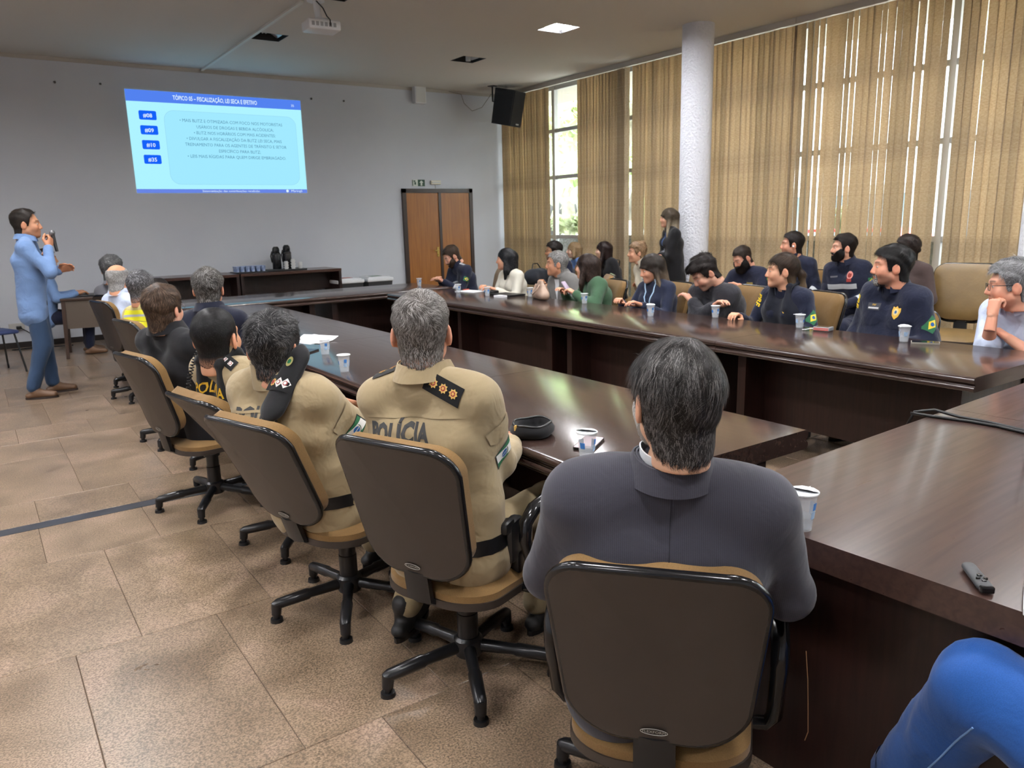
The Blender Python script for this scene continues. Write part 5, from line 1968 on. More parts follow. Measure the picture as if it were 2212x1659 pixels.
olive = cloth('olive_trousers', srgb(72, 84, 56), wr=.4)
cream = cloth('cream_sweater', srgb(220, 210, 188), weave=300, wr=.5)
blue_b = cloth('blue_blouse', srgb(104, 144, 208), wr=.4)
brown_c = cloth('brown_top', srgb(72, 58, 56), wr=.2)
yellow_j = cloth('fire_jacket', srgb(200, 184, 120), wr=.4)
jacket_k = cloth('black_jacket', srgb(48, 48, 54), wr=.9)
boot_m = mat('boot_black', srgb(24, 23, 23), .55)
boot_t = mat('boot_tan', srgb(92, 82, 66), .7)
brown_sh = mat('shoe_brown', srgb(106, 78, 56), .5)
hiviz = mat('hi_vis_yellow', srgb(234, 230, 40), .6)
reflect = mat('reflective_tape', srgb(196, 200, 204), .35, metal=.1)
letter_k = mat('letters_charcoal', srgb(58, 58, 58), .8)
letter_y = mat('letters_yellow', srgb(226, 178, 40), .7)
patch_k = cloth('patch_black', srgb(20, 20, 22), wr=.1)
gold = mat('gold_thread', srgb(214, 174, 96), .6)
maroon = mat('maroon_thread', srgb(150, 50, 44), .7)
white_t = mat('white_thread', srgb(228, 226, 222), .7)
green_t = mat('green_thread', srgb(36, 104, 66), .7)
blue_t = mat('blue_thread', srgb(40, 96, 160), .7)
yellow_t = mat('yellow_thread', srgb(236, 206, 60), .7)

def rect_mb(w_, h_, nu=4, nv=4, d=0):
    return MB().grid(lambda u, v: ((u - .5) * w_, (v - .5) * h_, d), nu, nv)
def disc_mb(r, n=20, d=0, rx=1, ry=1):
    return MB().add([(0, 0, d)] + [(r * rx * math.cos(2 * PI * k / n), r * ry * math.sin(2 * PI * k / n), d) for k in range(n)], [(0, 1 + k, 1 + (k + 1) % n) for k in range(n)])
def star_mb(r0, r1, n, d=0):
    p = []
    for k in range(2 * n):
        r = r0 if k % 2 == 0 else r1
        p.append((r * math.cos(PI * k / n), r * math.sin(PI * k / n), d))
    return MB().add([(0, 0, d)] + p, [(0, 1 + k, 1 + (k + 1) % (2 * n)) for k in range(2 * n)])
def lay(ctx, mb, name, m_, pos, ux, uy, d, par=None, off=.0025, sub=0, lift=0):
    drape(mb, ctx['bvh'], pos, ux, uy, d, off + lift, sub)
    return mb.build(name, m_, par if par is not None else ctx['root'], smooth=True)
def arm_frame(ctx, s_, t, outw):
    """point on the outer side of an upper arm; outw = outward direction"""
    a, b = ctx['sh'][s_], ctx['arms'][s_][0]
    ax = nrm(b - a)
    n = np.asarray(outw, float)
    n = nrm(n - ax * (n @ ax))
    return a + (b - a) * t, -ax, n, nrm(np.cross(-ax, n))
def flag_patch(ctx, s_, t, outw, kind, size=.075, rot=0):
    p, up_, n, rt_ = arm_frame(ctx, s_, t, outw)
    c, s__ = math.cos(math.radians(rot)), math.sin(math.radians(rot))
    ux, uy = rt_ * c + up_ * s__, up_ * c - rt_ * s__
    w_, h_ = size, size * .72
    base = lay(ctx, rect_mb(w_ * 1.08, h_ * 1.1, 6, 5), 'flag_patch', patch_k if kind == 'PR' else green_t, p, ux, uy, -n)
    q = lambda mb, nm, m_, l, sb=0: lay(ctx, mb, nm, m_, p, ux, uy, -n, base, lift=l, sub=sb)
    if kind == 'PR':
        q(rect_mb(w_, h_, 6, 5), 'flag_green', green_t, .0008)
        q(MB().grid(lambda u, v: ((u - .5) * w_, (.5 - u) * h_ * .42 + (v - .5) * h_ * .62 if True else 0, 0), 8, 4), 'flag_white', white_t, .0015)
        q(disc_mb(h_ * .24), 'flag_disc', blue_t, .0022)
        q(rect_mb(h_ * .44, h_ * .05, 3, 1), 'flag_band', white_t, .0028)
        q(MB().tube([(h_ * .33 * math.cos(a), h_ * .33 * math.sin(a), 0) for a in np.linspace(-2.2, .4, 10)], .0011, 4), 'flag_wreath', green_t, .0026)
    else:
        q(MB().add([(-w_ * .44, 0, 0), (0, -h_ * .42, 0), (w_ * .44, 0, 0), (0, h_ * .42, 0)], [(0, 1, 2, 3)]), 'flag_diamond', yellow_t, .0008, 2)
        q(disc_mb(h_ * .2), 'flag_disc', blue_t, .0016)
def strap(ctx, s_, n_stars, kinds, w_=.055, l_=.115, d=(0, 0, -1), rot=0, off=.004, back=0):
    """rank strap lying along a shoulder"""
    nb, sh = ctx['nb'], ctx['sh'][s_]
    ax = nrm(sh - nb)
    mid = nb * .42 + sh * .58 - ctx['F'] * back
    up_ = nrm(-np.asarray(d, float))
    ax = nrm(ax - up_ * (ax @ up_))
    sd = np.cross(up_, ax)
    base = lay(ctx, rect_mb(l_, w_, 8, 5), 'rank_strap', patch_k, mid, ax, sd, d, off=off)
    for k, kd in enumerate(kinds):
        c = mid + ax * (k - (len(kinds) - 1) / 2) * l_ * .29
        if kd == 's':
            lay(ctx, star_mb(.0155, .011, 8), 'rank_star', gold, c, ax, sd, d, base, off + .0018)
            lay(ctx, disc_mb(.008), 'star_centre', maroon, c, ax, sd, d, base, off + .0026)
            lay(ctx, star_mb(.0065, .003, 5), 'star_core', gold, c, ax, sd, d, base, off + .0033)
        else:
            lay(ctx, MB().add([(-.013, 0, 0), (0, -.013, 0), (.013, 0, 0), (0, .013, 0)], [(0, 1, 2, 3)]), 'rank_pip', white_t, c, nrm(ax + sd), nrm(sd - ax), d, base, off + .0018)
            lay(ctx, disc_mb(.007), 'pip_ring', maroon, c, ax, sd, d, base, off + .0026)
            lay(ctx, disc_mb(.0045), 'pip_core', white_t, c, ax, sd, d, base, off + .0033)
    return base
def back_text(ctx, s, size, m_, zoff, xoff=0, maxw=None, name='back_lettering', bold=.0035):
    t_ = text_mb(s, size, 'CENTER', 0, bold)
    if maxw:
        w0 = max(p[0] for p in t_.v) - min(p[0] for p in t_.v)
        t_.v = [(p[0] * maxw / w0, p[1], 0) for p in t_.v]
    pos = ctx['chest'] + ctx['U'] * zoff + ctx['R'] * xoff
    return lay(ctx, t_, name, m_, pos, ctx['R'], ctx['U'], ctx['F'], off=.002, sub=1)
def ring_band(ctx, a, b, t0, t1, r, m_, name, bvh=None, n=28, off=.003, lim=0):
    """band wrapped round a limb or trunk by casting inwards at its axis"""
    a, b = np.asarray(a, float), np.asarray(b, float)
    ax = nrm(b - a)
    e1 = nrm(np.cross(ax, (0.3, .2, 1) if abs(ax[2]) < .8 else (0, 1, 0)))
    e2 = np.cross(ax, e1)
    vs, fs = [], []
    ok = []
    for j in range(3):
        t = t0 + (t1 - t0) * j / 2
        c = a + (b - a) * t
        for i in range(n):
            q = 2 * PI * i / n
            d = e1 * math.cos(q) + e2 * math.sin(q)
            hit = (bvh or ctx['bvh']).ray_cast(Vector(c + d * r), Vector(-d), r)
            far_ = hit[0] is None or (lim and np.linalg.norm(np.array(hit[0]) - c) > lim)
            p = (c + d * (lim * .62 if lim else .06) if far_ else np.array(hit[0])) + d * off
            vs.append(p)
    for j in range(2):
        for i in range(n):
            fs.append((j * n + i, j * n + (i + 1) % n, (j + 1) * n + (i + 1) % n, (j + 1) * n + i))
    return MB().add(vs, fs).build(name, m_, ctx['root'], smooth=True)
def front_patch(ctx, mb, name, m_, x, zz, off=.0025, sub=0, lift=0, par=None):
    pos = ctx['chest'] + ctx['R'] * x + ctx['U'] * zz
    return lay(ctx, mb, name, m_, pos, -ctx['R'], ctx['U'], -ctx['F'], par, off, sub, lift)
def shield_mb(r):
    p = [(-.8, .8), (-.35, .7), (0, 1), (.35, .7), (.8, .8), (.85, .2), (.6, -.5), (0, -1), (-.6, -.5), (-.85, .2)]
    return MB().add([(0, 0, 0)] + [(x * r, y * r, 0) for x, y in p], [(0, 1 + k, 1 + (k + 1) % 10) for k in range(10)])

tan_s, light_s, pale_s, brown_s = srgb(196, 146, 112), srgb(216, 168, 140), srgb(226, 184, 160), srgb(176, 124, 92)
K, DK, BR = (.016, .012, .011), (.03, .022, .018), (.05, .03, .02)
GREY, SALT = (.09, .085, .08), (.36, .34, .33)

# ---- left row, from the near corner to the far end
c1 = person('man in charcoal suit seen from behind at the near corner, dark wavy hair', (1.155, 1.075, 1.165), (1.25, 1.21, .43), 44, 24,
    dict(top=suit, bottom=suit, lod=0, garment='suit_jacket', gpad=.012, pad=.014, shoulders=1.14, girth=1.1, neck=1.02, head_scale=.97, nbf=.785, hair='full', hair_col=(.018, .015, .014), hair_col2=(.15, .14, .135), grey=.22, hair_top=.014, hair_side=.014,
         slen=.045, wav=.006, nstr=20000, swid=.0005, mess=.5, lift=.06, skin=srgb(214, 170, 142), beard=.007, beard_col=(.5, .48, .45), beard_grey=.9, beard_col2=(.75, .74, .72), side_grey=.35, whorl=(.02, -.02, .115), len_grad=[.5, .9, 1.1], nod=2,
         handL=(-.24, .22, .56), handR=(.26, .22, .56), elbowL=(-.7, -.5, -1), elbowR=(.7, -.5, -1), collar=('fold', suit), fold=.003, fold_f=24, shoe=boot_m, kneeL=(-.15, .44, .45), kneeR=(.15, .44, .45)))
c2 = person('police officer in khaki with short grey hair, three gold stars on shoulder', (1.105, 2.07, 1.205), (1.18, 2.07, .50), 58, 33,
    dict(top=khaki, bottom=khaki_t, fine_legs=True, lod=0, gpad=.006, girth=1.04, hair='short', hair_col=(.075, .066, .058), hair_col2=(.32, .30, .285), grey=.4, hair_top=.015, hair_side=.007, slen=.018, nstr=16000, swid=.00055, skin=srgb(210, 156, 130), head_scale=.96,
         handL=(-.06, .32, .72), handR=(.08, .33, .74), elbowL=(-.3, -.3, -1), elbowR=(.22, -.35, -1), curlR=.5, curlL=.5, palmR=(-1, 0, -.3), palmL=(1, 0, -.3), collar=('fold', khaki), shoe=boot_m, swirl=1.2, fold=.005, fold_f=34, scalp=.5,
         kneeR=(.17, .46, .50), footR=(.14, .40, .09), footL=(-.28, .12, .13), kneeL=(-.2, .42, .50)))
c3 = person('police officer in khaki with black hair and a beret tucked on his shoulder', (.865, 2.755, 1.10), (1.01, 2.80, .48), 68, 40,
    dict(top=khaki, bottom=khaki_t, lod=0, gpad=.008, girth=1.1, shoulders=1.06, hair='short', hair_col=(.014, .013, .014), hair_col2=(.16, .155, .155), grey=.18, side_grey=.5, hair_top=.024, hair_side=.012, slen=.026, nstr=15000, swid=.00055, mess=1.1, swirl=1.2, nbf=.865,
         skin=srgb(206, 150, 122), head_scale=.96, nod=2, handL=(-.12, .36, .60), handR=(.14, .36, .60), elbowR=(.5, -.4, -1), elbowL=(-.5, -.4, -1), collar=('stand', khaki), shoe=boot_m, scalp=.7, fold=.005, fold_f=34, kneeR=(.17, .46, .48), kneeL=(-.17, .46, .48)))
c4 = person('police officer with cropped black hair wearing a black tactical vest', (.845, 3.47, 1.06), (1.09, 3.56, .47), 74, 46,
    dict(top=khaki, bottom=khaki_t, lod=0, gpad=.006, hair='short', hair_col=(.012, .011, .012), hair_col2=(.03, .03, .03), grey=.2, hair_top=.008, hair_side=.005, slen=.008, nstr=9000, mess=.5, skin=srgb(206, 152, 120), nbf=.86, head_scale=1.06, nod=6,
         handL=(-.22, .18, .56), handR=(.15, .34, .66), elbowL=(-.9, -.6, -.8), elbowR=(.8, -.4, -.9), collar=('stand', khaki), shoe=boot_m, scalp=.85, fold=.005, fold_f=34))
c5 = person('man in black polo with brown hair and glasses, seen from behind', (.80, 4.30, 1.125), (.93, 4.36, .47), 66, 48,
    dict(top=black_c, bottom=black_c, lod=0, garment='polo_shirt', nbf=.85, girth=1.04, hair='full', hair_col=(.045, .028, .019), hair_col2=(.16, .10, .065), grey=.3, hair_top=.018, hair_side=.014, slen=.03, nstr=8000, mess=.35, skin=srgb(220, 166, 142), head_scale=.95,
         sleeve='short', handL=(-.15, .36, .6), handR=(.15, .4, .72), collar=('fold', black_c), glasses=mat('glasses_metal', srgb(120, 122, 126), .3, metal=.8), whorl=(.02, -.05, .1)))
c6 = person('man in navy polo with bushy grey hair at the left table', (1.215, 5.06, 1.155), (1.24, 5.02, .48), 52, 26,
    dict(top=navy_polo, bottom=black_c, lod=1, garment='polo_shirt', girth=1.1, shoulders=1.08, hair='full', hair_col=(.055, .05, .045), hair_col2=(.26, .25, .24), grey=.35, hair_top=.02, hair_side=.011, slen=.03, nstr=5000, mess=1.1, lift=.4, skin=srgb(214, 160, 132),
         handL=(-.2, .42, .76), handR=(.2, .42, .76), sleeve='short', collar=('fold', navy_polo), head_scale=.96))
c7 = person('firefighter in yellow jacket with grey cropped hair at the left row', (.975, 5.93, 1.13), (1.09, 5.92, .47), 70, 45,
    dict(top=yellow_j, bottom=khaki_t, lod=1, garment='fire_jacket', gpad=.012, hair='short', hair_col=(.05, .048, .05), hair_col2=(.3, .3, .32), grey=.35, hair_top=.014, hair_side=.008, slen=.014, nstr=4000, skin=srgb(196, 140, 108), collar=('stand', yellow_j), scalp=.5, head_scale=.95,
         handL=(-.2, .42, .76), handR=(.2, .42, .76)))
c8 = person('balding man in pale blue shirt with grey fringe, left row', (1.075, 7.62, 1.10), (1.17, 7.66, .47), 66, 42,
    dict(top=paleblue, bottom=black_c, lod=1, hair='short', hair_col=(.30, .29, .28), hair_col2=(.5, .49, .48), grey=.5, hair_top=.004, hair_side=.008, bald=(0, -.035, .125, .085), slen=.016, skin=srgb(222, 160, 126), collar=('fold', paleblue), nod=-4, head_scale=1.05, girth=1.08))
c9 = person('man in grey shirt with dark grey hair, farthest in the left row', (1.155, 8.5, 1.15), (1.22, 8.45, .48), 50, 40,
    dict(top=grey_c, bottom=black_c, lod=1, hair='full', hair_col=(.06, .06, .062), hair_col2=(.25, .25, .25), grey=.4, hair_top=.022, hair_side=.008, quiff=.012, skin=srgb(196, 146, 116), collar=('fold', grey_c), head_scale=1.05, girth=1.05))
c9b = person('person with black hair hidden between the bald man and the firefighter', (1.23, 6.7, 1.03), (1.3, 6.65, .46), 70, 60,
    dict(top=black_c, bottom=black_c, lod=2, hair='long', hair_len=.16, hair_col=K, scale=.92, skin=tan_s, eyes=False))
# ---- presenter and operator
pr_ = person('presenter standing in blue shirt and jeans holding a microphone', (.487, 8.40, 1.60), (.46, 8.42, .90), 98, 100,
    dict(top=chambray, bottom=denim, lod=1, face_h=.005, stand=True, garment='shirt', gpad=.004, fold=.006, fold_f=32, hem=.12, girth=1.0, hair='reced', hair_col=(.022, .017, .014), hair_top=.016, hair_side=.008, slen=.022, skin=srgb(196, 142, 110), beard_shadow=.15, collar=('fold', chambray), shoe=brown_sh, sole=mat('sole_dark', srgb(48, 36, 30), .7),
         handR=(.10, .18, 1.385), handL=(-.05, .23, 1.17), elbowR=(.7, -.2, -1), elbowL=(-.6, -.5, -1), curlR=.75, curlL=.25, hdirR=(-.3, .45, .85), palmR=(-.6, -.6, .1), hdirL=(.3, 1, .25), palmL=(.9, -.1, -.3), footL=(0, .05, 0), footR=(.02, -.1, 0), leg_r=1.06, head_scale=1.04))
op_ = person('operator in light blue shirt seated behind the presenter at the laptop', (.80, 11.05, 1.20), (.72, 11.05, .50), 92, 95,
    dict(top=chambray, bottom=navy, lod=2, hair='short', hair_col=DK, skin=tan_s, handR=(.12, .34, .77), handL=(-.12, .34, .77), collar=('fold', chambray), shoe=brown_sh))

# ---- window-side row at the table, from the door to the near end
r1 = person('man in navy rescue uniform bending over his phone near the door', (5.02, 8.51, 1.10), (5.20, 8.45, .47), 268, 283,
    dict(top=navy, bottom=navy, lod=1, hair='short', hair_col=(.05, .032, .022), hair_top=.018, hair_side=.008, beard=.006, beard_col=(.05, .03, .02), skin=srgb(216, 164, 140), nod=-32, hunch=.05, handR=(.06, .36, .80), handL=(-.04, .38, .80), collar=('stand', navy)))
r2_p = person('woman with straight black hair in white jacket at the far table', (5.03, 7.31, 1.095), (5.14, 7.27, .47), 275, 322,
    dict(top=white_j, bottom=black_c, lod=1, scale=.95, garment='jacket', bust=.9, hair='long', hair_len=.12, hair_col=(.008, .008, .01), hair_col2=(.06, .06, .066), hair_vol=.3, hair_fwd=-.02, skin=srgb(216, 162, 132), handR=(.1, .34, .77), handL=(-.12, .34, .77), mess=.4, head_scale=1.06))
r3 = person('grey haired man in grey suit looking at the screen, window side', (5.22, 6.62, 1.055), (5.32, 6.58, .45), 275, 304,
    dict(top=greysuit, bottom=greysuit, lod=1, garment='suit_jacket', gpad=.01, hair='short', hair_col=(.16, .155, .15), hair_col2=(.42, .41, .4), grey=.5, hair_top=.016, hair_side=.01, skin=srgb(196, 142, 112), collar=('fold', greysuit), head_scale=1.05, handR=(.15, .3, .6), handL=(-.15, .3, .6)))
r4 = person('woman in green coat with long dark brown hair, back turned', (4.98, 5.84, 1.065), (5.06, 5.78, .46), 290, 336,
    dict(top=green_c, bottom=black_c, lod=1, scale=.96, garment='coat', gpad=.012, hair='long', hair_len=.2, hair_col=(.02, .012, .01), hair_col2=(.10, .06, .045), hair_vol=.6, skin=light_s, handL=(-.15, .28, .82), handR=(.12, .3, .8), curlL=.6, elbowL=(-.9, -.3, -.8), head_scale=1.06))
r5 = person('woman in navy dress with lanyard and ombre hair looking down', (5.05, 5.03, 1.075), (5.15, 5.0, .46), 272, 288,
    dict(top=navy2, bottom=navy2, lod=1, scale=.95, garment='dress', bust=1.0, hair='long', hair_len=.17, hair_col=(.025, .018, .014), hair_tip=(.26, .19, .13), hair_vol=.5, hair_fwd=.03, skin=srgb(212, 158, 130), nod=-16, handR=(.15, .34, .77), handL=(-.14, .36, .77), head_scale=1.06))
r6 = person('man in black jacket bowing his head with crossed arms', (4.96, 4.33, 1.065), (5.20, 4.33, .46), 268, 296,
    dict(top=jacket_k, bottom=black_c, lod=1, face_h=.005, gpad=.014, girth=1.1, garment='jacket', hair='short', hair_col=(.016, .012, .011), hair_top=.03, hair_side=.009, quiff=.018, slen=.03, nstr=4000, beard_shadow=.45, skin=srgb(216, 166, 142), nod=-38, hunch=.07, eyes=True,
         handR=(-.12, .27, .80), handL=(.12, .25, .82), elbowR=(.7, .2, -1), elbowL=(-.7, .2, -1), collar=('stand', jacket_k), nohandL=False, head_scale=1.05))
r7 = person('highway police woman with brown ponytail in navy uniform', (5.0, 3.61, 1.11), (5.14, 3.60, .46), 275, 318,
    dict(top=navy, bottom=navy, lod=1, face_h=.0045, scale=.97, bust=.7, hair='full', hair_top=.012, hair_side=.008, slen=.05, mess=.3, hair_col=(.035, .022, .016), hair_col2=(.07, .045, .03), tail=[(0, -.10, .02, .022), (0, -.135, -.03, .026), (0, -.145, -.12, .026), (0, -.135, -.22, .014)], hair_tip=(.20, .13, .07),
         skin=srgb(212, 160, 130), handR=(.2, .36, .76), handL=(-.2, .34, .7), collar=('stand', navy), head_scale=1.06, jaw=.92))
r8 = person('bearded highway police officer in navy uniform with flag patch', (4.95, 2.74, 1.175), (5.12, 2.74, .49), 282, 322,
    dict(top=navy, bottom=navy, lod=0, face_h=.004, gpad=.008, girth=1.14, shoulders=1.08, belly=.5, hair='short', hair_col=(.012, .011, .011), hair_top=.018, hair_side=.011, quiff=.004, slen=.026, nstr=6000, mess=.35, beard_shadow=.55, beard=.0022, goatee=True, beard_col=(.05, .04, .035), beard_grey=.55, beard_col2=(.6, .58, .55), beard_len=.005,
         skin=srgb(214, 152, 124), handR=(.26, .30, .55), handL=(-.22, .34, .70), collar=('fold', navy), head_scale=1.06, fold=.005, fold_f=34, shoe=boot_t, footL=(-.14, .27, .09), footR=(.05, .30, .09)))
r9 = person('man in pale blue shirt with glasses resting his chin on his hand', (4.86, 1.985, 1.10), (5.16, 1.9, .48), 285, 326,
    dict(top=paleblue, bottom=navy, lod=0, face_h=.004, sleeve='elbow', girth=1.1, gpad=.01, hair='short', hair_col=(.13, .13, .135), hair_col2=(.40, .40, .41), grey=.5, hair_top=.024, hair_side=.010, slen=.03, nstr=6000, skin=srgb(218, 160, 134), collar=('fold', paleblue), glasses=mat('glasses_black', srgb(20, 20, 22), .3), nod=-4, head_scale=1.08,
         world_hands=True, handR=(4.70, 1.995, .935), handL=(4.82, 1.95, .80), elbowR=(.15, -.1, -1), elbowL=(-.9, .0, -.6), curlR=.95, hdirR=(.1, -.25, 1), palmR=(0, -1, 0), curlL=.6, arm_r=1.05))
# ---- back row along the blinds
b1 = person('man with glasses and black bag seated by the open blind', (6.5, 8.31, 1.105), (6.65, 8.26, .46), 270, 300,
    dict(top=navy, bottom=denim, lod=2, hair='full', hair_col=K, hair_top=.022, hair_side=.012, beard_shadow=.5, skin=tan_s, glasses=mat('glasses_black'), eyes=False, handR=(.1, .3, .7), handL=(-.15, .3, .68), hunch=.05))
b2 = person('blonde woman in blue blouse seated by the blinds', (7.25, 8.79, 1.08), (7.4, 8.7, .46), 285, 306,
    dict(top=blue_b, bottom=black_c, lod=2, scale=.93, hair='long', hair_len=.05, hair_col=(.28, .18, .09), hair_col2=(.42, .3, .17), skin=pale_s, eyes=False, bust=.8))
b3 = person('woman with long dark curly hair dressed in black by the blinds', (7.2, 8.09, 1.095), (7.35, 8.0, .46), 285, 322,
    dict(top=black_c, bottom=black_c, lod=2, scale=.94, hair='long', hair_len=.2, wav=.01, hair_vol=1.2, hair_col=(.022, .012, .011), skin=pale_s, eyes=False, bust=.8))
b4 = person('woman in cream sweater and olive trousers with arms folded', (6.5, 6.71, 1.118), (6.72, 6.5, .46), 285, 304,
    dict(top=cream, bottom=olive, lod=2, scale=.96, garment='sweater', gpad=.012, girth=1.08, hair='full', hair_col=(.22, .13, .07), hair_col2=(.42, .29, .17), hair_top=.022, hair_side=.014, bun=(0, -.07, .10, .042), jaw=.9, skin=srgb(214, 162, 132), eyes=False, bust=1, handR=(-.14, .24, .76), handL=(.14, .22, .74), elbowR=(.8, 0, -1), elbowL=(-.8, 0, -1), collar=('stand', cream)))
b5 = person('blonde woman in black suit standing beside the column', (7.16, 6.84, 1.51), (7.22, 6.81, .86), 300, 306,
    dict(top=black_c, bottom=black_c, lod=1, face_h=.005, stand=True, scale=.95, garment='suit_jacket', hem=.12, bust=.8, hair='long', hair_len=.26, hair_col=(.06, .045, .03), hair_tip=(.56, .46, .33), hair_vol=.3, hair_fwd=.05, skin=srgb(214, 164, 138), handR=(-.1, .2, 1.05), handL=(.08, .18, 1.03), elbowR=(.8, -.2, -1), elbowL=(-.8, -.2, -1)))
b6 = person('man with long black beard in navy t-shirt looking at his phone', (6.85, 5.46, 1.07), (7.05, 5.42, .46), 262, 285,
    dict(top=navy, bottom=navy, lod=1, garment='t_shirt', sleeve='short', girth=1.08, hair='short', hair_col=(.035, .025, .02), hair_top=.012, hair_side=.006, beard=.022, beard_len=.02, beard_col=(.008, .007, .007), skin=srgb(214, 160, 136), nod=-30, handR=(.08, .33, .76), handL=(-.02, .35, .78), elbowR=(.9, -.1, -.8), elbowL=(-.9, -.1, -.8), collar=('crew', navy)))
b7 = person('man with earbud seated behind the ponytailed officer', (7.0, 4.95, 1.215), (7.1, 4.9, .50), 270, 320,
    dict(top=navy, bottom=navy, lod=1, hair='short', hair_col=K, hair_top=.016, hair_side=.008, skin=srgb(204, 148, 122), beard_shadow=.3, handR=(.2, .2, .85), handL=(-.2, .3, .7), collar=('stand', navy)))
b8 = person('bearded firefighter in navy uniform with white reflective band', (6.9, 4.31, 1.195), (7.05, 4.26, .49), 268, 312,
    dict(top=navy, bottom=navy, lod=1, gpad=.006, girth=1.06, hair='short', hair_col=K, hair_top=.02, hair_side=.009, beard=.008, beard_col=(.012, .01, .01), skin=srgb(216, 164, 138), handR=(.08, .3, .66), handL=(-.06, .3, .66), collar=('fold', navy)))
b9 = person('woman in brown top seated behind the bearded officer', (7.0, 3.75, 1.195), (7.1, 3.72, .50), 275, 348,
    dict(top=brown_c, bottom=black_c, lod=2, scale=.95, hair='full', hair_col=(.02, .013, .011), hair_top=.016, hair_side=.014, bun=(0, -.1, -.02, .03), skin=pale_s, eyes=False))
# ---- knee at the lower right edge
kn_ = person('person in bright blue jeans at the lower right corner, only the leg in view', (1.55, -.15, 1.2), (1.62, .03, .50), -2, -10,
    dict(top=grey_c, bottom=denim_b, lod=1, hair_col=K, nstr=500, skin=light_s, kneeL=(-.02, .58, .565), footL=(.09, .78, .16), kneeR=(.24, .42, .50), footR=(.2, .46, .09), leg_r=1.32, shoe=brown_sh, toe=(.95, .3, 0), fine_legs=True, handL=(-.1, .2, .62), handR=(.2, .2, .62)))
# ------------------------------------------------------------------ insignia and gear on the clothing
# near officer: rank straps, lettering, flag, pocket flap, holster
strap(c2, 1, 3, 'sss', w_=.058, l_=.125, d=nrm(-c2['U'] * .6 + c2['F'] * .8), back=.05)
strap(c2, -1, 3, 'sss', w_=.062, l_=.135, d=nrm(-c2['U'] + c2['F'] * .2))
back_text(c2, 'POLÍCIA', .078, letter_k, .012, -.055, .21)
back_text(c2, 'MILITAR', .078, letter_k, -.06, -.055, .21)
flag_patch(c2, 1, .66, (1, -.75, 0), 'PR', .082, 0)
def flap(ctx, s_, t, outw, w_=.11, h_=.05):
    p, up_, n, rt_ = arm_frame(ctx, s_, t, outw)
    mb = MB().add([(-w_ / 2, h_ / 2, 0), (-w_ / 2, -h_ * .2, 0), (-w_ * .3, -h_ / 2, 0), (w_ * .3, -h_ / 2, 0), (w_ / 2, -h_ * .2, 0), (w_ / 2, h_ / 2, 0)], [(0, 1, 2, 3, 4, 5)])
    lay(ctx, mb, 'pocket_flap', ctx['garment'].data.materials[0], p, rt_, up_, -n, sub=3, off=.006)
flap(c2, 1, .32, (1, -.6, 0))
def yoke(ctx, z_):
    """seam line across the back"""
    n = 24
    mb = MB().add([((k / n - .5) * .34, .004, 0) for k in range(n + 1)] + [((k / n - .5) * .34, -.004, 0) for k in range(n + 1)], [(k, k + 1, n + 2 + k, n + 1 + k) for k in range(n)])
    lay(ctx, mb, 'yoke_seam', ctx['garment'].data.materials[0], ctx['chest'] + ctx['U'] * z_, ctx['R'], ctx['U'], ctx['F'], off=.0035)
yoke(c2, .085)
yoke(c3, .085)
def holster(ctx):
    h_ = ctx['P'] + V3(.20, .04, .02)
    MB().rbox(tuple(h_), (.022, .05, .07), .015).rbox(tuple(h_ + V3(.0, -.045, .06)), (.018, .035, .02), .012).rbox(tuple(h_ + V3(.005, .02, -.09)), (.02, .03, .05), .012).build('holster', black_pl, ctx['root'], smooth=40)
    ring_band(ctx, ctx['P'] + V3(0, 0, .02), ctx['P'] + V3(0, 0, .07), 0, 1, .3, black_pl, 'belt')
holster(c2)
holster(c3)
back_text(c3, 'POLÍCIA', .075, letter_k, .045, 0, .24)
flag_patch(c3, 1, .72, (1, -.75, 0), 'PR', .085, 0)
flap(c3, 1, .40, (1, -.6, 0))
# beret folded under the shoulder strap
ax = nrm(-c3['F'] * .8 - c3['U'] * .6 + c3['R'] * .0)
mid_ = c3['nb'] * .36 + c3['sh'][1] * .64 + c3['U'] * .045 - c3['F'] * .045
sd_ = nrm(np.cross(ax, c3['U']))
nu_ = nrm(np.cross(sd_, ax))
Bf = Field(mid_ - .2, mid_ + .2, .006)
Bf.rc(mid_ - ax * .085, mid_ + ax * .10, .056, .058, .02, sq=(nu_, .4))
Bf.rc(mid_ - ax * .10 + sd_ * .01, mid_ - ax * .135 + sd_ * .012, .03, .014, .03, sq=(nu_, .5))
Bf.ripple(.0016, 60, 4)
bv_, bq_ = Bf.mesh(1)
felt = cloth('black_felt', srgb(20, 20, 23), weave=1500, wr=.15)
br = thing('beret', 'black beret folded under the shoulder strap of the second officer', 'beret', tuple(c3['root'].location), c3['root'].rotation_euler.z)
link('felt', np_mesh('felt', bv_, bq_), felt, br)
bb = dict(root=br, bvh=BVHTree.FromPolygons([Vector(p) for p in bv_], [tuple(map(int, f)) for f in bq_]))
rim_pts = [mid_ + sd_ * .046 + ax * t - nu_ * .0 for t in np.linspace(-.12, .12, 9)]
MB().tube([tuple(p) for p in rim_pts], .006, 8).build('leather_rim', mat('leather_black', srgb(16, 16, 18), .3), br, smooth=True)
band = lay(bb, rect_mb(.062, .115, 6, 8), 'strap_band', patch_k, mid_ + ax * .02, ax, sd_, -nu_, off=.004)
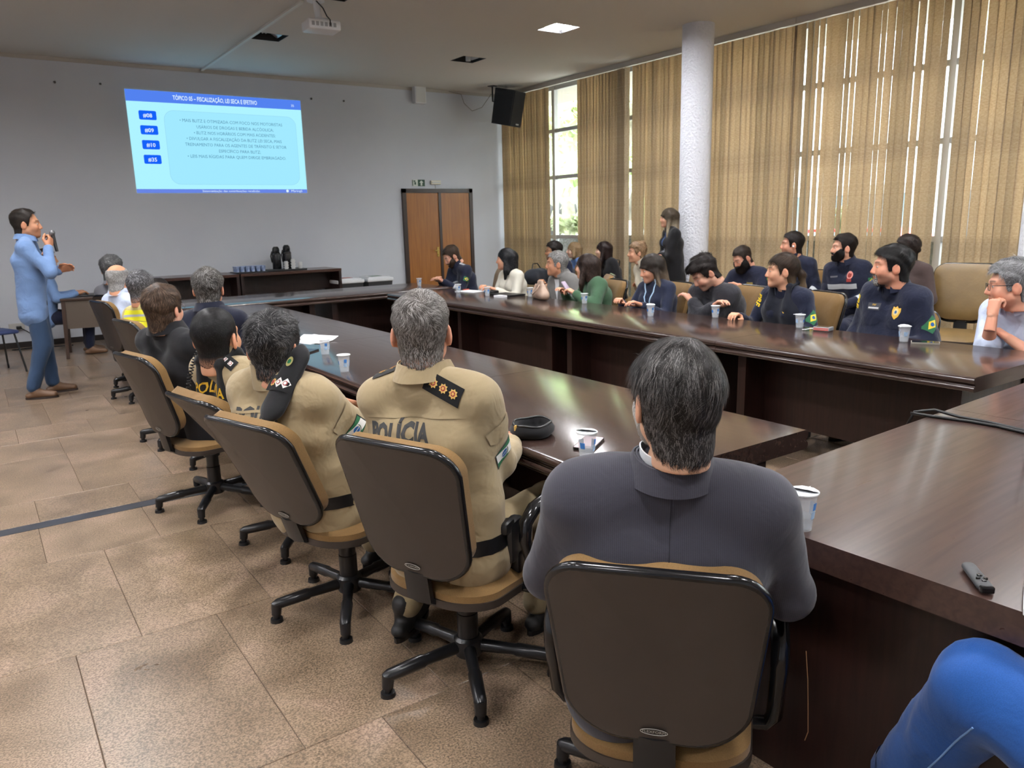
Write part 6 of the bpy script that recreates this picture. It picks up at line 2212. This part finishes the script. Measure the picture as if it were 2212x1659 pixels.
for k, kd in enumerate('pps'):
    c = mid_ + ax * .02 + sd_ * (k - 1) * .031
    if kd == 's':
        lay(bb, star_mb(.0165, .012, 8), 'rank_star', gold, c, ax, sd_, -nu_, band, .006)
        lay(bb, disc_mb(.009), 'star_centre', maroon, c, ax, sd_, -nu_, band, .007)
    else:
        lay(bb, MB().add([(-.014, -.014, 0), (.014, -.014, 0), (.014, .014, 0), (-.014, .014, 0)], [(0, 1, 2, 3)]), 'rank_pip', white_t, c, nrm(ax + sd_), nrm(sd_ - ax), -nu_, band, .006)
        lay(bb, disc_mb(.009), 'pip_ring', maroon, c, ax, sd_, -nu_, band, .007)
        lay(bb, disc_mb(.006), 'pip_core', white_t, c, ax, sd_, -nu_, band, .0078)
lay(bb, disc_mb(.016, rx=1.2, ry=.95), 'badge', mat('badge_gold', srgb(206, 196, 130), .35, metal=.4), mid_ - ax * .065, ax, sd_, -nu_, br, .004)
lay(bb, disc_mb(.009), 'badge_field', green_t, mid_ - ax * .065, ax, sd_, -nu_, br, .005)
# strap loop on the other shoulder with chevrons
strap(c3, -1, 0, '', w_=.05, l_=.08)
strap(c4, 1, 3, 'ppp', w_=.05, l_=.11, d=nrm(-c4['U'] + c4['F'] * .45))

# tactical vest of the third officer
def vest(ctx, col, name='tactical_vest', gx=.012, txt=None):
    P, waist, chest, nb, U, R_, F_ = (ctx[k] for k in ('P', 'waist', 'chest', 'nb', 'U', 'R', 'F'))
    G = Field(np.min([waist, chest, nb], 0) - .3, np.max([waist, chest, nb], 0) + .22, .011)
    for s_ in (-1, 1):
        G.rc(waist + R_ * s_ * .07 - U * .04, chest + R_ * s_ * .08 - U * .01, .108 + gx, .118 + gx, .04)
        G.rc(chest + R_ * s_ * .08, chest + R_ * s_ * .075 + U * .05, .114 + gx, .085 + gx, .04)
    # open at the arms
    for s_ in (-1, 1):
        G.rc(ctx['sh'][s_] - U * .03, ctx['sh'][s_] + R_ * s_ * .2 - U * .05, .075, .12, .02, 's')
    # shoulder straps
    for s_ in (-1, 1):
        sm = nb * .55 + ctx['sh'][s_] * .45
        G.rc(chest + R_ * s_ * .085 - F_ * .105 + U * .07, sm + U * .045 - F_ * .055, .027, .027, .03, sq=(nrm(F_ - U * .3), .5))
        G.rc(sm + U * .045 - F_ * .055, sm + U * .05 + F_ * .04, .027, .027, .03, sq=(U, .5))
        G.rc(sm + U * .05 + F_ * .04, chest + R_ * s_ * .085 + F_ * .12 + U * .05, .027, .027, .03, sq=(F_, .5))
    v, q = G.mesh(1)
    ob = link(name, np_mesh(name, v, q), col, ctx['root'])
    return dict(ctx, bvh=BVHTree.FromPolygons([Vector(p) for p in v], [tuple(map(int, f)) for f in q])), ob
vest_m = cloth('vest_nylon', srgb(28, 28, 30), weave=300, wr=.3)
v4, vo4 = vest(c4, vest_m)
t_ = text_mb('POLÍCIA', .06, 'CENTER', 0, .001)
lay(v4, t_, 'vest_lettering', letter_y, c4['chest'] + c4['U'] * .075, c4['R'], c4['U'], c4['F'], vo4, .002, 1)
t_ = text_mb('MILITAR', .05, 'CENTER', 0, .001)
lay(v4, t_, 'vest_lettering', letter_y, c4['chest'] + c4['U'] * .01, c4['R'], c4['U'], c4['F'], vo4, .002, 1)
def coil(a, b, c, r, turns, m_, par, name='coiled_cord'):
    a, b, c = map(np.asarray, (a, b, c))
    pts = []
    n = turns * 8
    for i in range(n + 1):
        t = i / n
        p = (1 - t) ** 2 * a + 2 * t * (1 - t) * b + t * t * c
        d = nrm(2 * (1 - t) * (b - a) + 2 * t * (c - b))
        e1 = nrm(np.cross(d, (0.1, .2, 1)))
        e2 = np.cross(d, e1)
        q = 2 * PI * i / 8
        pts.append(p + r * (e1 * math.cos(q) + e2 * math.sin(q)))
    MB().tube([tuple(p) for p in pts], .0028, 5).build(name, m_, par, smooth=True)
nb4, U4, R4_, F4, ch4 = c4['nb'], c4['U'], c4['R'], c4['F'], c4['chest']
coil(nb4 - R4_ * .07 + F4 * .03 + U4 * .055, nb4 - R4_ * .11 - F4 * .06 + U4 * .06, ch4 - R4_ * .12 - F4 * .15 + U4 * .08, .009, 22, black_pl, vo4)
coil(ch4 - R4_ * .03 - F4 * .148 + U4 * .05, ch4 + R4_ * .04 - F4 * .155 + U4 * .02, ch4 + R4_ * .13 - F4 * .14 - U4 * .02, .009, 20, black_pl, vo4)
# wrist watch of the third officer's neighbour
# firefighter in yellow: bands and lettering
for z_, m_, h_, nm in ((.15, hiviz, .03, 'hi_vis_band'), (.127, reflect, .018, 'reflective_band'), (.105, hiviz, .03, 'hi_vis_band'), (.065, hiviz, .042, 'name_band')):
    lay(c7, rect_mb(.30, h_, 14, 2), nm, m_, c7['chest'] + c7['U'] * z_, c7['R'], c7['U'], c7['F'], off=.004)
t_ = text_mb('BOMBEIRO', .042, 'CENTER', 0, .0008)
lay(c7, t_, 'back_lettering', mat('letters_ochre', srgb(170, 150, 20), .7), c7['chest'] + c7['U'] * .05, c7['R'], c7['U'], c7['F'], off=.006, sub=1)
# presenter's microphone
mh = pr_['arms'][1][1]
mic = thing('microphone', 'black handheld microphone held by the presenter', 'microphone', tuple(pr_['root'].location), pr_['root'].rotation_euler.z)
a_ = mh + V3(-.03, .055, .03)
d_ = nrm(V3(-.12, -.12, 1) * 1.0)
mpos = a_ + d_ * .11
MB().tube([tuple(a_ - d_ * .07), tuple(a_ + d_ * .08)], [.013, .018], 14).build('handle', black_pl, mic, smooth=50)
MB().lathe([(.0, -.027), (.02, -.02), (.026, 0), (.02, .02), (0, .027)], 16).xf(Matrix.Translation(Vector(a_ + d_ * .10))).build('grille', mat('mic_grille', srgb(120, 120, 122), .4, metal=.7), mic, smooth=True)
# shirt cuffs, buttons of the presenter: pocket line
# ---- window-side uniforms
for ctx, n_ in ((r1, 0), (b8, 1)):
    for s_ in (-1, 1):
        eb, wr = ctx['arms'][s_]
        ring_band(ctx, eb, wr, .25, .45, .09, reflect, 'reflective_band', lim=.075)
    flag_patch(ctx, -1, .45, (-1, .1, 0), 'BR', .07)
for zz, hh_ in ((-.02, .05),):
    lay(b8, rect_mb(.30, hh_, 16, 3), 'reflective_band', reflect, b8['chest'] + b8['U'] * zz, -b8['R'], b8['U'], -b8['F'], off=.004)
    lay(r1, rect_mb(.30, hh_, 16, 3), 'reflective_band', reflect, r1['chest'] + r1['U'] * zz, -r1['R'], r1['U'], -r1['F'], off=.004)
lay(r1, rect_mb(.14, .03, 8, 2), 'reflective_band', reflect, r1['nb'] * .4 + r1['sh'][-1] * .6, nrm(r1['sh'][-1] - r1['nb']), r1['F'], -r1['U'], off=.004)
front_patch(b8, disc_mb(.034), 'round_crest', mat('crest_rose', srgb(226, 150, 140), .6), -.085, .085)
front_patch(b8, disc_mb(.022), 'crest_core', maroon, -.085, .085, lift=.001)
front_patch(b8, rect_mb(.05, .03), 'crest_tab', maroon, -.08, .04)
front_patch(b8, rect_mb(.07, .014), 'name_tag', grey_c, .08, .075)
for ctx in (b7,):
    for s_ in (-1, 1):
        eb, wr = ctx['arms'][s_]
        ring_band(ctx, eb, wr, .2, .4, .09, reflect, 'reflective_band', lim=.075)
# t-shirt print
front_patch(b6, rect_mb(.085, .022, 5, 2), 'chest_print', mat('print_gold', srgb(150, 130, 70), .7), -.07, .04)
front_patch(b6, MB().add([(-.02, .02, 0), (.02, .02, 0), (0, -.03, 0)], [(0, 1, 2)]), 'chest_print', mat('print_gold'), -.07, .02, lift=.001)
front_patch(b6, rect_mb(.05, .010, 4, 1), 'name_print', mat('print_gold'), .07, .03)
flag_patch(b6, -1, .35, (-1, .1, 0), 'BR', .05)
# highway police insignia
for ctx, bx_ in ((r8, -.105), (r7, -.075)):
    bd_ = front_patch(ctx, shield_mb(.040), 'badge', mat('badge_yellow', srgb(226, 178, 66), .5), bx_, .055, sub=1)
    front_patch(ctx, disc_mb(.020), 'badge_disc', mat('badge_pale', srgb(222, 206, 150), .5), bx_, .06, lift=.001, par=bd_)
    front_patch(ctx, disc_mb(.009), 'badge_core', blue_t, bx_, .06, lift=.002, par=bd_)
    nt_ = front_patch(ctx, rect_mb(.085, .042, 5, 4), 'name_tag', mat('tag_dark', srgb(44, 46, 56), .5), .075, .07)
    front_patch(ctx, rect_mb(.07, .010, 4, 1), 'name_strip', mat('strip_pale', srgb(196, 196, 198), .6), .075, .062, lift=.001, par=nt_)
    t_ = text_mb('PRF', .016)
    front_patch(ctx, t_, 'tag_lettering', letter_y, .075, .075, lift=.001, par=nt_)
    flag_patch(ctx, -1, .62, (-1, .25, 0), 'BR', .09, 45)
    p, up_, n, rt_ = arm_frame(ctx, 1, .25, (.6, .8, .2))
    t_ = text_mb('PRF', .06, 'CENTER', 0, .002)
    lay(ctx, t_, 'sleeve_lettering', mat('letters_bright', srgb(240, 206, 40), .6), p, -up_, rt_, -n, sub=1, off=.003)
v7, vo7 = vest(r7, cloth('vest_navy', srgb(28, 31, 42), weave=300, wr=.3))
for k in range(3):
    MB().rbox(tuple(r7['waist'] + r7['F'] * .165 + r7['U'] * .06 + r7['R'] * (.06 - k * .055)), (.024, .02, .05), .008, Matrix(np.stack([r7['R'], r7['F'], r7['U']], 1))).build('magazine_pouch', vest_m, vo7)
# chest pocket flaps of the bearded officer
for x_ in (-.1, .08):
    mb = MB().add([(-.06, .02, 0), (-.06, -.012, 0), (0, -.03, 0), (.06, -.012, 0), (.06, .02, 0)], [(0, 1, 2, 3, 4)])
    front_patch(r8, mb, 'pocket_flap', navy, x_, -.02, sub=3, off=.006)
# lanyard of the woman in the navy dress
lan = mat('lanyard_blue', srgb(176, 206, 234), .6)
for s_ in (-1, 1):
    pts = []
    for t in np.linspace(0, 1, 8):
        p = r5['nb'] + r5['R'] * s_ * (.075 * (1 - t) + .006) + r5['U'] * (.02 - .27 * t) 
        hit = r5['bvh'].ray_cast(Vector(p + r5['F'] * .4), Vector(-r5['F']))
        q = np.array(hit[0]) if hit[0] is not None else p + r5['F'] * .06
        pts.append(q + r5['F'] * .006)
    vs = []
    for q in pts:
        vs += [q - r5['R'] * .008, q + r5['R'] * .008]
    MB().add(vs, [(2 * i, 2 * i + 1, 2 * i + 3, 2 * i + 2) for i in range(7)]).build('lanyard', lan, r5['root'], smooth=True)
# standing woman's badge and blouse
lay(b5, rect_mb(.06, .16, 4, 6), 'blouse', mat('blouse_blue', srgb(60, 84, 130), .6), b5['chest'] + b5['U'] * .05, -b5['R'], b5['U'], -b5['F'], off=.004)
lay(b5, rect_mb(.05, .07), 'name_badge', mat('badge_grey', srgb(150, 154, 164), .4), b5['chest'] - b5['U'] * .1 - b5['R'] * .02, -b5['R'], b5['U'], -b5['F'], off=.008)
# earbud and watches
p = b7['toW'](V3(-.094, -.004, -.02)[None])[0]
MB().lathe([(0, -.009), (.007, -.006), (.009, 0), (.006, .008), (0, .01)], 10).xf(Matrix.Translation(Vector(p))).build('earbud', white_pl, b7['root'], smooth=True)
for ctx, s_ in ((b6, -1), (b1, -1), (c4, 1)):
    eb, wr = ctx['arms'][s_]
    a0, a1 = eb + (wr - eb) * .9, eb + (wr - eb) * .99
    w0 = MB().tube([tuple(a0), tuple(a1)], .036, 14).build('watch', black_pl if ctx is not b1 else white_pl, ctx['root'], smooth=50)
# white shirt collar and lapel of the grey suit, suit collar line of the near man
lay(r3, MB().add([(-.05, .1, 0), (.05, .1, 0), (0, -.14, 0)], [(0, 1, 2)]), 'shirt_front', mat('shirt_white', srgb(226, 228, 232), .7), r3['chest'] + r3['U'] * .03, -r3['R'], r3['U'], -r3['F'], off=.004, sub=3)
n1, u1, f1, R1_ = c1['nb'], c1['U'], c1['F'], c1['R']
collar_mb(n1 + u1 * .004, u1, f1, R1_, .063, .067, .0, .047, .003, 20, .003, drop=.02).build('shirt_collar', mat('shirt_white'), c1['root'], smooth=50)
# back seam of the suit
mb = MB().grid(lambda u, v: ((u - .5) * .002, (v - .5) * .34, 0), 1, 20)
lay(c1, mb, 'back_seam', mat('seam_dark', srgb(34, 33, 40), .9), c1['chest'] + c1['U'] * .0, c1['R'], c1['U'], c1['F'], off=.0015)

# jeans: side seam and cuff
seam_b = mat('seam_blue', srgb(120, 160, 214), .8)
kn1, an1 = kn_['legs'][-1]
pts = []
for t in np.linspace(.12, .92, 14):
    c = kn1 + (an1 - kn1) * t
    hit = kn_['tbvh'].ray_cast(Vector(c + V3(-.3, -.12, .06)), Vector(V3(.3, .12, -.06)))
    if hit[0] is not None:
        pts.append(tuple(np.array(hit[0]) + V3(-.001, 0, .0005)))
MB().tube(pts, .0022, 5).build('side_seam', seam_b, kn_['root'])
ring_band(kn_, kn1, an1, .86, .95, .2, denim_b, 'cuff', kn_['tbvh'], off=.004)
# ------------------------------------------------------------------ things on the tables
cup_pl = bpy.data.materials.new('cup_plastic')
cup_pl.use_nodes = True
t = cup_pl.node_tree
p = t.nodes['Principled BSDF']
p.inputs['Base Color'].default_value = (.93, .96, 1, 1)
p.inputs['Roughness'].default_value = .25
tr = t.nodes.new('ShaderNodeBsdfTransparent')
ms = t.nodes.new('ShaderNodeMixShader')
ms.inputs[0].default_value = .76
t.links.new(p.outputs[0], ms.inputs[1])
t.links.new(tr.outputs[0], ms.inputs[2])
t.links.new(ms.outputs[0], t.nodes['Material Output'].inputs[0])
print_b = mat('print_blue', srgb(66, 130, 206), .5)
print_p = mat('print_pale', srgb(170, 200, 232), .5)
foil = mat('foil_white', srgb(232, 236, 240), .3, metal=.15, bump=(80, .5, .01))
water_m = mat('cup_water', srgb(190, 205, 215), .08, alpha=.35)
def cup(x, y, z_, label, lid='half', rz=0, sc_=1.0, group='plastic water cups on the tables'):
    o = thing('water_cup', label, 'cup', (x, y, z_ + .0005), rz, group)
    r0, r1, h_ = .0235 * sc_, .033 * sc_, .092 * sc_
    rad = lambda q: r0 + (r1 - r0) * q / h_
    prof = [(0, .001), (r0, 0), (r1, h_), (r1 - .0015, h_), (r0 - .001, .004), (0, .004)]
    MB().lathe(prof, 28).build('cup_wall', cup_pl, o, smooth=40)
    MB().lathe([(r1 - .001, h_ - .003), (r1 + .0035, h_ - .002), (r1 + .0035, h_ + .001), (r1 - .001, h_ + .0015)], 28).build('rim', foil, o, smooth=40)
    MB().lathe([(0, .005), (r0 - .002, .005), (rad(.035) - .002, .035), (0, .035)], 20).build('water', water_m, o, smooth=40)
    # printed label panel
    def panel(a0, a1, z0, z1, m_, nm):
        MB().grid(lambda u, v: ((rad(z0 + (z1 - z0) * v) + .0006) * math.cos(a0 + (a1 - a0) * u), (rad(z0 + (z1 - z0) * v) + .0006) * math.sin(a0 + (a1 - a0) * u), z0 + (z1 - z0) * v), 5, 1).build(nm, m_, o)
    k = sc_
    panel(-1.95, -1.45, .052 * k, .07 * k, print_b, 'printed_square')
    panel(-2.05, -1.4, .030 * k, .049 * k, print_p, 'printed_text')
    panel(-.9, -.3, .030 * k, .062 * k, print_p, 'printed_emblem')
    panel(2.6, 3.2, .04 * k, .06 * k, print_b, 'printed_square')
    panel(.6, 1.3, .035 * k, .06 * k, print_p, 'printed_text')
    if lid == 'half':
        n = 16
        vs = [(r1 * 1.05 * math.cos(2 * PI * q / n) * (1 if math.cos(2 * PI * q / n) > -.25 else .3), r1 * 1.05 * math.sin(2 * PI * q / n), h_ + .002 + .006 * max(0, -math.cos(2 * PI * q / n) + .2) + .001 * (q % 2)) for q in range(n)]
        MB().add([(.006, 0, h_ + .004)] + vs, [(0, 1 + q, 1 + (q + 1) % n) for q in range(n)]).add([(r1 * .9, -.006, h_ + .002), (r1 * 1.35, -.004, h_ + .001), (r1 * 1.35, .006, h_ - .003), (r1 * .9, .006, h_ + .002)], [(0, 1, 2, 3)]).build('foil_lid', foil, o)
    elif lid == 'full':
        MB().lathe([(0, h_ + .003), (r1 + .002, h_ + .002), (r1 + .004, h_ - .001)], 24).build('foil_lid', foil, o)
    elif lid == 'crumple':
        rng = np.random.default_rng(5)
        n = 14
        vs = [(r1 * (.5 + .7 * rng.random()) * math.cos(2 * PI * q / n), r1 * (.5 + .7 * rng.random()) * math.sin(2 * PI * q / n), h_ + .012 * rng.random() - .004) for q in range(n)]
        MB().add([(0, 0, h_ + .01)] + vs, [(0, 1 + q, 1 + (q + 1) % n) for q in range(n)]).build('foil_lid', foil, o)
    return o
T0 = .75
cup(4.591, 8.60, T0, 'water cup on the far table in front of the door', 'none')
cup(4.438, 7.405, T0, 'water cup on the window-side table beside the white papers', 'none')
cup(4.442, 6.82, T0, 'water cup left of the black folder', 'none')
cup(4.70, 6.408, T0, 'water cup beside the beige handbag', 'none')
cup(4.66, 5.498, T0, 'white lidded water cup in front of the woman in green', 'full')
cup(4.409, 4.39, T0, 'water cup with peeled lid in front of the lanyard woman', 'crumple')
cup(4.69, 3.971, T0, 'water cup beside the man bowing his head', 'full')
cup(4.659, 3.202, T0, 'water cup in front of the ponytailed officer', 'half', 2)
cup(4.582, 2.426, T0, 'frosted water cup in front of the bearded officer', 'half', 3, 1.03)
cup(1.585, 3.868, T0, 'water cup at the left table edge, nearer of two by the papers', 'full')
cup(1.722, 4.487, T0, 'water cup with crumpled foil beside the papers on the left table', 'crumple')
cup(1.59, 1.868, T0, 'half full water cup beside the black beret', 'half', .6)
cup(1.632, 1.085, T0, 'open water cup with folded foil lid on the foreground table', 'half', .3, 1.06)

def phone(x, y, rz, label, screen, body, w_=.037, l_=.076, th=.0045, z_=T0):
    o = thing('phone', label, 'phone', (x, y, z_), rz, 'phones on the tables')
    MB().prism(rrect(-w_, w_, -l_, l_, .009, 5), .0002, th * 2).build('case', body, o, smooth=30)
    MB().prism(rrect(-w_ + .003, w_ - .003, -l_ + .004, l_ - .004, .007, 5), th * 2, th * 2 + .0004).build('screen', screen, o)
    return o
scr_k = mat('screen_black', srgb(14, 14, 16), .08)
phone(4.61, 2.31, .5, 'black phone lying beside the frosted cup', scr_k, mat('case_silver', srgb(150, 146, 136), .35))
phone(1.70, 1.985, -1.0, 'pink backed phone behind the cup near the black beret', mat('phone_pink', srgb(206, 176, 184), .3), black_pl)
phone(1.675, .555, -1.2, 'white framed phone at the right edge of the foreground table', scr_k, white_pl, .038, .078, .006)
ph = phone(1.64, 4.63, -.9, 'black tablet on the left table beside the papers', scr_k, black_pl, .05, .10, .005)
pb = thing('power_bank', 'grey power bank with red stripes on the window-side table', 'power bank', (4.66, 3.02, T0), .2)
MB().rbox((0, 0, .0135), (.04, .055, .013), .004).build('case', grey_pl, pb)
MB().box(-.041, -.040, -.05, .05, .005, .010).box(-.041, -.040, -.05, .05, .015, .020).build('red_stripes', mat('stripe_red', srgb(226, 96, 80), .5), pb)
MB().rbox((0, 0, .027), (.034, .045, .0008), .0004).build('top_screen', scr_k, pb)
MB().tube([(-.0, .055, .012), (-.02, .09, .006), (-.05, .1, .004), (-.06, .12, .004)], .003, 6).build('cord', white_pl, pb)
ck = thing('presentation_clicker', 'small black presentation clicker on the foreground table', 'clicker', (1.672, .685, T0), math.radians(-48))
cf = Field((-.04, -.08, -.01), (.04, .08, .04), .0025)
cf.rc((0, -.046, .010), (0, .05, .010), .0165, .015, .01, sq=((0, 0, 1), .62))
cv, cq = cf.mesh(1)
cv[:, 2] = np.maximum(cv[:, 2], .0004)
link('body', np_mesh('body', cv, cq), mat('clicker_rubber', srgb(54, 55, 58), .5), ck)
for (xx, yy, rr) in ((0, -.012, .0055), (-.007, -.026, .0045), (.007, -.026, .0045), (0, -.039, .005)):
    MB().lathe([(rr, .0), (rr, .0215), (rr * .7, .0222), (0, .0222)], 12, (xx, yy, 0)).build('button', mat('button_gloss', srgb(16, 16, 18), .1), ck, smooth=40)
MB().rbox((0, -.058, .010), (.014, .006, .007), .003).build('tip', mat('button_gloss'), ck)

# black beret lying on the table
bo = thing('beret', 'black beret lying upside down on the left table', 'beret', (1.62, 2.21, T0), .4)
prof = [(.0, .003), (.05, .001), (.078, .004), (.092, .018), (.094, .032), (.084, .045), (.078, .05), (.072, .047), (.07, .03), (.06, .014), (.03, .009), (0, .009)]
bm = MB().lathe(prof, 40)
bm.v = [(x * (1 + .04 * math.sin(3 * math.atan2(y, x))), y * .86 * (1 + .03 * math.sin(2 * math.atan2(y, x))), z_ * (1 + .06 * math.sin(4 * math.atan2(y, x) + 1))) for x, y, z_ in bm.v]
bm.build('felt', felt, bo, smooth=True)
MB().tube([(.078 * math.cos(a), .067 * math.sin(a), .05 + .003 * math.sin(4 * a + 1)) for a in np.linspace(0, 2 * PI, 30, endpoint=False)], .0045, 6, closed=True).build('leather_rim', mat('leather_black'), bo, smooth=True)
MB().tube([(.02, -.03, .014), (.05, -.035, .02), (.06, -.02, .022)], .004, 6).build('drawcord', mat('cord_yellow', srgb(196, 170, 80), .7), bo)
MB().rbox((-.086, .02, .046), (.008, .002, .01), .002).build('badge', gold, bo)
# beige cap
cp = thing('cap', 'beige cap lying on the left table', 'cap', (1.74, 5.86, T0), -.6)
cfm = MB().lathe([(.088, 0), (.092, .03), (.082, .07), (.05, .098), (.015, .108), (0, .108)], 28)
cfm.build('crown', cloth('cap_beige', srgb(214, 192, 134), wr=.3), cp, smooth=True)
MB().grid(lambda u, v: ((u - .5) * .15, .075 + v * .07 * (1 - (2 * u - 1) ** 2 * .8), .012 + .012 * math.sin(PI * u) - .01 * v), 10, 4).build('visor', MATS['cap_beige'], cp, smooth=True)
for k in range(6):
    a = k * PI / 3
    MB().tube([(math.cos(a) * r * 1.01, math.sin(a) * r * 1.01, z_ + .001) for r, z_ in [(.0925, .03), (.083, .07), (.051, .098), (.015, .109)]], .0015, 4).build('seam', MATS['cap_beige'], cp)
# papers and folders
paper = mat('paper_white', srgb(232, 234, 238), .8)
for k, (x, y, rz, zz) in enumerate(((1.84, 5.10, .35, 0), (1.88, 5.14, .15, .0015), (1.86, 5.08, .55, .003))):
    put(MB().grid(lambda u, v: ((u - .5) * .21, (v - .5) * .297, zz + .001 + .012 * k * max(0, u - .55) ** 1.5 * 3), 8, 4), 'paper_sheet', paper, ['white paper sheet, lowest of the three on the left table', 'white paper sheet, middle of the three on the left table', 'white paper sheet, top of the three on the left table'][k], 'paper', (x, y, T0), rz, 'papers on the left table')
put(MB().box(-.11, .11, -.16, .16, 0.0005, .018), 'black_folder', black_pl, 'black folder on the window-side table before the white jacket', 'folder', (4.62, 6.70, T0), .1)
put(MB().box(-.04, .04, -.06, .06, 0.0005, .02), 'label_box', paper, 'small white box beside the black folder', 'box', (4.46, 6.60, T0), .1)
put(MB().rbox((0, 0, .02), (.05, .07, .02), .014), 'dark_pouch', black_pl, 'small black pouch in front of the white jacket woman', 'pouch', (4.60, 6.98, T0), .3, smooth=40)
put(MB().box(-.105, .105, -.15, .15, .0005, .006), 'white_notepad', paper, 'white notepad on the window-side table near the rescue worker', 'notepad', (4.60, 7.40, T0), .2)
put(MB().box(-.04, .04, -.01, .01, .0005, .012), 'red_tab', mat('tab_red', srgb(216, 84, 60), .6), 'small red tag lying by the notepad', 'tag', (4.66, 7.60, T0), .2)
# handbag
hb = thing('handbag', 'beige leather handbag in front of the woman in green', 'handbag', (4.62, 6.12, T0), math.radians(70))
lea = mat('leather_beige', srgb(176, 150, 132), .45, bump=(40, .3, .01))
hf = Field((-.2, -.12, -.02), (.2, .12, .24), .008)
hf.rc((-.13, 0, .045), (.13, 0, .045), .045, .05, .02)
for q in range(4):
    hf.rc((-.12 + .02 * q, 0, .05 + .04 * q), (.12 - .025 * q, 0, .05 + .04 * q), .045 - .009 * q, .045 - .009 * q, .02)
hf.ripple(.003, 50, 3)
hv_, hq_ = hf.mesh(1)
hv_[:, 2] = np.maximum(hv_[:, 2] - .0, .002)
link('bag_body', np_mesh('bag_body', hv_, hq_), lea, hb)
for s_ in (-1, 1):
    MB().tube([(-.06, s_ * .03, .15), (-.05, s_ * .06, .09), (0, s_ * .085, .05), (.05, s_ * .06, .09), (.06, s_ * .03, .15)], .006, 6).build('handle', lea, hb, smooth=True)
put(MB().prism(rrect(-.036, .036, -.075, .075, .008), 0, .009).xf(Matrix.Rotation(.9, 4, 'X')), 'phone', mat('phone_lilac', srgb(206, 190, 214), .3), 'lilac phone held up by the woman in green', 'phone', (4.80, 5.93, .86), .4, 'phones on the tables')
# black bag on the lap of the man by the open blind
bg = thing('shoulder_bag', 'black bag on the lap of the man by the open blind', 'bag', (6.32, 8.46, .66), .3)
bf = Field((-.3, -.25, -.02), (.3, .25, .32), .014)
bf.rc((-.1, 0, .11), (.1, 0, .11), .11, .11, .05)
bf.ripple(.006, 30, 6)
v_, q_ = bf.mesh(1)
link('bag_body', np_mesh('bag_body', v_, q_), cloth('bag_black', srgb(40, 44, 52), wr=.5), bg)
MB().tube([(-.1, 0, .21), (-.05, .02, .28), (.05, .02, .28), (.1, 0, .21)], .008, 6).build('strap', black_pl, bg)
# phones in hands of the two men looking down
put(MB().prism(rrect(-.036, .036, -.075, .075, .008), 0, .009), 'phone', black_pl, 'black phone held by the rescue worker near the door', 'phone', (4.83, 8.45, .80), 1.5, 'phones on the tables')
# cables and laptop stand at the right edge
def npt(u, v, z_=T0):
    a = near_pt(u, v)
    return (a[0], a[1], z_)
cb = MB().tube([(2.95, 1.52, T0 - .05), (2.96, 1.50, T0 + .006), (2.99, 1.44, T0 + .02), (3.0, 1.35, T0 + .008), (3.01, 1.25, T0 + .006), (2.99, 1.15, T0 + .006), (2.95, 1.0, T0 + .006), (3.0, .7, T0 + .006)], .006, 8)
put(cb, 'black_cable', mat('cable_black', srgb(18, 18, 20), .4), 'black cable crossing the foreground table from its far edge', 'cable', smooth=True)
cb = MB().tube([(2.93, 1.50, T0 + .005), (2.94, 1.42, T0 + .006), (2.97, 1.3, T0 + .006), (2.975, 1.2, T0 + .006), (2.93, 1.0, T0 + .006), (2.9, .7, T0 + .006)], .006, 8)
put(cb, 'black_cable', MATS['cable_black'], 'second black cable beside the first on the foreground table', 'cable', smooth=True)
ls2 = thing('laptop', 'black laptop corner at the right edge of the foreground table', 'laptop', (2.95, .92, T0), math.radians(10))
MB().rbox((0, 0, .01), (.18, .13, .008), .004).build('keyboard_base', black_pl, ls2)
MB().rbox((0, .135, .12), (.18, .005, .115), .004).build('lid', black_pl, ls2)
# scratches in the end panel and edge nicks of the near table
nt = [o for o in bpy.data.objects if o.name.startswith('meeting_table') and 'clicker' in o.get('label', '')][0]
scr = mat('scratch_pale', srgb(176, 132, 92), .7)
MB().tube([(.14, .6885 + .009, .40), (.13, .6977, .32), (.125, .6977, .25), (.12, .6977, .17), (.128, .6977, .14)], .0014, 4).build('scratch', scr, nt)
